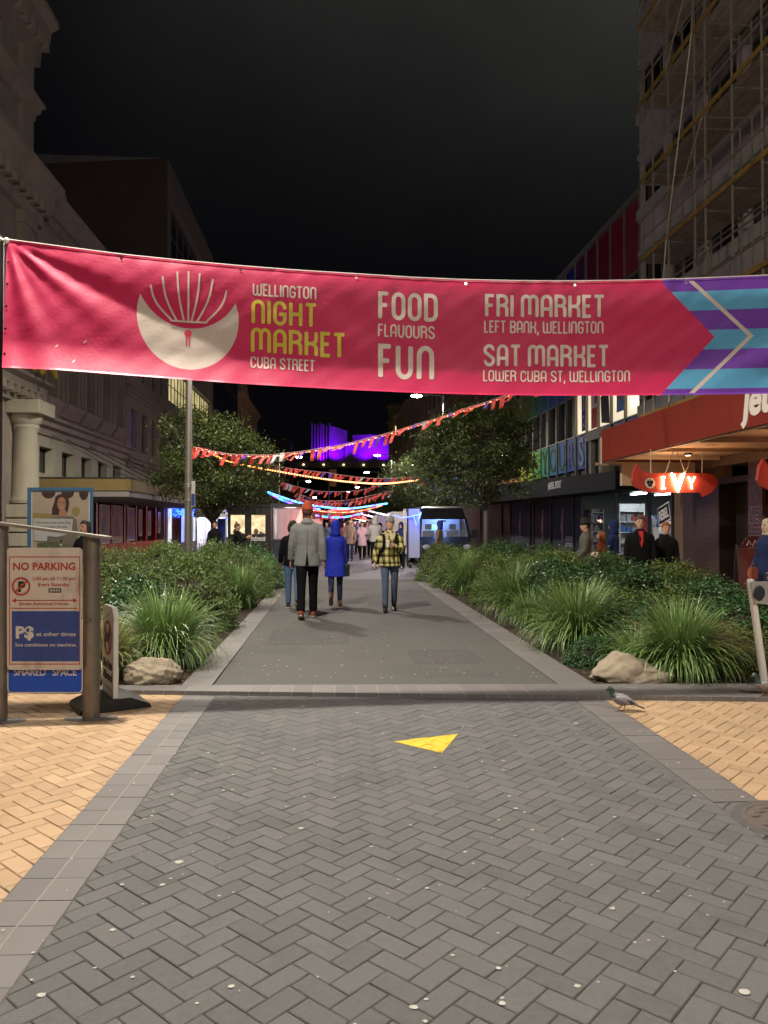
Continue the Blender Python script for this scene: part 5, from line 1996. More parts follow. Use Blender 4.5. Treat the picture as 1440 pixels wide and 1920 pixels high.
def ribbon(mb, path, t, place, lift, m=0):
    """path in print coordinates (x, y); lays a flat stroke of width t on the cloth"""
    P = [path[0]]
    for q in path[1:]:
        d = math.hypot(q[0] - P[-1][0], q[1] - P[-1][1])
        k = max(1, int(d / 4.0))
        a = P[-1]
        for i in range(1, k + 1):
            P.append((a[0] + (q[0] - a[0]) * i / k, a[1] + (q[1] - a[1]) * i / k))
    P2 = [P[0]]
    for q in P[1:]:
        if math.hypot(q[0] - P2[-1][0], q[1] - P2[-1][1]) > .05: P2.append(q)
    P = P2
    n = len(P)
    if n < 2: return
    Lf, Rt = [], []
    for i in range(n):
        a = P[max(i - 1, 0)]; c = P[min(i + 1, n - 1)]; bq = P[i]
        d1 = (bq[0] - a[0], bq[1] - a[1]); d2 = (c[0] - bq[0], c[1] - bq[1])
        l1 = math.hypot(*d1) or 1; l2 = math.hypot(*d2) or 1
        if i == 0: d1, l1 = d2, l2
        if i == n - 1: d2, l2 = d1, l1
        n1 = (-d1[1] / l1, d1[0] / l1); n2 = (-d2[1] / l2, d2[0] / l2)
        mxn, myn = n1[0] + n2[0], n1[1] + n2[1]
        q = mxn * n1[0] + myn * n1[1]
        q = max(q, .35)
        sx, sy = mxn / q, myn / q
        Lf.append((bq[0] + sx * t / 2, bq[1] + sy * t / 2)); Rt.append((bq[0] - sx * t / 2, bq[1] - sy * t / 2))
    # round the two free ends
    for end, s in ((0, -1), (n - 1, 1)):
        pass
    vsr = [place(*p, lift) for p in Lf] + [place(*p, lift) for p in Rt]
    fsr = [(i, i + 1, n + i + 1, n + i) for i in range(n - 1)]
    mb.add(vsr, fsr, m)
    for i0, i1 in ((0, 1), (n - 1, n - 2)):
        dx, dy = P[i0][0] - P[i1][0], P[i0][1] - P[i1][1]
        l = math.hypot(dx, dy) or 1
        dx, dy = dx / l, dy / l
        nx_, ny_ = -dy, dx
        pts = []
        for k in range(7):
            a = math.pi * k / 6
            pts.append((P[i0][0] + (nx_ * math.cos(a) + dx * math.sin(a) * .55) * t / 2, P[i0][1] + (ny_ * math.cos(a) + dy * math.sin(a) * .55) * t / 2))
        mb.add([place(*p, lift + .0002) for p in pts], [tuple(range(7))], m)


def banner_place(x, y, lift):
    return bpt(x, vy(x, y), lift)


M_ltr = mat('banner_cream_print', (.44, .36, .30), .45, var=.06, vscale=9, dirt=.12, dscale=12)
M_lty = mat('banner_yellow_print', (.42, .34, .03), .45, var=.06, vscale=9)


def line_text(name, s, x0, x1, yt0, yb0, m, tw, gap=.22, space=.42):
    ws = []
    tot = 0
    for i, c in enumerate(s):
        w = space if c == ' ' else glyph(c)[0] + tw
        ws.append(w)
        if i and c != ' ' and s[i - 1] != ' ': tot += gap - tw * .35
        tot += w
    k = (x1 - x0) / tot
    h = (yb0 - yt0)
    u = 0
    mb = MB()
    n_s = 0
    for i, c in enumerate(s):
        if i and c != ' ' and s[i - 1] != ' ': u += (gap - tw * .35)
        if c != ' ':
            w, strokes = glyph(c)
            for q, stq in enumerate(strokes):
                xa = x0 + (u + tw / 2) * k
                T_ = tw * h * .92
                hh = h - T_
                def cvt(a, b_):
                    X = x0 + (u + tw / 2 + a) * k
                    base = yb0 - T_ / 2 + (ybm(X) + yt(X) - ybm(x0) - yt(x0)) / 2
                    return (X, base - b_ * hh)
                ribbon(mb, [cvt(a, b_) for a, b_ in stq], T_, banner_place, .0035 + .0006 * q)
        u += ws[i]
    return mb.build(name, m, cloth, off)


line_text('lettering', 'WELLINGTON', 474, 593, 530.5, 554, M_ltr, .15, .17)
line_text('lettering', 'NIGHT', 472, 594, 561, 607, M_lty, .155, .20)
line_text('lettering', 'MARKET', 471, 647, 613.5, 661, M_lty, .155, .20)
line_text('lettering', 'CUBA STREET', 470, 590, 667.5, 689.5, M_ltr, .14, .18, .5)
line_text('lettering', 'FOOD', 710, 820, 546, 598.5, M_ltr, .155, .22)
line_text('lettering', 'FLAVOURS', 709, 815, 606.5, 631, M_ltr, .14, .18)
line_text('lettering', 'FUN', 710, 813, 644, 709, M_ltr, .15, .24)
line_text('lettering', 'FRI MARKET', 910, 1133, 551, 594.5, M_ltr, .155, .20, .45)
line_text('lettering', 'LEFT BANK, WELLINGTON', 908, 1131, 600.5, 624, M_ltr, .135, .17, .5)
line_text('lettering', 'SAT MARKET', 907, 1141, 645, 687, M_ltr, .155, .20, .45)
line_text('lettering', 'LOWER CUBA ST, WELLINGTON', 906, 1181, 693.5, 715, M_ltr, .135, .17, .5)
# emblem ribs, bar and keyhole
mb = MB()
tops = [(282.5, 534), (305, 519), (332.5, 510), (353.5, 509), (374.5, 513), (399, 523.5), (424.5, 545.5)]
bots = [(321, 599), (331, 600.5), (345, 601.5), (353, 602), (359, 602), (369, 603.5), (385, 604.5)]
for k, (a, c) in enumerate(zip(tops, bots)):
    bow = (k - 3) * 3.0
    pts = [(a[0] + (c[0] - a[0]) * i / 12 + bow * math.sin(math.pi * i / 12) * 1.0, a[1] + (c[1] - a[1]) * i / 12) for i in range(13)]
    ribbon(mb, pts, 3.6, banner_place, .0036 + .0003 * k)
ribbon(mb, [(320, 601), (352, 603.5), (388, 605)], 3.6, banner_place, .0062)
mb.build('emblem_ribs', M_ltr, cloth, off)
mb = MB()
c0 = (352.5, 625.5)
mb.add([banner_place(c0[0] + 7 * math.cos(a), c0[1] + 7 * math.sin(a), .0042) for a in [2 * math.pi * i / 20 for i in range(20)]], [tuple(range(20))])
ribbon(mb, [(349.8, 630), (349.5, 648)], 2.4, banner_place, .0048)
ribbon(mb, [(355, 630), (354.6, 648)], 2.4, banner_place, .0052)
mb.build('emblem_keyhole', mat('banner_pink_print', (.40, .014, .048), .45), cloth, off)
mb = MB()
for (a, b_) in (((108, 651), (112, 647)), ((159, 643), (163, 638.5)), ((139, 679), (143, 675))):
    ribbon(mb, [a, b_], 2, banner_place, .003)
build_each(mb, 'scuff', M_ltr, cloth, off)
# banner supports
pl_ = at(-3.0, 560, YB + .03); pr_ = bpt(1706, .5)
t = thing('banner_pole', 'slim dark pole at the far left edge that carries the banner tie', 'pole', (pl_.x, pl_.y, 0))
mb = MB(); mb.tube([(0, 0, 0), (0, 0, 4.13)], .042, 14); mb.rings([(4.13, .05, .05), (4.17, .03, .03)], 14)
mb.build('shaft', mat('dark_pole', (.05, .045, .04), .5, .3), t)
c = bpt(13, .0) - t.location
mb = MB(); mb.tube([(0, -.03, 4.14), (c.x * .5, -.02, 4.13), (c.x, c.y, c.z)], [.02, .014, .012], 8); mb.ell((.0, -.03, 4.13), (.03, .03, .035)); mb.ell((c.x, c.y - .01, c.z), (.024, .02, .03))
mb.build('tie_knot', mat('knot_pale', (.55, .58, .52), .6), t, smooth=True)
t = thing('banner_pole', 'banner support pole outside the right edge of the photo', 'pole', (pr_.x + .08, pr_.y, 0))
mb = MB(); mb.tube([(0, 0, 0), (0, 0, 4.3)], .055, 14)
mb.build('shaft', mat('dark_pole', (.05, .045, .04), .5, .3), t)
# ------------------------------------------------------------ street furniture close to the camera
M_steel = mat('weathered_steel_post', (.23, .20, .17), .42, .75, var=.3, vscale=5, bump=.3, bscale=60, dirt=.35, dscale=6)
sg = gnd(171, 1347); s0 = gnd(-3, 1352)
t = thing('steel_post_frame', 'two round steel posts joined by a slanting flat top rail at the lower left', 'sign frame', (sg.x, sg.y, 0))
off = t.location
zr = at(171, 1008, sg.y).z; zl = at(-3, 985, s0.y).z
for p, z in ((sg, zr), (s0, zl)):
    mb = MB(); mb.tube([(p.x, p.y, -.02), (p.x, p.y, z)], .068, 26); mb.build('post', M_steel, t, off, smooth='auto')
a, b_ = at(-40, 979, s0.y - .02), at(206, 1011, sg.y - .02)
mb = MB(); mb.bar(a + Vector((0, 0, .012)), b_ + Vector((0, 0, .012)), .17, .022); mb.build('top_rail', mat('rail_steel', (.36, .33, .29), .38, .7, var=.15, vscale=6), t, off)
mb = MB()
for p in (sg, s0):
    mb.rings([(.001, .22, .16), (.006, .21, .15)], 18); 
mb = MB()
for p in (sg, s0):
    m2 = MB(); m2.rings([(.0045, .22, .11), (.0055, .21, .105)], 20); m2.xf(Matrix.Translation((p.x, p.y, 0))); mb.add(m2.v, m2.f)
build_each(mb, 'mortar_patch', mat('mortar_patch', (.16, .15, .14), .9, var=.4, vscale=40, bump=.8, bscale=90), t, off)

# no parking panel (rides on the posts, a sign of its own)
def panel_frame(x0, x1, y0, y1, Y):
    """returns f(px, py, lift) onto a real flat panel standing at distance Y"""
    def f(px, py, lift=0.0):
        return at(px, py, Y - lift)
    return f


YP = 6.42
f = panel_frame(0, 0, 0, 0, YP)
base = f(85, 1140)
t = thing('no_parking_sign', 'worn cream and red no parking sign with blue paid parking panel between the steel posts', 'sign', tuple(base))
off = t.location
M_sc = mat('worn_cream_sign', (.50, .43, .375), .55, var=.16, vscale=4, dirt=.5, dscale=6)
M_sr = mat('sign_red', (.36, .05, .03), .5, var=.2, vscale=18)
M_sb = mat('sign_blue', (.035, .06, .21), .45, var=.2, vscale=9, dirt=.2, dscale=6)
M_sw = mat('sign_white', (.50, .46, .42), .5, var=.2, vscale=14)
M_sbl = mat('sign_black', (.02, .018, .016), .5)
mb = MB()
def rrect(x0, y0, x1, y1, r, n=5):
    o = []
    for cx_, cy_, a0 in ((x1 - r, y1 - r, 0), (x0 + r, y1 - r, 90), (x0 + r, y0 + r, 180), (x1 - r, y0 + r, 270)):
        for i in range(n + 1):
            a = R(a0 + 90 * i / n); o.append((cx_ + r * math.cos(a), cy_ + r * math.sin(a)))
    return o
mb.prism(rrect(13, 1027, 155, 1256, 7), lambda a, b, q: f(a, b, -q), .022)
mb.build('board', M_sc, t, off)
mb = MB()
def prect(x0, y0, x1, y1, lift, m_=0):
    mb.prism([(x0, y0), (x1, y0), (x1, y1), (x0, y1)], lambda a, b, q: f(a, b, lift - q), .0012, m_)
def outline(x0, y0, x1, y1, w, lift, m_=0):
    prect(x0, y0, x1, y0 + w, lift, m_); prect(x0, y1 - w, x1, y1, lift, m_); prect(x0, y0 + w, x0 + w, y1 - w, lift, m_); prect(x1 - w, y0 + w, x1, y1 - w, lift, m_)
outline(17, 1043.5, 150, 1246, 1.6, .0022)
def stext(s, cx_, ybase, hpx, wpx, m_, lift=.004, bold=.0, align='CENTER', sx=None):
    sz = hpx / .73
    global mb
    tm = text_mb(s, sz, lambda a, b, q: (a, b, q), align='LEFT', bold=bold * sz, thick=0)
    xs_ = [p[0] for p in tm.v]; w0 = max(xs_) - min(xs_); mn = min(xs_)
    k = wpx / w0
    mb.add([f(cx_ - wpx / 2 + (p[0] - mn) * k, ybase - p[1], lift) for p in tm.v], tm.f, m_)
stext('NO PARKING', 83, 1068.5, 14, 117, 0, bold=.028)
stext('2:00 pm till 11:30 pm', 101, 1088, 6.6, 80, 0, bold=.012)
stext('Every Saturday', 101, 1099, 6.6, 59, 0, bold=.012)
prect(91, 1103, 115, 1111, .003, 1)
for k in range(7):
    prect(93 + k * 3, 1104.5, 94.6 + k * 3, 1109.5, .005, 2)
# struck out P
n = 28
cx_, cy_ = 39.5, 1099.5
ring = [(cx_ + 17.5 * math.cos(2 * math.pi * i / n), cy_ + 17.5 * math.sin(2 * math.pi * i / n)) for i in range(n)]
ring2 = [(cx_ + 14 * math.cos(2 * math.pi * i / n), cy_ + 14 * math.sin(2 * math.pi * i / n)) for i in range(n)]
mb.add([f(*p, .004) for p in ring] + [f(*p, .004) for p in ring2], [(i, (i + 1) % n, n + (i + 1) % n, n + i) for i in range(n)], 0)
stext('P', 41, 1109, 19, 14, 1, .003, .05)
mb.prism([(28.5, 1107.5), (31, 1110), (51.5, 1091), (49, 1088.5)], lambda a, b, q: f(a, b, .0062 - q), .001, 0)
# double arrow and rules
prect(25, 1125.0, 142, 1126.6, .003, 0)
mb.poly([f(22, 1126, .0035), f(30, 1121.5, .0035), f(30, 1130, .0035)], 0)
mb.poly([f(145, 1126, .0035), f(137, 1121.5, .0035), f(137, 1130, .0035)], 0)
stext('Except Authorised Vehicles', 83, 1134.5, 5.6, 92, 0, bold=.012)
prect(21, 1140, 145, 1141.3, .003, 0)
mb.build('red_print', [M_sr, M_sbl, M_sw], t, off)
mb = MB(); prect(22, 1146, 149, 1240, .003, 0); bp = mb.build('blue_field', M_sb, t, off)
mb = MB()
stext('P$', 46.5, 1196, 22, 34, 0, .006, .045)
stext('at other times', 105, 1192.5, 7.8, 74, 0, .006, .014)
stext('See conditions on machine.', 86, 1212, 6.8, 115, 0, .006, .014)
mb.build('white_lettering', M_sw, t, off)

YQ = 6.46
f = panel_frame(0, 0, 0, 0, YQ)
t = thing('shared_space_sign', 'blue sign with white capital letters cut off by the no parking sign above it', 'sign', tuple(f(85, 1275)))
off = t.location
mb = MB(); mb.prism(rrect(13.5, 1236, 155.5, 1299.5, 8), lambda a, b, q: f(a, b, -q), .012); mb.build('board', M_sw, t, off)
mb = MB(); mb.prism(rrect(16, 1238, 153, 1297.5, 6.5), lambda a, b, q: f(a, b, .0022 - q), .001); mb.build('blue_field', mat('deep_blue_sign', (.015, .07, .42), .4, var=.1, vscale=6), t, off)
for w_ in (('SHARED', 56, 60), ('SPACE', 121, 45)):
    mb = MB()
    stext(w_[0], w_[1], 1266.5, 14, w_[2], 0, .004, .02)
    mb.build('word', M_sw, t, off)

# no-pets stand with rubber base
b0 = gnd(206, 1323)
t = thing('no_pets_stand', 'white no pets sign panel on a black rubber base behind the right steel post', 'signboard', (b0.x, b0.y, 0), R(-62))
mb = MB()
prof = [(-.30, 0), (-.285, .035), (-.12, .105), (.12, .105), (.285, .035), (.30, 0)]
n = len(prof)
mb.add([(-.25, p[0], p[1]) for p in prof] + [(.25, p[0], p[1]) for p in prof], [(i, i + 1, i + 1 + n, i + n) for i in range(n - 1)] + [tuple(range(n)), tuple(reversed(range(n, 2 * n))), (0, n, 2 * n - 1, n - 1)])
bs = mb.build('rubber_base', mat('black_rubber', (.022, .022, .022), .42, bump=.3, bscale=50), t)
mb = MB(); mb.box((-.2, -.012, .106), (.2, .012, .112)); mb.build('slot_strip', M_steel, bs)
mb = MB()
mb.prism([(-.225, .105), (.225, .105), (.225, .80), (.16, .88), (-.16, .88), (-.225, .80)], lambda a, b, q: (a, -.02 + q, b), .04)
pn = mb.build('panel', mat('white_corflute', (.60, .57, .53), .5, var=.06, vscale=5), t)
mb = MB()
def g2(a, b, lift): return (a, -.021 - lift, b)
n = 30
for (r0, r1) in ((.155, .125),):
    cy_ = .60
    o1 = [(r0 * math.cos(2 * math.pi * i / n), cy_ + r0 * math.sin(2 * math.pi * i / n)) for i in range(n)]
    o2 = [(r1 * math.cos(2 * math.pi * i / n), cy_ + r1 * math.sin(2 * math.pi * i / n)) for i in range(n)]
    mb.add([g2(*p, .003) for p in o1] + [g2(*p, .003) for p in o2], [(i, (i + 1) % n, n + (i + 1) % n, n + i) for i in range(n)], 0)
mb.prism([(-.105, .69), (-.085, .71), (.105, .51), (.085, .49)], lambda a, b, q: g2(a, b, .0045 - q), .001, 0)
for outl in ([(-.10, .56), (.07, .56), (.09, .64), (-.09, .65)], [(.05, .62), (.13, .66), (.12, .71), (.06, .72), (.03, .66)], [(-.10, .57), (-.07, .57), (-.08, .49), (-.10, .49)], [(.03, .57), (.06, .57), (.065, .49), (.045, .49)], [(-.09, .64), (-.14, .70), (-.12, .70), (-.07, .65)]):
    mb.prism(outl, lambda a, b, q: g2(a, b, .0015 - q), .001, 1)
text_mb('No Pets', .105, lambda a, b, q: g2(a, .335 + b, .001 + q), mb, 1, bold=.003)
text_mb('Allowed', .105, lambda a, b, q: g2(a, .235 + b, .001 + q), mb, 1, bold=.003)
mb.box((-.17, -.0225, .165), (.17, -.0212, .172), 1)
mb.build('emblem_and_lettering', [M_sr, M_sbl], pn)
ch_ = thing('chain', 'thin chain tying the no pets stand to the steel post', 'chain', (sg.x, sg.y, .6))
mb = MB()
p0 = at(186, 1162, sg.y); p1 = at(205, 1150, b0.y); pm0 = at(150, 1158, sg.y - .08)
pts = [pm0, at(165, 1163, sg.y - .09), at(183, 1163, sg.y - .02), at(195, 1160, (sg.y + b0.y) / 2), p1]
for i in range(len(pts) - 1):
    for k in range(6):
        a = pts[i].lerp(pts[i + 1], k / 6); c = pts[i].lerp(pts[i + 1], (k + .9) / 6)
        mb.tube([a, c], [.006 if k % 2 else .004] * 2, 5)
mb.build('links', M_steel, ch_, ch_.location)

# leaning white post at the right edge with a clear sheet
wp = gnd(1436, 1299); tp = at(1407, 1088, wp.y - .05)
t = thing('white_post', 'leaning white plastic post at the right edge with a clear sheet hanging off it', 'post', (wp.x, wp.y, 0))
mb = MB(); mb.tube([wp, wp.lerp(tp, .5), tp], [.036, .034, .033], 18); mb.tube([tp, tp + (tp - wp).normalized() * .01], [.033, .026], 18)
mb.build('shaft', mat('white_plastic', (.80, .77, .72), .4, var=.05, dirt=.15, dscale=6), t, t.location, smooth='auto')
mb = MB(); q = [at(1408, 1090, wp.y - .1), at(1449, 1090, wp.y - .1), at(1449, 1135, wp.y - .1), at(1416, 1131, wp.y - .1)]
mb.add([*q, *[p + Vector((0, .006, 0)) for p in q]], [(0, 1, 2, 3), (7, 6, 5, 4), (0, 4, 5, 1), (1, 5, 6, 2), (2, 6, 7, 3), (3, 7, 4, 0)])
sh = mb.build('clear_sheet', mat('cloudy_sheet', (.45, .44, .42), .25, alpha=.62), t, t.location)
mb = MB(); c = at(1424, 1112, wp.y - .11); mb.ell(c, (.055, .012, .07)); mb.build('dark_sticker', mat('blue_black_print', (.03, .035, .05), .5), sh, t.location)

# poster stand
YS = 13.8
f = panel_frame(0, 0, 0, 0, YS)
t = thing('advertising_panel', 'blue framed poster of a smiling dark haired woman behind the steel posts', 'poster stand', (f(113, 1000).x, YS, 0))
off = t.location
mb = MB()
zb_ = .12
for (x0, y0, x1, y1) in ((51, 914, 175, 920), (51, 920, 58.5, 1085), (168.5, 920, 175, 1085)):
    mb.prism([(x0, y0), (x1, y0), (x1, y1), (x0, y1)], lambda a, b, q: f(a, b, .03 - q), .16)
mb.prism([(60, 1085), (165, 1085), (165, 1147), (60, 1147)], lambda a, b, q: f(a, b, -.03 - q), .08)
mb.build('frame', mat('blue_frame', (.03, .075, .13), .5), t, off)
mb = MB()
def pp(pts, lift, m_): mb.prism(pts, lambda a, b, q: f(a, b, lift - q), .002, m_)
pp([(58.6, 920.2), (168.4, 920.2), (168.4, 1084.8), (58.6, 1084.8)], .0, 1)
pp([(60.5, 922.5), (166.5, 922.5), (166.5, 1083), (60.5, 1083)], .004, 0)
for cx_, rx in ((91, 13), (127, 12), (157, 9)):
    pp([(cx_ + rx * math.cos(a), 922.6 + (12 if cx_ < 150 else 15) * math.sin(a)) for a in [math.pi * i / 14 for i in range(15)]], .007, 2)
pp([(61, 961), (98, 964), (100, 972), (61, 971)], .007, 5)
pp([(142 + 8 * math.cos(a), 959 + 9 * math.sin(a)) for a in [2 * math.pi * i / 16 for i in range(16)]], .007, 5)
# figure: hair, neck, face, top
pp([(104, 931), (110, 927), (120, 926), (127, 930), (130, 942), (128, 956), (124, 964), (106, 966), (97, 965), (98, 952), (102, 941)], .010, 2)
pp([(112, 955), (123, 955), (125, 966), (134, 971), (102, 971), (110, 966)], .013, 3)
pp([(115.5 + 8 * math.cos(a), 945 + 13 * math.sin(a)) for a in [2 * math.pi * i / 18 for i in range(18)]], .016, 3)
pp([(110, 941.5), (114, 941.5), (114, 943), (110, 943)], .019, 2); pp([(118, 941.5), (122, 941.5), (122, 943), (118, 943)], .019, 2)
pp([(112, 951), (116, 952.3), (120, 951), (116, 954.2)], .019, 4)
pp([(98, 968), (136, 968), (144, 975), (146, 1005), (140, 1083), (92, 1083), (88, 1000), (92, 975)], .014, 6)
pp([(62.5, 972), (137, 973), (134, 1000), (108, 1007), (66, 1003)], .022, 4)
pp([(64, 994), (90, 996), (88, 1015), (65, 1014)], .020, 4)
pp([(70, 1018), (110, 1015), (112, 1060), (70, 1083), (62, 1083)], .019, 7)
mb.build('poster', [mat('poster_beige', (.21, .165, .125), .5, var=.08), mat('poster_white_edge', (.30, .29, .27), .5), mat('poster_hair', (.028, .016, .014), .5), mat('poster_skin_tone', (.20, .10, .065), .5),
                    mat('poster_card', (.24, .235, .22), .5), mat('poster_ochre', (.15, .115, .04), .5), mat('poster_top', (.09, .075, .06), .5, var=.3, vscale=12), mat('poster_green', (.05, .06, .025), .6, var=.6, vscale=16)], t, off)
for ln_ in (('This is the most rewarding', 99, 981.5, 66), ('or even who I let me', 96, 989.5, 58), ('fully', 121, 998, 14)):
    mb = MB()
    stext(ln_[0], ln_[1], ln_[2], 4.2, ln_[3], 0, .026, .01)
    mb.build('poster_line', mat('poster_ink', (.06, .055, .05), .5), t, off)

# pigeons
M_pg = mat('pigeon_grey', (.27, .25, .265), .6, var=.1, vscale=40)
def pigeon(loc, rz, label, s=1.0, head_up=0.0):
    t = thing('pigeon', label, 'pigeon', loc, rz, 'pigeons on the paving')
    t.scale = (s, s, s)
    mb = MB()   # facing -x
    mb.tube([(-.150, 0, .205), (-.128, 0, .222), (-.112, 0, .213), (-.100, 0, .175), (-.075, 0, .138), (-.03, 0, .118), (.03, 0, .105), (.08, 0, .09), (.12, 0, .072)],
            [(.012, .012), (.024, .025), (.024, .025), (.026, .028), (.045, .045), (.058, .058), (.052, .052), (.034, .030), (.02, .014)], 14, caps='round', up=(0, 1, 0))
    ext = MB()
    ext.tube([(-.150, 0, .212), (-.172, 0, .205)], [.007, .002], 6, 2)
    for sd in (-1, 1):
        ext.ell((-.135, .020 * sd, .224), (.0045, .003, .0045), 3, 6, 4)
    ext.prism([(.08, -.025), (.20, -.035), (.20, .035), (.08, .025)], lambda a, b, q: (a, b, .078 - (a - .08) * .36 - q), .006, 4)
    b_ = mb.build('body', [M_pg, mat('pigeon_neck', (.045, .085, .075), .35), mat('pigeon_beak', (.05, .045, .045), .5), mat('pigeon_eye', (.4, .12, .02), .3), mat('pigeon_tail', (.055, .055, .062), .6)], t, smooth=True, remesh=.004, fair=2, extra=ext)
    me = b_.data
    if len(me.materials) < 5:
        pass
    for p in me.polygons:
        if p.material_index == 0 and p.center.x < -.078 and p.center.z > .13: p.material_index = 1
    for sd in (-1, 1):
        mb = MB()
        mb.tube([(-.055, .048 * sd, .135), (.0, .057 * sd, .128), (.07, .045 * sd, .095), (.135, .022 * sd, .068)], [(.010, .022), (.011, .037), (.010, .028), (.004, .008)], 10, 0, caps='round', up=(0, 1, 0))
        mb.tube([(.03, .066 * sd, .122), (.075, .055 * sd, .078)], [(.004, .007)] * 2, 6, 1, up=(0, 1, 0))
        mb.tube([(.06, .062 * sd, .118), (.10, .048 * sd, .076)], [(.004, .006)] * 2, 6, 1, up=(0, 1, 0))
        mb.build('wing', [mat('pigeon_wing', (.34, .32, .33), .6, var=.15, vscale=60), mat('pigeon_bar', (.035, .035, .04), .6)], t, smooth=True)
        mb = MB()
        fx = -.02 + .035 * sd
        mb.tube([(-.0, .02 * sd, .075), (fx + .012, .022 * sd, .035), (fx, .022 * sd, .006)], [.009, .004, .004], 6)
        for a in (-.5, 0, .5):
            mb.tube([(fx, .022 * sd, .005), (fx - .028 * math.cos(a), .022 * sd + .028 * math.sin(a), .003)], [.003, .002], 5)
        mb.tube([(fx, .022 * sd, .005), (fx + .015, .022 * sd, .003)], [.003, .002], 5)
        mb.build('leg', mat('pigeon_leg', (.30, .10, .07), .6), t, smooth=True)
pg = gnd(1168, 1334)
pigeon((pg.x, pg.y, .002), R(-8), 'grey pigeon walking left where the yellow paving meets the grey band', .88)
pg = gnd(1432, 1316)
pigeon((pg.x + .05, pg.y + .06, .041), R(8), 'darker pigeon on the kerb at the right edge beside the white post', .88)

# ------------------------------------------------------------ lamp posts
M_lp = mat('lamp_post_grey', (.20, .18, .155), .5, .4, var=.12, vscale=2, dirt=.2)
M_head = mat('lamp_head', (.25, .25, .25), .5)
M_lens = emis('lamp_lens', (1.0, .95, .82), 40)
def lamp_post(X, Y, h, hx, label, lens=True, r=.07, group='street lamp posts down the street', size=1.0):
    t = thing('street_lamp', label, 'street lamp', (X, Y, .02), 0, group)
    mb = MB(); mb.tube([(0, 0, 0), (0, 0, h * .5), (0, 0, h)], [r, r * .85, r * .6], 12); mb.rings([(0, r * 1.8, r * 1.8), (.12, r * 1.7, r * 1.7), (.16, r, r)], 14)
    mb.build('post', M_lp, t, smooth='auto')
    mb = MB(); mb.tube([(0, 0, h - .05), (hx * .55, 0, h + .0), (hx, 0, h - .02)], [r * .5, r * .42, r * .35], 8); mb.build('arm', M_lp, t)
    s = math.copysign(1, hx)
    mb = MB(); mb.ell((hx + s * .22 * size, 0, h - .02), (.34 * size, .13 * size, .06 * size), 0, 14, 6); hd_ = mb.build('lamp_head', M_head, t, smooth=True)
    if lens:
        mb = MB(); mb.ell((hx + s * .24 * size, -.02, h - .07), (.27 * size, .14 * size, .085 * size), 0, 12, 6); mb.build('lens', M_lens, hd_, smooth=True)
    return t
# tall near pole on the left bed; its lamp hangs behind the banner
pL = at(353, 1000, 20.0)
lamp_post(pL.x, pL.y, 8.0, .85, 'tall grey lamp post rising from the left bed behind the banner', r=.105)
tt = thing('pole_sign', 'narrow blue and white plate strapped to the near left lamp post', 'sign', (pL.x + .16, pL.y, 3))
mb = MB()
pz0, pz1 = at(362, 950, 19.9).z, at(362, 902, 19.9).z
mb.box((pL.x + .10, 19.86, pz0), (pL.x + .19, 19.9, pz1), 0); mb.box((pL.x + .105, 19.85, pz0 + .02), (pL.x + .185, 19.859, (pz0 + pz1) / 2), 1)
mb.build('plate', [M_sw, mat('navy_print', (.03, .05, .22), .5)], tt, tt.location)
mb = MB()
for z in (pz0 + .15, pz1 - .1, pz0 + .5): 
    m2 = MB(); m2.rings([(z, .112, .112), (z + .03, .112, .112)], 16); m2.xf(Matrix.Translation((pL.x, pL.y, 0))); mb.add(m2.v, m2.f)
build_each(mb, 'strap', mat('steel_strap', (.5, .48, .45), .3, .9), tt, tt.location)
for (pxp, pxh, pyh, Y, lab) in ((832, 783, 741, 38, 'bright street lamp on a tall post behind the right street tree'),
                              (735, 709, 853, 70, 'second lit street lamp on the right, in front of the violet hall'),
                              (710, 689, 885, 93, 'third lit street lamp on the right side'),
                              (523, 560, 856, 71, 'lit street lamp on the left whose head sits among the flags'),
                              (558, 577, 902, 112, 'small lit street lamp on the left below the flags'),
                              (640, 653, 921, 140, 'far lit street lamp hanging over the middle of the street'),
                              (686, 671, 913, 130, 'far lit street lamp right of the middle'),
                              (581, 588, 932, 150, 'tiny far lit street lamp left of the middle')):
    a, c = at(pxp, pyh, Y), at(pxh, pyh, Y)
    lamp_post(a.x, Y, a.z, (c.x - a.x) * .86, lab, r=.07 + Y * .0005, size=.9 + Y * .003)
# hidden-from-view lamps that light the foreground, modelled in full
lamp_post(-4.6, 6.72, 8.75, 1.7, 'street lamp standing left of the banner, out of the photo', r=.09)
lamp_post(5.4, -3.0, 8.55, -1.7, 'street lamp behind the viewer, out of the photo', r=.09)
for (px, y0, Y, lab) in ((511, 838, 88, 'thin unlit mast on the left'), (617, 880, 100, 'pale banner mast in the middle'), (668, 905, 120, 'thin far mast right of the middle'), (522, 868, 60, 'slim pole left of the flags')):
    a = at(px, y0, Y)
    t = thing('mast', lab, 'mast', (a.x, Y, 0), 0, 'bare masts down the street')
    mb = MB(); mb.tube([(0, 0, 0), (0, 0, a.z)], .06, 8)
    mb.build('shaft', M_lp, t)
    if px == 617:
        mb = MB(); mb.box((.1, -.02, a.z - 2.2), (.95, .02, a.z)); mb.build('hanging_flag', mat('orange_flag', (.45, .26, .14), .6), t)
# ------------------------------------------------------------ festoons across the street
def span(pts, n):
    """smooth curve through 3-D points (Catmull-Rom)"""
    P = [pts[0]] + list(pts) + [pts[-1]]
    out = []
    seg = len(pts) - 1
    for i in range(seg):
        for k in range(n // seg):
            t = k / (n // seg)
            p0, p1, p2, p3 = P[i], P[i + 1], P[i + 2], P[i + 3]
            out.append(.5 * ((2 * p1) + (p2 - p0) * t + (2 * p0 - 5 * p1 + 4 * p2 - p3) * t * t + (3 * p1 - p0 - 3 * p2 + p3) * t ** 3))
    out.append(pts[-1])
    return out


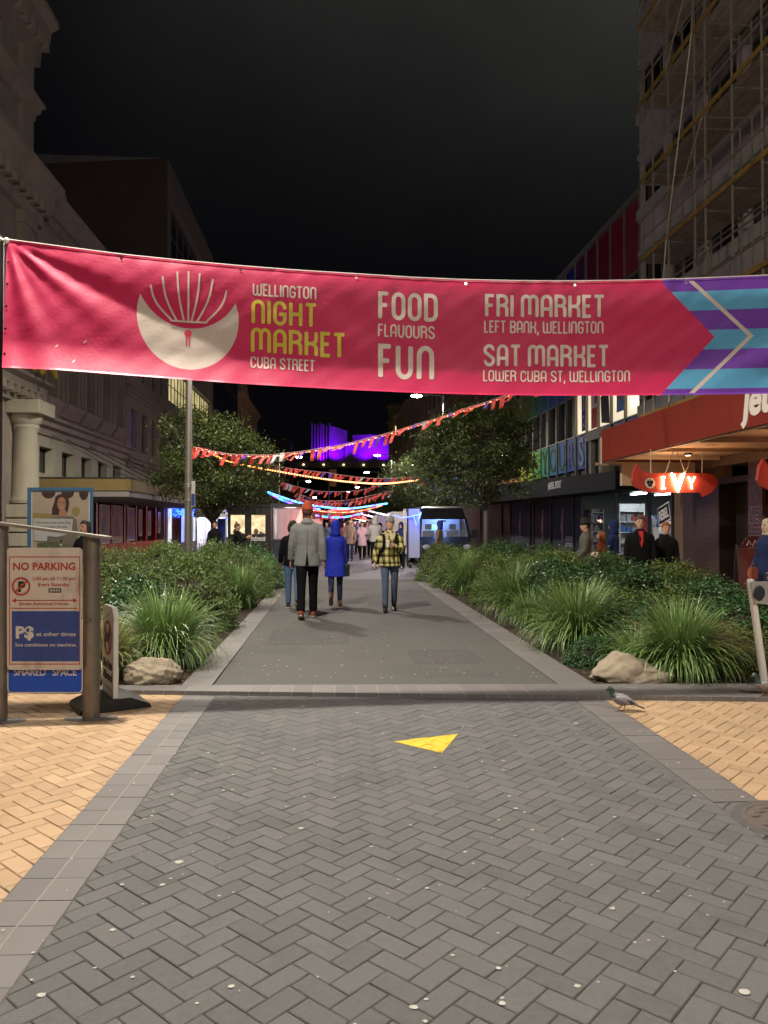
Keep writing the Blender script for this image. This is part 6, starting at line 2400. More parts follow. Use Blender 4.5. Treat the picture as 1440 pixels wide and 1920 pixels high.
FLC = [mat('bunting_coral', (.62, .07, .06), .6), mat('bunting_white', (.5, .47, .52), .6), mat('bunting_violet', (.14, .05, .32), .6), mat('bunting_orange', (.60, .13, .05), .6)]


def bunting(name, label, pts, nf, size, seed, group='bunting strung across the street'):
    c = span(pts, 60)
    t = thing(name, label, 'bunting', tuple(c[0]), 0, group)
    off = t.location
    mb = MB(); mb.tube(c, .010, 5); mb.build('cord', mat('bunting_cord', (.5, .3, .28), .6), t, off)
    r = random.Random(seed)
    for k in range(nf):
        u = (k + .5) / nf * (len(c) - 1); i = min(int(u), len(c) - 2)
        p = c[i].lerp(c[i + 1], u - i)
        d = (c[i + 1] - c[i]).normalized()
        w = size * r.uniform(.38, .55); L = size * r.uniform(.6, 1.35)
        blow = r.uniform(.15, 1.15)
        dirn = (Vector((-.9, .15 * r.uniform(-1, 1), 0)) * math.sin(blow) + Vector((0, r.uniform(-.3, .3), -1)) * math.cos(blow)).normalized()
        mb = MB()
        n = 4; rows = []
        for j in range(n + 1):
            q = j / n
            cpt = p + dirn * (L * q) + Vector((0, .05 * size * math.sin(q * 6 + k), .10 * size * math.sin(q * 5 + k)))
            wd = w * (1 - .25 * q)
            rows.append((cpt - d * wd / 2, cpt + d * wd / 2))
        for j in range(n):
            mb.poly([rows[j][0], rows[j][1], rows[j + 1][1], rows[j + 1][0]])
        mb.build('flag', FLC[r.choice([0, 0, 0, 1, 2, 3, 0, 0, 0])], t, off, smooth=True)
    return t


def rope_light(label, pts, m, bulb, nb, rr, group='coloured rope lights strung across the street', mats2=None):
    c = span(pts, 90)
    t = thing('rope_light', label, 'string lights', tuple(c[0]), 0, group)
    mb = MB(); mb.tube(c, rr * .45, 6)
    tubeo = mb.build('tube', m, t, t.location)
    mb = MB()
    for k in range(nb):
        u = (k + .5) / nb * (len(c) - 1); i = min(int(u), len(c) - 2)
        p = c[i].lerp(c[i + 1], u - i)
        mb.ell(p, (rr * 1.25, rr, rr), (k // 3) % len(bulb), 6, 5)
    mb.build('bulbs', bulb, t, t.location)
    return t


O_t, O_b = emis('rope_orange_tube', (1, .12, .03), .8), emis('rope_orange_bulb', (1, .36, .09), 2.4)
R_t = emis('rope_red_tube', (1, .08, .05), 1.2)
C_t, C_b = emis('rope_cyan_tube', (.01, .26, 1.0), 1.1), emis('rope_cyan_bulb', (.03, .42, 1.0), 2.6)
B_b, V_b = emis('rope_blue_bulb', (.02, .06, 1.0), 4), emis('rope_violet_bulb', (.25, .05, 1.0), 3)
L1 = [at(362, 838, 20.0), at(430, 851, 19.8), at(500, 853, 19.4), at(560, 847, 19), at(640, 834, 18.5), at(720, 814, 18), at(800, 790, 17.6), at(880, 764, 17.2), at(960, 738, 16.9), at(1120, 690, 16.6), at(1327, 640, 16.55)]
bunting('bunting', 'nearest bunting of big coral and violet flags rising to the right under the banner', L1, 58, .25, 3)
rope_light('yellow and orange rope light running with the nearest bunting', [p + Vector((0, .06, -.03)) for p in L1], O_t, [emis('rope_yellow_bulb', (1, .45, .12), 1.6), emis('rope_pink_bulb', (1, .14, .10), 1.2)], 130, .017)
L2 = [at(392, 848, 27), at(432, 866, 27), at(500, 880, 27), at(600, 897, 27.2), at(678, 905.5, 27.4), at(733, 906, 27.6), at(806, 897, 28)]
rope_light('bright orange rope light sagging from the left tree to the right tree', L2, O_t, [O_b], 120, .030)
bunting('bunting', 'bunting of small coral flags just above the orange rope light', [at(392, 842, 28), at(450, 858, 28), at(530, 876, 28), at(610, 886, 28.3), at(700, 897, 28.6), at(806, 893, 29)], 44, .26, 5)
bunting('bunting', 'thin sagging bunting between the orange and the blue rope lights', [at(556, 925, 38), at(600, 938, 38), at(650, 938, 38.5), at(700, 928, 39), at(760, 912, 39), at(800, 898, 39)], 30, .30, 7)
rope_light('bright blue and cyan rope light in the middle of the street', [at(503, 923, 38), at(525, 931, 38), at(560, 942, 38.5), at(610, 951, 39), at(660, 953, 39), at(726, 944, 40)], C_t, [C_b, C_b, B_b, C_b], 100, .046)
rope_light('dotted blue fairy lights drooping under the left end of the cyan rope', [at(506, 926, 40), at(530, 938, 40), at(560, 948, 40), at(600, 955, 40)], mat('thin_cable', (.05, .05, .06), .5), [B_b, V_b, C_b], 26, .045)
rope_light('thin red orange rope light beneath the cyan one', [at(545, 948, 46), at(590, 957, 46), at(640, 961, 46), at(680, 957, 47), at(716, 948, 48)], O_t, [O_b, emis('rope_red_bulb', (1, .07, .04), 2.4)], 60, .035)
rope_light('lower cyan rope light just above the red dome', [at(590, 966, 52), at(620, 970, 52), at(650, 969, 52), at(680, 962, 53)], C_t, [C_b, V_b, C_b], 40, .055)
bunting('bunting', 'dense red and violet bunting right behind the orange beanie', [at(545, 940, 50), at(590, 955, 50), at(640, 958, 50), at(700, 948, 51)], 34, .42, 9)
bunting('bunting', 'bunting of small flags crossing above the far stalls from left to right', [at(530, 905, 33), at(600, 921, 33), at(680, 918, 34), at(745, 896, 34)], 34, .24, 15)
bunting('bunting', 'low red bunting tangled among the blue and orange ropes', [at(560, 934, 43), at(610, 944, 43), at(670, 940, 44), at(735, 921, 44)], 34, .32, 17)
bunting('bunting', 'tiny violet and coral flags directly above the blue hood', [at(570, 958, 56), at(615, 966, 56), at(665, 962, 57), at(705, 950, 57)], 30, .42, 19)
bunting('bunting', 'farthest red bunting just under the lower cyan rope', [at(585, 950, 60), at(630, 962, 60), at(700, 955, 61)], 24, .5, 13)

# ------------------------------------------------------------ vehicles and stalls
M_blk = mat('black_vehicle_paint', (.012, .012, .014), .32, spec=.6)
M_tyre = mat('tyre_rubber', (.02, .02, .02), .8)
M_rim = mat('wheel_rim', (.3, .3, .3), .35, .8)


def wheel(parent, x, y, r=.34, w=.22, ax='X'):
    mb = MB()
    prof = [(-w / 2, r * .62), (-w / 2, r * .93), (-w / 2 + .03, r), (w / 2 - .03, r), (w / 2, r * .93), (w / 2, r * .62)]
    mb.rings([(p[0], p[1], p[1]) for p in prof], 24)
    mb.xf(Matrix.Translation((x, y, r)) @ Matrix.Rotation(R(90), 4, 'Y'))
    tw = mb.build('tyre', M_tyre, parent)
    mb = MB(); mb.rings([(-w / 2 - .004, r * .60, r * .60), (w / 2 + .004, r * .60, r * .60)], 20); mb.xf(Matrix.Translation((x, y, r)) @ Matrix.Rotation(R(90), 4, 'Y'))
    mb.build('rim', M_rim, tw)


vx = at(838, 1000, 28.4)
Vn = thing('black_van', 'black high roofed van with blue light in its cab, parked behind the right hedge', 'van', (vx.x, 28.4, .03))
# body: local x across, y back; windscreen opening in front
zr_ = 2.28
def sec(y, z0, z1, w0, w1):
    return [(-w0, y, z0), (w0, y, z0), (w1, y, z1), (-w1, y, z1)]
mb = MB()
secs = [  # (y, [(halfwidth, z)...]) full body outline from bonnet back
    (0.0, [(.80, .35), (.92, .55), (.90, .95), (.72, 1.05)]),
    (.35, [(.90, .30), (.96, .60), (.94, 1.05), (.80, 1.18)])]
mb.box((-.88, .02, .32), (.88, .55, .78), bev=.06)
mb.add([(-.88, .04, .78), (.88, .04, .78), (.90, .62, 1.08), (-.90, .62, 1.08), (-.90, .62, .32), (.90, .62, .32), (-.88, .04, .4), (.88, .04, .4)], [(0, 1, 2, 3), (0, 3, 4, 6), (1, 7, 5, 2)])
# cab sides, pillars, roof cap
for s_ in (-1, 1):
    mb.bar((.90 * s_, .60, 1.06), (.80 * s_, .98, 1.78), .09, .09)
    mb.add([(.93 * s_, .55, .30), (.93 * s_, 5.3, .30), (.93 * s_, 5.3, 1.25), (.93 * s_, .55, 1.08), (.80 * s_, 5.3, 2.22), (.80 * s_, 1.9, 2.22), (.84 * s_, 1.9, 1.75), (.92 * s_, 1.9, 1.15)],
           [(0, 1, 2, 7, 3), (2, 4, 5, 6, 7)])
mb.add([(-.84, .96, 1.76), (.84, .96, 1.76), (.76, 1.30, 2.20), (-.76, 1.30, 2.20), (-.70, 1.6, 2.27), (.70, 1.6, 2.27), (-.70, 5.25, 2.27), (.70, 5.25, 2.27), (.84, 1.9, 1.76), (-.84, 1.9, 1.76), (-.80, 1.9, 2.2), (.80, 1.9, 2.2), (.80, 5.3, 2.2), (-.80, 5.3, 2.2)],
       [(0, 1, 2, 3), (3, 2, 5, 4), (4, 5, 7, 6), (0, 3, 10, 9), (1, 8, 11, 2), (3, 4, 6, 13, 10), (2, 11, 12, 7, 5)])
mb.box((-.93, 5.28, .3), (.93, 5.32, 1.3)); mb.box((-.8, 5.28, 1.3), (.8, 5.32, 2.2))
mb.box((-.93, .5, .28), (.93, 5.3, .34))
mb.build('body', M_blk, Vn)
mb = MB(); mb.poly([(-.86, .60, 1.10), (.86, .60, 1.10), (.79, .97, 1.77), (-.79, .97, 1.77)]); mb.build('windscreen', mat('windscreen_glass', (.7, .8, .9), .03, alpha=.14), Vn)
mb = MB(); mb.box((-.80, 2.3, .9), (.80, 2.33, 2.1), 0)
mb.build('bulkhead', mat('cab_bulkhead', (.35, .38, .42), .6), Vn)
mb = MB()
for x in (-.45, .45):
    mb.box((x - .22, 1.7, .6), (x + .22, 1.84, 1.32), bev=.05); mb.box((x - .13, 1.72, 1.36), (x + .13, 1.80, 1.58), bev=.04); mb.box((x - .22, 1.2, .55), (x + .22, 1.75, .7), bev=.04)
mb.build('seats', mat('seat_dark_blue', (.03, .04, .08), .8), Vn, smooth=False)
mb = MB(); mb.box((-.85, .65, .95), (.85, 1.05, 1.08), bev=.03); mb.tube([(.45 + .19 * math.cos(a), 1.2 + .03 * math.sin(a), 1.18 + .17 * math.sin(a)) for a in [2 * math.pi * i / 16 for i in range(17)]], .014, 6); mb.build('dashboard', mat('dash', (.02, .02, .025), .7), Vn)
mb = MB(); mb.box((-.10, .93, 1.66), (.10, .96, 1.73)); mb.build('rear_view_mirror', M_frameD, Vn)
for s_ in (-1, 1):
    mb = MB(); mb.box((1.12 * s_ - .11, .78, 1.05), (1.12 * s_ + .11, .86, 1.38), bev=.03); mb.bar((.9 * s_, .85, 1.1), (1.05 * s_, .84, 1.15), .04); mb.build('door_mirror', M_frameD, Vn)
    mb = MB(); mb.ell((.72 * s_, .045, .72), (.15, .05, .10)); mb.build('headlight', mat('headlight_glass', (.35, .37, .4), .1), Vn)
    wheel(Vn, .80 * s_, .95); wheel(Vn, .80 * s_, 4.3)
Vn.scale = (1.06, 1, 1)
mb = MB()
for k in range(5): mb.box((-.45, -.0, .50 + k * .055), (.45, .03, .525 + k * .055))
mb.box((-.26, -.01, .38), (.26, .01, .47)); mb.build('grille', M_frameD, Vn)
mb = MB(); mb.bar((-.5, .62, 1.09), (.15, .80, 1.36), .012, .02); mb.bar((.30, .62, 1.09), (.80, .80, 1.34), .012, .02); mb.build('wipers', M_frameD, Vn)
mb = MB(); mb.box((-.3, 2.285, 1.35), (.05, 2.295, 1.55), 0); mb.build('lit_panel', emis('cab_green_panel', (.1, .9, .6), 1.5), Vn)
mb = MB(); mb.box((-.7, 2.1, 2.12), (.7, 2.2, 2.15)); mb.build('cab_light_bar', emis('cab_blue_light', (.12, .25, 1.0), 16), Vn)
lamp('cab_light', (vx.x, 30.2, 2.0), 45, (.25, .42, 1.0), .1, 'POINT')

# black food trailer with two lit windows
a0, a1 = at(427, 1000, 26.4), at(508, 1000, 26.4)
Tr = thing('food_trailer', 'black food trailer with two warm lit windows and white script lettering, left of the path', 'food trailer', (a0.x, 26.4, 0))
off = Tr.location
M_tb = mat('trailer_black', (.016, .014, .013), .45, var=.2, vscale=3)
mb = MB()
X0, X1 = a0.x, a1.x
zt1 = at(430, 950, 26.4).z
wins_ = []
for (q0, q1) in ((434, 463.5), (472.5, 501.5)):
    wins_.append((at(q0, 0, 26.4).x, at(q1, 0, 26.4).x))
zw0, zw1 = at(440, 1003, 26.4).z, at(440, 964, 26.4).z
xs_ = [X0, wins_[0][0], wins_[0][1], wins_[1][0], wins_[1][1], X1]
for i in range(5):
    if i in (1, 3):
        mb.box((xs_[i], 26.4, .35), (xs_[i + 1], 26.45, zw0)); mb.box((xs_[i], 26.4, zw1), (xs_[i + 1], 26.45, zt1))
    else:
        mb.box((xs_[i], 26.4, .35), (xs_[i + 1], 26.45, zt1))
mb.box((X0, 26.45, .35), (X0 + .05, 30.5, zt1)); mb.box((X1 - .05, 26.45, .35), (X1, 30.5, zt1)); mb.box((X0 + .05, 30.45, .35), (X1 - .05, 30.5, zt1))
mb.box((X0 - .03, 26.36, zt1), (X1 + .03, 30.55, zt1 + .06)); mb.box((X0 + .05, 26.45, .35), (X1 - .05, 30.45, .42))
mb.build('body', M_tb, Tr, off)
for (wa, wb_) in wins_:
    mb = MB()
    mb.prism(rr := [(p[0], p[1]) for p in [(wa + .0 + .08 * (1 - math.cos(a_)) if False else 0, 0) for a_ in ()]] or [(wa + .015, zw0 + .015), (wb_ - .015, zw0 + .015), (wb_ - .015, zw1 - .015), (wa + .015, zw1 - .015)], lambda a, b, q: (a, 26.47 + q, b), .004)
    wn_ = mb.build('window', lit_window('trailer_warm_window', (1.0, .74, .40), .8, (2, 2, 3), .55), Tr, off)
    mb = MB()
    for (x_, w_, h_) in ((wa + .18, .16, .18), (wa + .34, .10, .10), (wa + .42, .12, .06)):
        mb.ell((x_, 26.462, zw0 + h_ * .6), (w_ / 2, .004, h_ * .6), 0, 10, 6)
    mb.build('window_silhouettes', mat('silhouette_brown', (.10, .07, .04), .8), wn_, off)
    mb = MB()
    for sx_ in (wa, wb_ - .03): mb.box((sx_, 26.385, zw0), (sx_ + .03, 26.399, zw1))
    for sz_ in (zw0, zw1 - .03): mb.box((wa + .03, 26.385, sz_), (wb_ - .03, 26.399, sz_ + .03))
    mb.build('window_trim', M_tb, wn_, off)
xc_ = at(486, 0, 26.4).x; zc_ = at(486, 1014, 26.4).z
mb = text_mb('Indonesia', .26, lambda u, v, q: (xc_ + u + v * .25, 26.385 - q, zc_ + v), sx=.50, bold=.004)
mb.build('lettering', mat('white_script', (.55, .53, .48), .5), Tr, off)
mb = MB(); mb.box((X0 + .2, 26.42, .02), (X0 + .45, 30.4, .34)); mb.box((X1 - .45, 26.42, .02), (X1 - .2, 30.4, .34)); mb.build('chassis', M_frameD, Tr, off)
for x_ in (X0 + .1, X1 - .1):
    wheel_t = MB(); wheel_t.rings([(-.09, .2, .2), (-.09, .3, .3), (.09, .3, .3), (.09, .2, .2)], 20); wheel_t.xf(Matrix.Translation((x_, 28.3, .31)) @ Matrix.Rotation(R(90), 4, 'Y')); wheel_t.build('wheel', M_tyre, Tr, off)
lamp('trailer_glow', ((X0 + X1) / 2, 26.9, 1.9), 8, (1, .7, .35), .2, 'POINT')

# stall with clear plastic front
b0_, b1_ = at(511, 1000, 25.6), at(569, 1000, 25.6)
St = thing('clear_fronted_stall', 'black framed stall with a clear plastic front and red glow inside, behind the grey coat', 'market stall', (b0_.x, 25.6, 0))
off = St.location
z_t, z_m = at(540, 951, 25.6).z, at(540, 1012, 25.6).z
mb = MB()
for x_ in (b0_.x, b1_.x):
    for y_ in (25.6, 28.2):
        mb.box((x_ - .035, y_ - .035, .03), (x_ + .035, y_ + .035, z_t))
mb.box((b0_.x - .06, 25.54, z_t), (b1_.x + .06, 28.3, z_t + .12)); mb.box((b0_.x + .036, 25.58, z_m - .04), (b1_.x - .036, 25.62, z_m + .02))
mb.build('frame', M_frameD, St, off)
mb = MB(); mb.box((b0_.x + .036, 25.60, .05), (b1_.x - .036, 25.63, z_m - .045)); mb.build('skirt', mat('charcoal_cloth', (.03, .035, .045), .8), St, off)
mb = MB()
n = 24
for i in range(n):
    xa_, xb2 = b0_.x + .04 + (b1_.x - b0_.x - .08) * i / n, b0_.x + .04 + (b1_.x - b0_.x - .08) * (i + 1) / n
    ya2, yb2 = 25.6 + .015 * math.sin(i * 1.3), 25.6 + .015 * math.sin((i + 1) * 1.3)
    mb.poly([(xa_, ya2, z_m + .02), (xb2, yb2, z_m + .02), (xb2, yb2, z_t), (xa_, ya2, z_t)])
mb.build('clear_panel', mat('clear_plastic', (.75, .72, .78), .15, alpha=.30), St, off)
mb = MB(); mb.box((b0_.x, 28.15, .1), (b1_.x, 28.2, z_t)); mb.build('back_cloth', mat('back_cloth_rose', (.50, .25, .26), .8), St, off)
mb = MB(); mb.tube([(b1_.x - .35, 27.9, 1.0), (b1_.x - .30, 27.9, 1.5), (b1_.x - .15, 27.9, 2.1)], [.10, .16, .06], 10); mb.build('red_lamp_shade', emis('red_glow', (1, .12, .06), 2.2), St, off)
lamp('stall_glow', ((b0_.x + b1_.x) / 2, 26.9, 2.0), 22, (1, .72, .75), .2, 'POINT')

# blue and white stands left of the trailer
t = thing('blue_banner_stand', 'tall plain blue upright banner left of the food trailer', 'banner stand', (at(419, 0, 27.5).x, 27.5, 0))
mb = MB(); xa_, xb2 = at(413, 0, 27.5).x, at(426, 0, 27.5).x; mb.box((xa_, 27.48, .1), (xb2, 27.52, at(0, 972, 27.5).z)); mb.box((xa_ - .1, 27.4, .03), (xb2 + .1, 27.6, .1)); mb.build('panel', mat('royal_blue_cloth', (.03, .06, .40), .6), t, t.location)
t = thing('white_gazebo', 'small white gazebo glowing behind the silhouetted person on the left', 'gazebo', (at(395, 0, 34).x, 34, 0))
off = t.location
xa_, xb2 = at(372, 0, 34).x, at(412, 0, 34).x
mb = MB(); mb.box((xa_, 36.3, .1), (xb2, 36.34, 2.1)); mb.box((xa_ - .02, 34, .1), (xa_ + .02, 36.3, 2.1)); mb.build('walls', mat('white_canvas', (.62, .60, .62), .7), t, off)
mb = MB(); c_ = ((xa_ + xb2) / 2, 35.2, 2.75)
q = [(xa_ - .1, 33.9, 2.12), (xb2 + .1, 33.9, 2.12), (xb2 + .1, 36.45, 2.12), (xa_ - .1, 36.45, 2.12)]
mb.add(q + [c_] + [(p[0], p[1], p[2] - .22) for p in q], [(0, 1, 4), (1, 2, 4), (2, 3, 4), (3, 0, 4), (0, 1, 6, 5), (1, 2, 7, 6), (2, 3, 8, 7), (3, 0, 5, 8)]); mb.build('roof', mat('white_canvas', (.62, .60, .62), .7), t, off)
mb = MB()
for x_ in (xa_, xb2):
    for y_ in (34, 36.3): mb.box((x_ - .025, y_ - .025, .03), (x_ + .025, y_ + .025, 2.1))
mb.build('poles', M_frame, t, off)
lamp('gazebo_light', (c_[0], 35.0, 1.95), 90, (.80, .78, 1.0), .15, 'POINT')

# right hand stalls: open van door panel, white caravans, awnings
t = thing('open_serving_hatch', 'tall pale blue lit door panel with dark edge standing left of the black van', 'hatch door', (at(772, 0, 25.4).x, 25.4, 0))
off = t.location
xa_, xb_, xc_ = at(757, 0, 25.4).x, at(765, 0, 25.4).x, at(786, 0, 25.4).x
zt_, zb2 = at(0, 953, 25.4).z, at(0, 1048, 25.4).z
mb = MB(); mb.box((xb_ - .05, 25.36, .2), (xb_ + .0, 25.44, zt_ + .02)); mb.build('dark_edge', M_frameD, t, off)
mb = MB(); mb.box((xb_, 25.38, zb2), (xc_, 25.42, zt_)); mb.build('panel', mat('white_gloss_panel', (.36, .38, .46), .35), t, off)
mb = MB(); mb.box((xa_, 25.5, .9), (xb_ - .06, 25.54, zt_)); mb.build('warm_side', mat('cream_panel', (.6, .5, .42), .5), t, off)
mb = MB(); mb.box((xb_ + .02, 25.34, .15), (xb_ + .12, 25.5, .3)); mb.box((xa_, 25.5, .85), (xb_ - .06, 25.9, .9)); mb.build('shelf', M_frameD, t, off)
mb = MB(); mb.tube([at(775, 965, 25.3), at(781, 985, 25.3), at(786, 972, 25.2), at(789, 960, 25.2)], .022, 7); mb.tube([at(740, 966, 25.3), at(752, 971, 25.3), at(768, 969, 25.3), at(790, 964, 25.2)], .02, 7)
mb.build('blue_tube_light', emis('deep_blue_tube', (.01, .05, 1.0), 5), t, off)
lamp('blue_stall_glow', (xc_ + .25, 24.9, 1.95), 30, (.10, .20, 1.0), .1, 'POINT')
lamp('warm_stall_glow', (xa_ - .5, 26.2, 2.0), 55, (1, .80, .66), .1, 'POINT')


def caravan(label, px0, px1, pyt, pyb, Y, depth, col, lightc, pw, awn=True):
    x0, x1 = at(px0, 0, Y).x, at(px1, 0, Y).x
    zt = at(px0, pyt, Y).z
    t = thing('food_caravan', label, 'food caravan', (x0, Y, 0), 0, 'market caravans on the right')
    off = t.location
    m = mat('caravan_%s' % label.split()[0], col, .5, var=.05)
    mb = MB()
    # open hatch side faces -x (towards the path)
    mb.box((x1 - .04, Y, .45), (x1, Y + depth, zt)); mb.box((x0, Y, .45), (x1 - .04, Y + .04, zt)); mb.box((x0, Y + depth - .04, .45), (x1 - .04, Y + depth, zt))
    mb.box((x0, Y + .04, .45), (x0 + .04, Y + depth - .04, 1.15)); mb.box((x0, Y + .04, zt - .18), (x0 + .04, Y + depth - .04, zt))
    mb.box((x0 - .02, Y - .02, zt), (x1 + .02, Y + depth + .02, zt + .05), bev=.02); mb.box((x0 + .04, Y + .04, .45), (x1 - .04, Y + depth - .04, .5))
    mb.build('body', m, t, off)
    mb = MB(); mb.box((x0 - .35, Y + .2, 1.12), (x0 - .005, Y + depth - .2, 1.15)); mb.build('counter', mat('counter_steel', (.4, .4, .42), .3, .8), t, off)
    if awn:
        mb = MB(); mb.add([(x0 - .01, Y + .1, zt - .1), (x0 - .01, Y + depth - .1, zt - .1), (x0 - .9, Y + depth - .1, zt + .12), (x0 - .9, Y + .1, zt + .12)], [(0, 1, 2, 3)]); mb.build('hatch', m, t, off)
    mb = MB(); mb.box((x0 + .3, Y + .3, zt - .08), (x0 + .4, Y + depth - .3, zt - .04)); mb.build('tube_light', emis('stall_tube_%s' % label.split()[0], lightc, 12), t, off)
    for y_ in (Y + depth * .4,):
        for x_ in (x0 + .12, x1 - .12):
            w_ = MB(); w_.rings([(-.08, .2, .2), (-.08, .28, .28), (.08, .28, .28), (.08, .2, .2)], 18); w_.xf(Matrix.Translation((x_, y_, .3)) @ Matrix.Rotation(R(90), 4, 'Y')); w_.build('wheel', M_tyre, t, off)
    lamp('caravan_glow', (x0 - .25, Y + depth * .5, zt - .2), pw, lightc, .15, 'POINT')
    return t


caravan('white food caravan nearest on the right, left of the tall lit panel', 736, 762, 962, 1040, 30, 3.0, (.60, .58, .56), (1, .9, .82), 60)
caravan('lavender food caravan with pinkish light behind the grey hoodie', 708, 740, 966, 1030, 36, 3.6, (.52, .42, .55), (1, .72, .85), 120)
caravan('yellowish food caravan far down on the right with a bright awning', 690, 712, 975, 1020, 52, 4, (.6, .55, .45), (1, .82, .55), 260)
caravan('small farthest food caravan on the right', 676, 694, 978, 1012, 66, 5, (.5, .5, .5), (1, .85, .7), 260)

# red inflatable dome at the end
dc = at(640, 983, 74)
t = thing('inflatable_dome', 'translucent red inflatable dome tent spanning the far end of the market', 'tent', (dc.x, 76, 0))
mb = MB()
rr_ = (at(698, 0, 74).x - at(582, 0, 74).x) / 2
n = 28; m_ = 9
vs, fs = [], []
for j in range(m_ + 1):
    for i in range(n + 1):
        a = math.pi * i / n; u = j / m_
        q = 1 + .05 * math.cos(u * math.pi * 6)
        vs.append((-rr_ * math.cos(a) * q, -3 + 7 * u, 2.9 * math.sin(a) * q))
for j in range(m_):
    for i in range(n):
        k = j * (n + 1) + i; fs.append((k, k + 1, k + n + 2, k + n + 1))
mb.add(vs, fs)
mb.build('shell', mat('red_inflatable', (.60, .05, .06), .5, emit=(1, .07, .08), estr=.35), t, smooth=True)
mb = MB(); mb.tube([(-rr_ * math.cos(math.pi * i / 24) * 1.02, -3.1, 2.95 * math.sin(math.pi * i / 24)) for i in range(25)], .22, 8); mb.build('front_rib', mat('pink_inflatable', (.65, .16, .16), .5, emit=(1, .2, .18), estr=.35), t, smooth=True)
lamp('dome_glow', (dc.x, 77, 1.8), 250, (1, .25, .2), .5, 'POINT')
# left hand far stalls
for k, (px, Y, colr, lc, lab) in enumerate(((575, 44, (.50, .30, .30), (1, .5, .45), 'low reddish market stall tucked behind the clear fronted stall'), (597, 58, (.42, .30, .36), (1, .6, .5), 'small rosy market stall farther down on the left'))):
    x0 = at(px - 18, 0, Y).x; x1 = at(px + 8, 0, Y).x
    t = thing('market_stall', lab, 'market stall', (x0, Y, 0)); off = t.location
    mb = MB()
    for x_ in (x0, x1):
        for y_ in (Y, Y + 2.4): mb.box((x_ - .03, y_ - .03, .03), (x_ + .03, y_ + .03, 2.2))
    mb.build('poles', M_frame, t, off)
    mb = MB(); q = [(x0 - .1, Y - .1, 2.2), (x1 + .1, Y - .1, 2.2), (x1 + .1, Y + 2.5, 2.2), (x0 - .1, Y + 2.5, 2.2)]; c_ = ((x0 + x1) / 2, Y + 1.2, 2.7)
    mb.add(q + [c_], [(0, 1, 4), (1, 2, 4), (2, 3, 4), (3, 0, 4)]); mb.box((x0, Y + .0, 1.98), (x1, Y + .02, 2.19)); mb.box((x0, Y + 2.38, .1), (x1, Y + 2.4, 2.18))
    mb.build('canvas', mat('stall_canvas_%s' % 'ab'[k], colr, .7), t, off)
    mb = MB(); mb.box((x0, Y + .3, .1), (x1, Y + .9, .95)); mb.build('table', M_frameD, t, off)
    lamp('stall_glow', ((x0 + x1) / 2, Y + 1.0, 1.9), 60, lc, .15, 'POINT')
lamp('market_ambient', (1.5, 31, 4.6), 130, (.62, .55, 1.0), 1.0, 'POINT')
# ------------------------------------------------------------ people
SKIN = mat('skin', (.44, .25, .17), .55)
M_hairD, M_hairB, M_hairR = mat('dark_hair', (.022, .015, .011), .6, var=.3, vscale=25, bump=1.5, bscale=45), mat('brown_hair', (.07, .04, .022), .6, var=.3, vscale=25, bump=1.5, bscale=45), mat('red_hair', (.22, .07, .025), .6, var=.3, vscale=25, bump=1.5, bscale=45)
M_eye, M_lip = mat('eye_dark', (.02, .018, .018), .3), mat('lip', (.30, .11, .09), .5)


def cloth(name, col, var=.08, rough=.85, vs=30):
    return mat('cloth_' + name, col, rough, var=var, vscale=vs, bump=.35, bscale=120, spec=.08)


def wearcol(o): return o


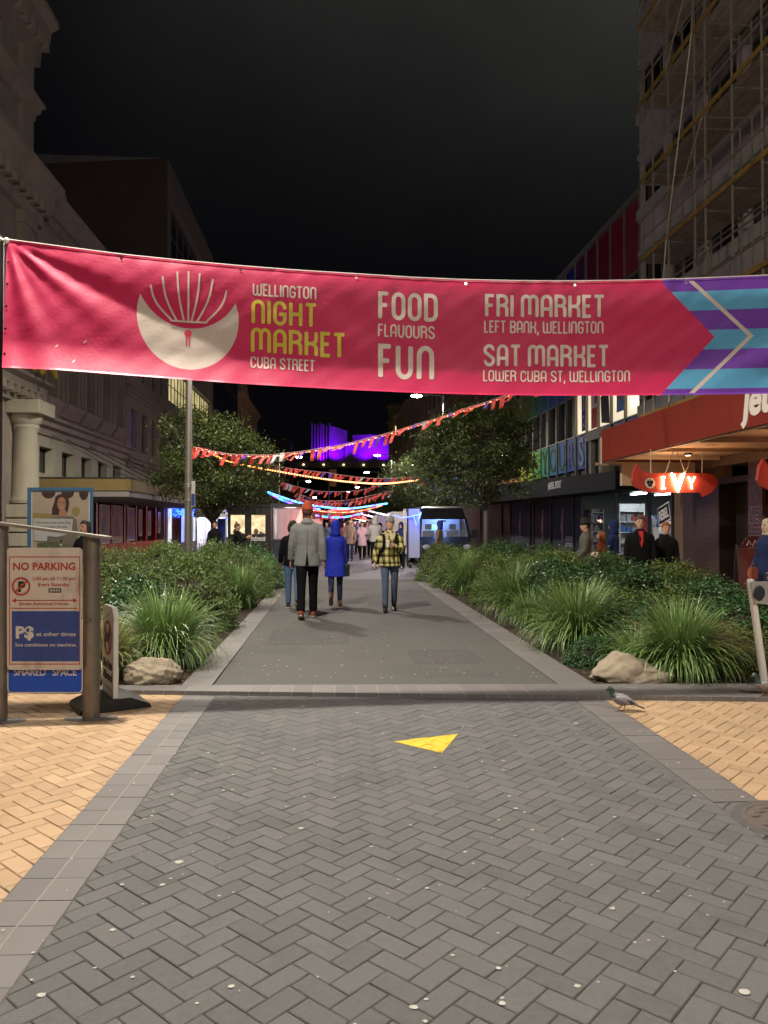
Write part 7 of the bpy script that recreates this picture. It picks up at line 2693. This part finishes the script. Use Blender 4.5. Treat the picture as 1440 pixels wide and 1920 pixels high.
class Fig:
    """a clothed figure facing +y in its own frame; every joint is placed from the pose"""

    def __init__(s, label, x, y, face, H=1.72, pose=None, fine=True, group=None, z=.03):
        s.k = H / 1.75
        s.fine = fine
        s.t = thing('person', label, 'person', (x, y, z), R(face), group)
        p = dict(tl=0, kl=0, tr=0, kr=0, al=(8, 8, 12), ar=(8, 8, 12), wl=None, wr=None, lean=0, turn=0, w=1.0)
        p.update(pose or {})
        s.p = p
        k = s.k
        V3 = Vector
        def leg(side, th, kn):
            hip = V3((.088 * side, 0, .92))
            kn_ = hip + V3((0, math.sin(R(th)), -math.cos(R(th)))) * .435
            an = kn_ + V3((.0, math.sin(R(th - kn)), -math.cos(R(th - kn)))) * .42
            return [hip, kn_, an, R(th - kn)]
        L, Rr = leg(-1, p['tl'], p['kl']), leg(1, p['tr'], p['kr'])
        low = min(a[2].z - (.10 * max(0, math.sin(-a[3])) if a[3] < 0 else 0) for a in (L, Rr))
        dz = .085 - low
        s.dz = dz
        s.legs = [[q + V3((0, 0, dz)) for q in a[:3]] + [a[3]] for a in (L, Rr)]
        def arm(side, sw, ab, el, target):
            sh = V3((.178 * side * p['w'], 0, 1.392 + dz))
            d = V3((side * math.sin(R(ab)), math.sin(R(sw)) * math.cos(R(ab)), -math.cos(R(sw)) * math.cos(R(ab))))
            e = sh + d * .285
            if target is not None:
                f = (V3(target) + V3((0, 0, dz)) - e); f = f.normalized()
            else:
                f = V3((side * math.sin(R(ab * .5)), math.sin(R(sw + el)), -math.cos(R(sw + el)))).normalized()
            w = e + f * .25
            return [sh, e, w, f]
        s.arms = [arm(-1, *p['al'], p['wl']), arm(1, *p['ar'], p['wr'])]
        s.body()

    def S(s, mb):
        k = s.k
        ln = R(s.p['lean'])
        mb.v = [(v[0] * k, (v[1] + math.sin(ln) * max(0, v[2] - .9)) * k, v[2] * k) for v in mb.v]
        return mb

    def hand(s, mb, ext, a, side, curl):
        w, f = a[2], a[3]
        # frame: f along the hand, n palm normal (towards the body), b across
        n = Vector((-side, 0, 0)); n = (n - f * n.dot(f)).normalized(); b = f.cross(n)
        c = w + f * .055
        mb.tube([w - f * .01, w + f * .03, w + f * .09], [(.019, .028), (.017, .038), (.014, .040)], 10, caps='round', up=n)
        for i, (o, L) in enumerate(((-.030, .062), (-.010, .072), (.010, .068), (.029, .054))):
            r = .0088
            p0 = w + f * .082 + b * o
            d1 = (f * math.cos(curl * .6) + n * math.sin(curl * .6)).normalized()
            d2 = (f * math.cos(curl * 1.5) + n * math.sin(curl * 1.5)).normalized()
            d3 = (f * math.cos(curl * 2.2) + n * math.sin(curl * 2.2)).normalized()
            p1 = p0 + d1 * (L * .5); p2 = p1 + d2 * (L * .33); p3 = p2 + d3 * (L * .25)
            ext.tube([p0 - f * .01, p1, p2, p3], [r, r * .95, r * .85, r * .7], 7, caps='round')
        tb = w + f * .03 + b * (-.032) * (1 if True else 1)
        fw = Vector((0, 1, 0)); sgn = 1 if b.dot(fw) > 0 else -1
        tb = w + f * .030 + b * (.034 * sgn)
        t1 = tb + (f * .6 + b * sgn * .75 + n * .3).normalized() * .034
        t2 = t1 + (f * .9 + b * sgn * .2 + n * .5).normalized() * .028
        ext.tube([tb - b * sgn * .012, t1, t2], [.011, .0095, .007], 7, caps='round')

    def body(s):
        dz = s.dz
        mb, ext = MB(), MB()
        mb.rings([(z + dz, rx, ry, 0, cy) for z, rx, ry, cy in ((.83, .10, .08, 0), (.90, .155, .105, -.005), (1.0, .145, .10, 0), (1.1, .128, .092, .005), (1.22, .15, .105, .008), (1.33, .168, .108, .0), (1.41, .155, .085, -.008), (1.455, .09, .062, -.01), (1.49, .056, .056, -.005), (1.56, .052, .054, .004))], 18)
        tn = s.p['turn']
        hd = MB()
        hd.rings([(z, rx, ry, 0, cy) for z, rx, ry, cy in ((1.515, .030, .036, .030), (1.535, .047, .056, .030), (1.565, .060, .076, .018), (1.60, .068, .088, .010), (1.64, .074, .096, .003), (1.68, .0745, .097, -.002), (1.715, .064, .083, -.004), (1.738, .043, .056, -.005), (1.75, .015, .02, -.005))], 18)
        hd.tube([(0, .090, 1.650), (0, .108, 1.620), (0, .104, 1.606), (0, .088, 1.600)], [.008, .013, .014, .008], 8)
        for sd in (-1, 1):
            hd.ell((.077 * sd, -.004, 1.625), (.011, .020, .031))
            hd.tube([(.012 * sd, .092, 1.660), (.050 * sd, .078, 1.656)], [.008, .007], 6)
        hx = MB()
        for sd in (-1, 1):
            hx.ell((.031 * sd, .0875, 1.640), (.016, .008, .009), 1, 8, 5)
            hx.tube([(.014 * sd, .098, 1.662), (.046 * sd, .088, 1.663)], [.0065, .005], 5, 3)
        hx.tube([(-.026, .084, 1.572), (0, .096, 1.569), (.026, .084, 1.572)], [.003, .006, .003], 6, 2)
        M = Matrix.Translation((0, 0, dz)) @ Matrix.Rotation(R(tn), 4, 'Z')
        hd.xf(M); hx.xf(M)
        s.headM = M
        mb.add(hd.v, hd.f); ext.v = []; ext.add(hx.v, []);
        ext = MB(); n0 = 0
        ext.v = list(hx.v); ext.f = list(hx.f); ext.m = list(hx.m)
        for side, L in zip((-1, 1), s.legs):
            mb.tube([L[0] + Vector((0, 0, .02)), L[0].lerp(L[1], .4), L[1], L[1].lerp(L[2], .35), L[2]], [.082, .074, .052, .050, .036], 12, caps='round')
            a = L[3]
            f = Vector((0, math.cos(a * .8), math.sin(a * .8) if a < 0 else 0)).normalized()
            d = Vector((0, -f.z, f.y)) * -1
            hl = L[2] - f * .045 + d * .045
            mb.tube([hl, L[2] + d * .045 + f * .05, L[2] + d * .055 + f * .15], [(.034, .034), (.042, .030), (.040, .018)], 12, caps='round', up=(1, 0, 0))
        for side, A in zip((-1, 1), s.arms):
            mb.tube([A[0] - Vector((side * .03, 0, 0)), A[0].lerp(A[1], .35), A[1], A[1].lerp(A[2], .3), A[2]], [.042, .043, .036, .037, .024], 12, caps='round')
            if s.fine or True:
                s.hand(mb, ext, A, side, s.p.get('curl', .45))
        s.S(mb); s.S(ext)
        s.bodyo = mb.build('body', [s.p.get('skin', SKIN), M_eye, M_lip, s.p.get('brow', M_hairB)], s.t, remesh=.009 if s.fine else .015, fair=2, extra=ext)

    def wear(s, name, mb, mats, vox=None, fair=3, extra=None):
        s.S(mb)
        if extra: s.S(extra)
        return mb.build(name, mats, s.t, remesh=vox or (.012 if s.fine else .018), fair=fair, extra=extra)

    def coat(s, name, m, hem=.78, flare=1.0, w=1.0, sleeve=.056, open_=False, collar=.07, bulk=1.0, cuff=.99):
        dz = s.dz
        mb = MB()
        hw = .175 * flare
        R_ = []
        zs = [(hem, hw, .13 * flare)]
        if hem < .85: zs.append((.90, .172 * (1 + (flare - 1) * .5), .128))
        zs += [(1.0, .165, .122), (1.10, .155, .117), (1.22, .172, .126), (1.33, .188, .126), (1.39, .176, .110), (1.43, .140, .094), (1.465, .092, .080), (1.49, .074, .07)]
        mb.rings([(z + dz, rx * bulk * s.p['w'] ** .6, ry * bulk, 0, 0) for z, rx, ry in zs], 24, power=2.2)
        for side, A in zip((-1, 1), s.arms):
            wr = A[1].lerp(A[2], cuff)
            mb.tube([A[0] + Vector((-side * .085, 0, .012)), A[0] + Vector((-side * .028, 0, .004)), A[0] + Vector((side * .006, 0, -.035)), A[0].lerp(A[1], .45), A[1], A[1].lerp(wr, .5), wr], [.050, .056, .062, sleeve * .98, sleeve * .90, sleeve * .84, sleeve * .78], 14, caps='flat')
        ex = MB()
        o = s.wear(name, mb, m, fair=9)
        if collar:
            c = MB(); c.rings([(1.455 + dz, .088, .080), (1.47 + dz, .090, .084), (1.50 + dz + .0, .074, .072, 0, -.006), (1.515 + dz, .068, .066, 0, -.008)], 20)
            s.S(c); c.build('collar', m, o, smooth=True)
        return o

    def trousers(s, m, w=1.0, hemw=.058):
        mb = MB(); dz = s.dz
        mb.rings([(z + dz, rx, ry, 0, -.005) for z, rx, ry in ((.84, .12, .10), (.90, .172, .125), (1.0, .160, .115), (1.06, .145, .105))], 18)
        for side, L in zip((-1, 1), s.legs):
            mb.tube([L[0] + Vector((0, 0, .0)), L[0].lerp(L[1], .45), L[1], L[1].lerp(L[2], .5), L[2] + Vector((0, 0, .01))], [.098 * w, .088 * w, .070 * w, .064 * w, hemw], 14, caps='flat')
        return s.wear('trousers', mb, m)

    def shoes(s, m, sole=None, boot=0.0):
        for side, L in zip((-1, 1), s.legs):
            a = L[3]
            f = Vector((0, math.cos(a * .8), math.sin(a * .8) if a < 0 else 0)).normalized()
            d = -Vector((0, -f.z, f.y))
            b = L[2] + d * .048
            mb = MB()
            mb.tube([b - f * .055, b + f * .04, b + f * .13, b + f * .185], [(.038, .040), (.046, .042), (.048, .030), (.036, .020)], 14, caps='round', up=(1, 0, 0))
            mb.tube([L[2] + d * .03, L[2] - d * (.03 + boot)], [.046, .046 if not boot else .056], 12)
            o = s.wear('shoe', mb, m, .009, 2)
            sb = MB(); c = b + d * .030
            sb.tube([c - f * .09, c - f * .04, c + f * .06, c + f * .14, c + f * .205], [(.022, .009), (.042, .010), (.046, .010), (.050, .010), (.026, .009)], 14, caps='flat', up=(1, 0, 0))
            s.S(sb); sb.build('sole', sole or m, o, smooth=True)

    def head_part(s, name, mb, m, smooth=True, parent=None):
        mb.xf(s.headM); s.S(mb)
        return mb.build(name, m, parent or s.t, smooth=smooth)

    def beanie(s, m, cuff=True, tall=0.0):
        mb = MB()
        mb.rings([(1.640, .083, .100, 0, -.012), (1.662, .087, .107, 0, -.009), (1.70, .087, .109, 0, -.005), (1.705, .081, .103, 0, -.006), (1.735, .076, .094, 0, -.008), (1.762 + tall * .5, .056, .068, 0, -.010), (1.782 + tall, .026, .032, 0, -.012), (1.788 + tall, .006, .008, 0, -.012)], 24)
        return s.head_part('beanie', mb, m)

    def hair(s, m, long=0.0, bun=False, vol=1.0, fringe=True):
        mb = MB()
        mb.rings([(1.60 - long, .070 * vol, .050, 0, -.055), (1.62, .083 * vol, .075, 0, -.035), (1.66, .085 * vol, .092, 0, -.018), (1.70, .083 * vol, .101, 0, -.008), (1.735, .070 * vol, .086, 0, -.006), (1.758, .046, .058, 0, -.006), (1.770, .012, .016, 0, -.006)], 22)
        if bun: mb.ell((0, -.035, 1.795), (.038, .038, .034))
        if long:
            for sd in (-1, 1):
                mb.tube([(.070 * sd, .02, 1.68), (.082 * sd, .0, 1.60), (.078 * sd, .0, 1.60 - long)], [.026, .030, .022], 8, caps='round')
        return s.head_part('hair', mb, m)

    def hood(s, m, up=True, fur=None):
        mb = MB()
        mb.rings([(1.44, .125, .112, 0, -.015), (1.50, .105, .100, 0, -.022), (1.56, .098, .104, 0, -.020), (1.63, .104, .118, 0, -.018), (1.70, .100, .118, 0, -.018), (1.745, .078, .095, 0, -.022), (1.772, .045, .060, 0, -.026), (1.782, .012, .018, 0, -.026)], 24)
        o = s.head_part('hood', mb, m)
        return o


# --- the tall man in the grey coat
p = gnd(578, 1163)
f = Fig('tall man seen from behind in long grey wool coat, orange beanie and black trousers', p.x - .02, p.y + .1, 0, 1.90,
        dict(tl=-12, kl=10, tr=10, kr=3, al=(4, 9, 12), ar=(-4, 8, 10), w=1.10, skin=mat('skin_ruddy', (.46, .24, .17), .55)))
MG = mat('cloth_grey_tweed', (.17, .175, .17), .9, var=.22, vscale=130, bump=.5, bscale=240)
c = f.coat('coat', MG, hem=.78, flare=1.12, bulk=1.04, sleeve=.066)
# back vent, seam, cuffs
mb = MB(); dz = f.dz
mb.prism([(-.030, .79), (.030, .79), (.004, .99), (-.004, .99)], lambda a, b, q: (a, -.1495 + (b - .8) * .05 + q, b + dz), .02)
f.S(mb); mb.build('vent', mat('cloth_black', (.008, .008, .009), .9, spec=.05), c)
mb = MB(); mb.tube([(0, -.139 + .006, .99 + dz), (0, -.131, 1.12 + dz), (0, -.140, 1.25 + dz), (0, -.138, 1.36 + dz)], .0025, 5); f.S(mb); mb.build('back_seam', mat('seam_shadow', (.10, .10, .10), .9), c)
mb = MB(); mb.rings([(1.43 + dz, .118, .100, 0, -.006), (1.475 + dz, .100, .088, 0, -.010), (1.50 + dz, .078, .076, 0, -.012), (1.485 + dz, .072, .07, 0, -.01)], 22, power=2.1); f.S(mb); mb.build('folded_collar', MG, c, smooth=True)
MBK = mat('cloth_black', (.008, .008, .009), .9, spec=.05)
f.trousers(MBK, 1.02, .066)
f.shoes(mat('rust_suede', (.22, .06, .03), .8, var=.1, vscale=30), mat('cream_sole', (.60, .52, .42), .6))
f.beanie(mat('cloth_orange_knit', (.34, .06, .02), .9, var=.15, vscale=60, bump=.8, bscale=120), tall=.01)
hb = MB(); hb.rings([(1.575, .066, .05, 0, -.05), (1.62, .080, .072, 0, -.034), (1.66, .083, .09, 0, -.016)], 18); f.head_part('hair', hb, M_hairB)

# --- woman in the blue coat
p = gnd(629, 1140)
f = Fig('woman from behind in a hooded cobalt blue coat with a black bag, walking away', p.x, p.y, 0, 1.62, dict(tl=-12, kl=38, tr=8, kr=4, al=(10, 7, 20), ar=(6, 8, 15), w=.92))
MBL = mat('cloth_cobalt', (.010, .022, .30), .75, var=.10, vscale=14, bump=.6, bscale=30)
c = f.coat('coat', MBL, hem=.60, flare=1.26, bulk=1.10, sleeve=.064, collar=0)
f.hood(MBL)
f.trousers(mat('cloth_navy', (.014, .018, .045), .85), .92, .05)
f.shoes(mat('tan_leather', (.30, .16, .08), .6), mat('tan_sole', (.46, .31, .19), .6), .04)
t = thing('shoulder_bag', 'black shoulder bag hanging at the right side of the blue coat', 'bag', (p.x + .22, p.y - .02, .75))
mb = MB(); mb.box((-.05, -.13, -.14), (.05, .13, .10), bev=.03); mb.build('pouch', mat('black_leather', (.014, .014, .015), .4), t)
mb = MB(); mb.tube([(-.0, -.09, .08), (-.05, -.02, .60), (-.0, .09, .08)], .008, 6); mb.build('strap', mat('black_leather', (.014, .014, .015), .4), t)

# --- half hidden walker at the left
p = gnd(552, 1143)
f = Fig('walker in a black jacket and blue jeans, mostly hidden behind the grey coat', p.x - .03, p.y, 4, 1.62, dict(tl=8, kl=4, tr=-14, kr=20, al=(10, 10, 20), ar=(0, 8, 10)))
f.coat('jacket', MBK, hem=.86, flare=1.05, bulk=1.08, sleeve=.064)
f.trousers(mat('cloth_blue_jeans', (.075, .135, .24), .85, var=.2, vscale=14), .95, .058)
f.shoes(mat('black_trainer', (.02, .02, .022), .5), mat('white_sole', (.6, .6, .58), .5))
f.hair(M_hairD, .06)

# --- man in the yellow check jacket
p = gnd(731, 1150)
f = Fig('man in yellow and black checked jacket and grey beanie holding a paper cup', p.x, p.y, 178, 1.68,
        dict(tl=-10, kl=12, tr=8, kr=3, al=(20, 8, 100), ar=(-6, 16, 30), wl=(-.05, .24, 1.22), turn=-18, curl=.75, skin=mat('skin_fair', (.56, .33, .25), .5)))
PL = bpy.data.materials.new('yellow_black_plaid'); PL.use_nodes = True
nt = PL.node_tree; bs_ = nt.nodes['Principled BSDF']; bs_.inputs['Roughness'].default_value = .9; bs_.inputs['Specular IOR Level'].default_value = .08
tc2 = nt.nodes.new('ShaderNodeTexCoord'); sp2 = nt.nodes.new('ShaderNodeSeparateXYZ'); nt.links.new(tc2.outputs['Object'], sp2.inputs[0])
def PM(op, a, c=None):
    n = nt.nodes.new('ShaderNodeMath'); n.operation = op
    for i, q in enumerate((a, c)):
        if q is None: continue
        if isinstance(q, (int, float)): n.inputs[i].default_value = q
        else: nt.links.new(q, n.inputs[i])
    return n.outputs[0]
xx = PM('ADD', sp2.outputs[0], PM('MULTIPLY', sp2.outputs[1], .6))
def stripe_(v, per, w_, ph): return PM('LESS_THAN', PM('FRACT', PM('ADD', PM('DIVIDE', v, per), ph)), w_)
a_ = stripe_(xx, .088, .42, 10.2); b_2 = stripe_(sp2.outputs[2], .125, .34, 10.1)
c_1 = stripe_(xx, .088, .07, 10.85); c_2 = stripe_(sp2.outputs[2], .125, .07, 10.7)
dark = PM('ADD', PM('MULTIPLY', a_, .5), PM('MULTIPLY', b_2, .5)); 
fac = PM('MINIMUM', PM('ADD', dark, PM('MULTIPLY', PM('MAXIMUM', c_1, c_2), .5)), 1.0)
rmp = nt.nodes.new('ShaderNodeValToRGB')
rmp.color_ramp.elements[0].color = (.46, .42, .19, 1); rmp.color_ramp.elements[1].color = (.012, .011, .008, 1)
e = rmp.color_ramp.elements.new(.5); e.color = (.15, .13, .035, 1)
nt.links.new(fac, rmp.inputs[0]); nt.links.new(rmp.outputs[0], bs_.inputs['Base Color'])
c = f.coat('jacket', PL, hem=.83, flare=1.10, bulk=1.12, sleeve=.066, collar=0)
dz = f.dz
MCR = mat('cloth_cream_fleece', (.50, .42, .27), .95, bump=.8, bscale=90)
mb = MB(); mb.rings([(1.40 + dz, .125, .112, 0, .01), (1.44 + dz, .104, .096, 0, .006), (1.475 + dz, .076, .076, 0, -.004), (1.485 + dz, .070, .070, 0, -.006)], 22)
for sd in (-1, 1): mb.prism([(.015 * sd, 1.445), (.095 * sd, 1.46), (.10 * sd, 1.375), (.055 * sd, 1.345)], lambda a, b, q: (a, .130 - q, b + dz), .02)
f.S(mb); mb.build('fleece_collar', MCR, c, smooth=False)
mb = MB()
for sd in (-1, 1):
    mb.tube([(.105 * sd, .10, 1.44 + dz), (.115 * sd, .150, 1.36 + dz), (.118 * sd, .153, 1.22 + dz), (.15 * sd, .12, 1.12 + dz), (.185 * sd, .02, 1.08 + dz)], [(.024, .006)] * 5, 8, up=(1, 0, 0))
mb.box((-.15, -.27, 1.05 + dz), (.15, -.13, 1.42 + dz), bev=.04)
f.S(mb)
bagp = thing('backpack', 'black backpack worn over the checked jacket, its straps showing in front', 'backpack', f.t.location, f.t.rotation_euler.z)
mb.build('bag_and_straps', MBK, bagp)
JE = mat('cloth_faded_jeans', (.075, .10, .15), .85, var=.45, vscale=7)
f.trousers(JE, .92, .056)
f.shoes(mat('black_boot', (.012, .012, .012), .3), mat('black_sole', (.015, .015, .015), .5), .03)
f.beanie(mat('cloth_grey_knit', (.20, .20, .20), .9, bump=.7, bscale=120), tall=.0)
mb = MB()
for sd in (-1, 1):
    mb.tube([(.032 * sd + .021 * math.cos(a), .101, 1.640 + .017 * math.sin(a)) for a in [2 * math.pi * i / 14 for i in range(15)]], .0018, 5)
mb.tube([(-.011, .103, 1.642), (.011, .103, 1.642)], .0018, 5)
for sd in (-1, 1): mb.tube([(.053 * sd, .099, 1.643), (.078 * sd, .01, 1.645)], .0016, 5)
f.head_part('glasses', mb, mat('gold_wire', (.4, .25, .12), .3, .8))
A = f.arms[0]
hp = (A[2] + A[3] * .085 + Vector((.03, .035, 0))) 
loc = f.t.matrix_basis @ (hp * f.k)
t = thing('paper_cup', 'pale takeaway cup held by the man in the checked jacket', 'cup', tuple(loc))
mb = MB(); mb.rings([(-.055, .028, .028), (.045, .038, .038)], 18); mb.build('cup', mat('paper_cup', (.6, .54, .45), .6), t, smooth='auto')
mb = MB(); mb.rings([(.045, .041, .041), (.055, .040, .040), (.060, .034, .034)], 18); mb.build('lid', mat('cup_lid', (.65, .63, .6), .4), t, smooth='auto')

# --- people farther down and at the sides
GP = 'people farther along the street'


def simple(label, px, py, Y, face, H, top, hem, legs, shoe, head, pose=None, flare=1.05, zoff=.03, bulk=1.05, skin=None, fine=False, collar=.07):
    q = at(px, py, Y)
    pz = dict(pose or {})
    if skin: pz['skin'] = skin
    f = Fig(label, q.x, Y, face, H, pz, fine=fine, group=None, z=zoff)
    f.coat('coat', top, hem=hem, flare=flare, bulk=bulk, sleeve=.062, collar=collar)
    f.trousers(legs, .95, .056)
    f.shoes(*shoe)
    k = head[0]
    if k == 'hair': f.hair(*head[1:])
    elif k == 'beanie': f.beanie(*head[1:])
    elif k == 'hood': f.hood(*head[1:])
    elif k == 'hat':
        mb = MB(); mb.rings([(1.685, .15, .16), (1.69, .155, .165), (1.70, .10, .115), (1.70, .092, .108), (1.80, .080, .095), (1.815, .05, .06)], 24); f.head_part('hat', mb, head[1])
        hb = MB(); hb.rings([(1.59, .068, .05, 0, -.05), (1.64, .083, .080, 0, -.028), (1.69, .083, .095, 0, -.010)], 18); f.head_part('hair', hb, M_hairD)
    return f


BK = (mat('black_shoe', (.015, .015, .015), .4),)
WH = (mat('white_trainer', (.5, .5, .48), .5),)
M_gh, M_pk, M_bc, M_dk, M_nv = cloth('pale_grey_hoodie', (.30, .30, .29)), cloth('blush_pink', (.56, .36, .38)), cloth('camel', (.22, .15, .11)), MBK, cloth('dark_navy', (.014, .022, .07))
M_gr = cloth('olive_grey', (.09, .085, .07)); M_br = cloth('brown_jacket', (.14, .09, .04))
simple('tall person in a pale grey hoodie, black trousers and white trainers beyond the checked jacket', 703, 1000, 28, 10, 1.84, M_gh, .86, MBK, WH, ('hood', M_gh), dict(tl=-6, kl=6, tr=8, kr=3, al=(20, 8, 60), ar=(20, 8, 60)), fine=True, collar=0)
simple('person in a black headscarf facing the camera right of the grey hoodie', 712, 1010, 28.8, 170, 1.58, MBK, .6, MBK, BK, ('hood', MBK), dict(tl=5, kl=2, tr=-5, kr=4))
simple('woman in a blush pink coat with dark boots walking towards the camera', 679, 1000, 34, 180, 1.66, M_pk, .62, MBK, BK, ('hair', M_hairB, .12), dict(tl=-8, kl=10, tr=8, kr=3, al=(25, 10, 80), ar=(25, 10, 80)), flare=1.2)
simple('man in an open camel coat walking towards the camera beside the blue hood', 656, 1000, 33, 176, 1.78, M_bc, .68, M_nv, BK, ('hair', M_hairD), dict(tl=6, kl=2, tr=-8, kr=8), flare=1.15)
simple('person in a pale pink top right behind the blush coat', 688, 1000, 37, 180, 1.70, cloth('pale_rose', (.5, .34, .33)), .8, MBK, BK, ('hair', M_hairD, .08), dict(tl=-5, kl=3))
simple('dark haired person in a brown top behind the blue hooded woman', 645, 1000, 39, 185, 1.66, cloth('mulberry', (.15, .06, .06)), .8, MBK, BK, ('hair', M_hairD, .1))
simple('person with a blue hat far down the street behind the pink coat', 670, 1000, 42, 175, 1.68, cloth('stone', (.34, .30, .28)), .7, MBK, BK, ('beanie', cloth('bright_blue', (.04, .10, .4))))
simple('person in dark navy just right of the blue hooded woman, farther away', 664, 1000, 40, 180, 1.74, M_nv, .7, MBK, BK, ('hair', M_hairD))
simple('person serving behind the checked jacket man in navy hood', 752, 1000, 27.5, 160, 1.62, M_nv, .75, MBK, BK, ('hood', M_nv), collar=0)
simple('customer in grey standing at the nearest right hand caravan', 727, 1000, 33, 90, 1.66, cloth('smoke', (.10, .10, .11)), .8, MBK, BK, ('hair', M_hairD, .05))
simple('passer by in maroon far down by the dome', 622, 1000, 44, 180, 1.7, cloth('maroon', (.14, .03, .03)), .8, MBK, BK, ('hair', M_hairD))
simple('passer by in slate blue far down by the dome', 612, 1000, 40, 170, 1.66, cloth('slate', (.08, .10, .14)), .8, MBK, BK, ('hair', M_hairB))
PAL = [cloth('plum', (.09, .03, .06)), cloth('sand', (.26, .20, .14)), M_nv, cloth('ash', (.14, .14, .14)), M_pk, MBK]
for k, (px_, Y_, fc, lab) in enumerate(((634, 46, 180, 'small figure in plum between the orange beanie and the blue hood, far away'), (694, 47, 175, 'small figure in a sand coloured coat in front of the farthest caravan'),
        (673, 50, 185, 'small figure in dark navy far away near the stall lights'), (649, 52, 10, 'small figure in ash grey walking away towards the dome'), (661, 56, 180, 'tiny figure in a pink top by the dome'),
        (686, 58, 170, 'tiny figure in black on the right near the dome'), (627, 60, 180, 'tiny figure in plum left of the dome entrance'), (717, 39, 95, 'customer in sand colour waiting at the lavender caravan'))):
    simple(lab, px_, 1000, Y_, fc, 1.62 + .02 * ((k * 5) % 8), PAL[(0, 1, 2, 3, 4, 5, 0, 1)[k]], .78, MBK, BK, ('hair', M_hairD if k % 2 else M_hairB, .08 * (k % 3)), dict(tl=6 - k, kl=3, tr=-6, kr=5))
# left: silhouette and diner
simple('black clad person standing in front of the glowing white gazebo', 403, 1000, 24.6, 175, 1.66, MBK, .82, MBK, BK, ('hair', M_hairD), zoff=.02)
simple('woman with a topknot in dark jacket with white stripes, in profile by the trailer window', 445, 1005, 24.2, -92, 1.58, MBK, .8, MBK, BK, ('hair', M_hairB, 0, True), dict(al=(30, 8, 90), ar=(30, 8, 90)), zoff=.02)
# behind the sign at the far left
simple('dark haired person in black behind the steel post and poster', 160, 1000, 12.9, 150, 1.62, MBK, .8, MBK, BK, ('hair', M_hairD, .06), zoff=.02, skin=mat('skin_tan', (.28, .15, .10), .55), fine=True)
# right: by the van
simple('person in a brown jacket and blue hood standing in front of the van windscreen', 824, 1010, 26.2, 75, 1.66, M_br, .8, MBK, BK, ('hood', cloth('blue_hood', (.03, .03, .12))), zoff=.03, collar=0)
# right footpath
f = simple('man in black coat with a red shirt walking on the right footpath', 1200, 1020, 13.8, 168, 1.72, mat('cloth_black_wool', (.008, .008, .008), .9, spec=.05), .55, MBK, BK, ('hair', M_hairB), dict(tl=6, kl=2, tr=-6, kr=4, al=(0, 9, 12), ar=(0, 10, 12), w=1.1), bulk=1.12, fine=True, zoff=.0, flare=1.1)
mb = MB(); dz = f.dz
mb.prism([(-.040, 1.475), (.040, 1.475), (.030, 1.28), (.0, 1.16), (-.030, 1.28)], lambda a, b, q: (a, .160 - q - max(0, b - 1.38) * .62, b + dz), .05)
f.S(mb); mb.build('red_shirt', mat('cloth_red_shirt', (.42, .02, .02), .8), f.t)
simple('auburn haired woman all in black beside the man with the red shirt', 1249, 1030, 14.1, 172, 1.60, mat('cloth_black_wool', (.008, .008, .008), .9, spec=.05), .5, MBK, BK, ('hair', M_hairR), dict(tl=5, kl=2, tr=-5, kr=3, al=(0, 9, 15), ar=(2, 9, 12), w=.95), bulk=1.08, fine=True, zoff=.0, flare=1.15)
simple('person in a black brimmed hat and olive grey coat facing left by the shop window', 1098, 1015, 15.6, 80, 1.66, M_gr, .6, MBK, BK, ('hat', mat('black_felt', (.012, .012, .012), .8)), dict(al=(10, 8, 30), ar=(10, 8, 30)), fine=True, zoff=.0)
simple('long auburn haired child in rust top beside the black hat', 1127, 1030, 16.2, 60, 1.42, cloth('rust', (.20, .05, .03)), .7, MBK, BK, ('hair', M_hairR, .2), zoff=.0)
simple('person in navy hooded jacket behind the rust haired child', 1150, 1020, 16.6, 60, 1.66, M_nv, .75, cloth('dusk_blue', (.05, .06, .10)), BK, ('hood', M_nv), zoff=.0, collar=0)
f = simple('person in blue parka with pale fur trimmed hood at the right edge of the photo', 1440, 1040, 11.9, 100, 1.66, mat('cloth_blue_parka', (.007, .014, .055), .8), .62, MBK, BK, ('hair', mat('pale_fur', (.40, .33, .22), .95, bump=1, bscale=60)), dict(al=(5, 8, 20), ar=(5, 8, 20)), bulk=1.15, fine=True, zoff=.0)
mb = MB(); mb.ell((0, -.05, 1.50 + f.dz), (.15, .13, .06)); mb.ell((0, -.03, 1.62 + f.dz), (.125, .13, .13)); f.S(mb); mb.build('fur_hood', mat('pale_fur', (.40, .33, .22), .95, bump=1, bscale=60), f.t, smooth=True, remesh=.02, fair=2)
lp = at(1412, 1070, 11.8)
t = thing('orange_bag', 'small orange bag carried by the person in the blue parka', 'bag', tuple(lp))
mb = MB(); mb.box((-.06, -.05, -.14), (.06, .05, .05), bev=.02); mb.build('pouch', mat('orange_cloth', (.24, .06, .03), .7), t)
mb = MB(); mb.tube([(-.04, 0, .05), (0, 0, .13), (.04, 0, .05)], .007, 6); mb.build('handle', mat('orange_cloth', (.24, .06, .03), .7), t)
lp = at(1117, 1043, 15.2)
t = thing('flower_patterned_hat', 'round pale floral hat held low in front of the olive coat', 'hat', tuple(lp))
mb = MB(); mb.ell((0, 0, 0), (.13, .11, .09), 0, 18, 10); mb.rings([(-.07, .16, .14), (-.055, .165, .145), (-.04, .13, .11)], 22)
for k in range(8):
    a = k * .8; mb.ell((.11 * math.cos(a), -.085 * abs(math.sin(a)) - .02, .03 * math.sin(k * 2.1)), (.025, .02, .025), 1, 8, 5)
mb.build('crown', [mat('floral_pale', (.46, .36, .28), .8), mat('floral_red', (.35, .06, .05), .8)], t, smooth=True)
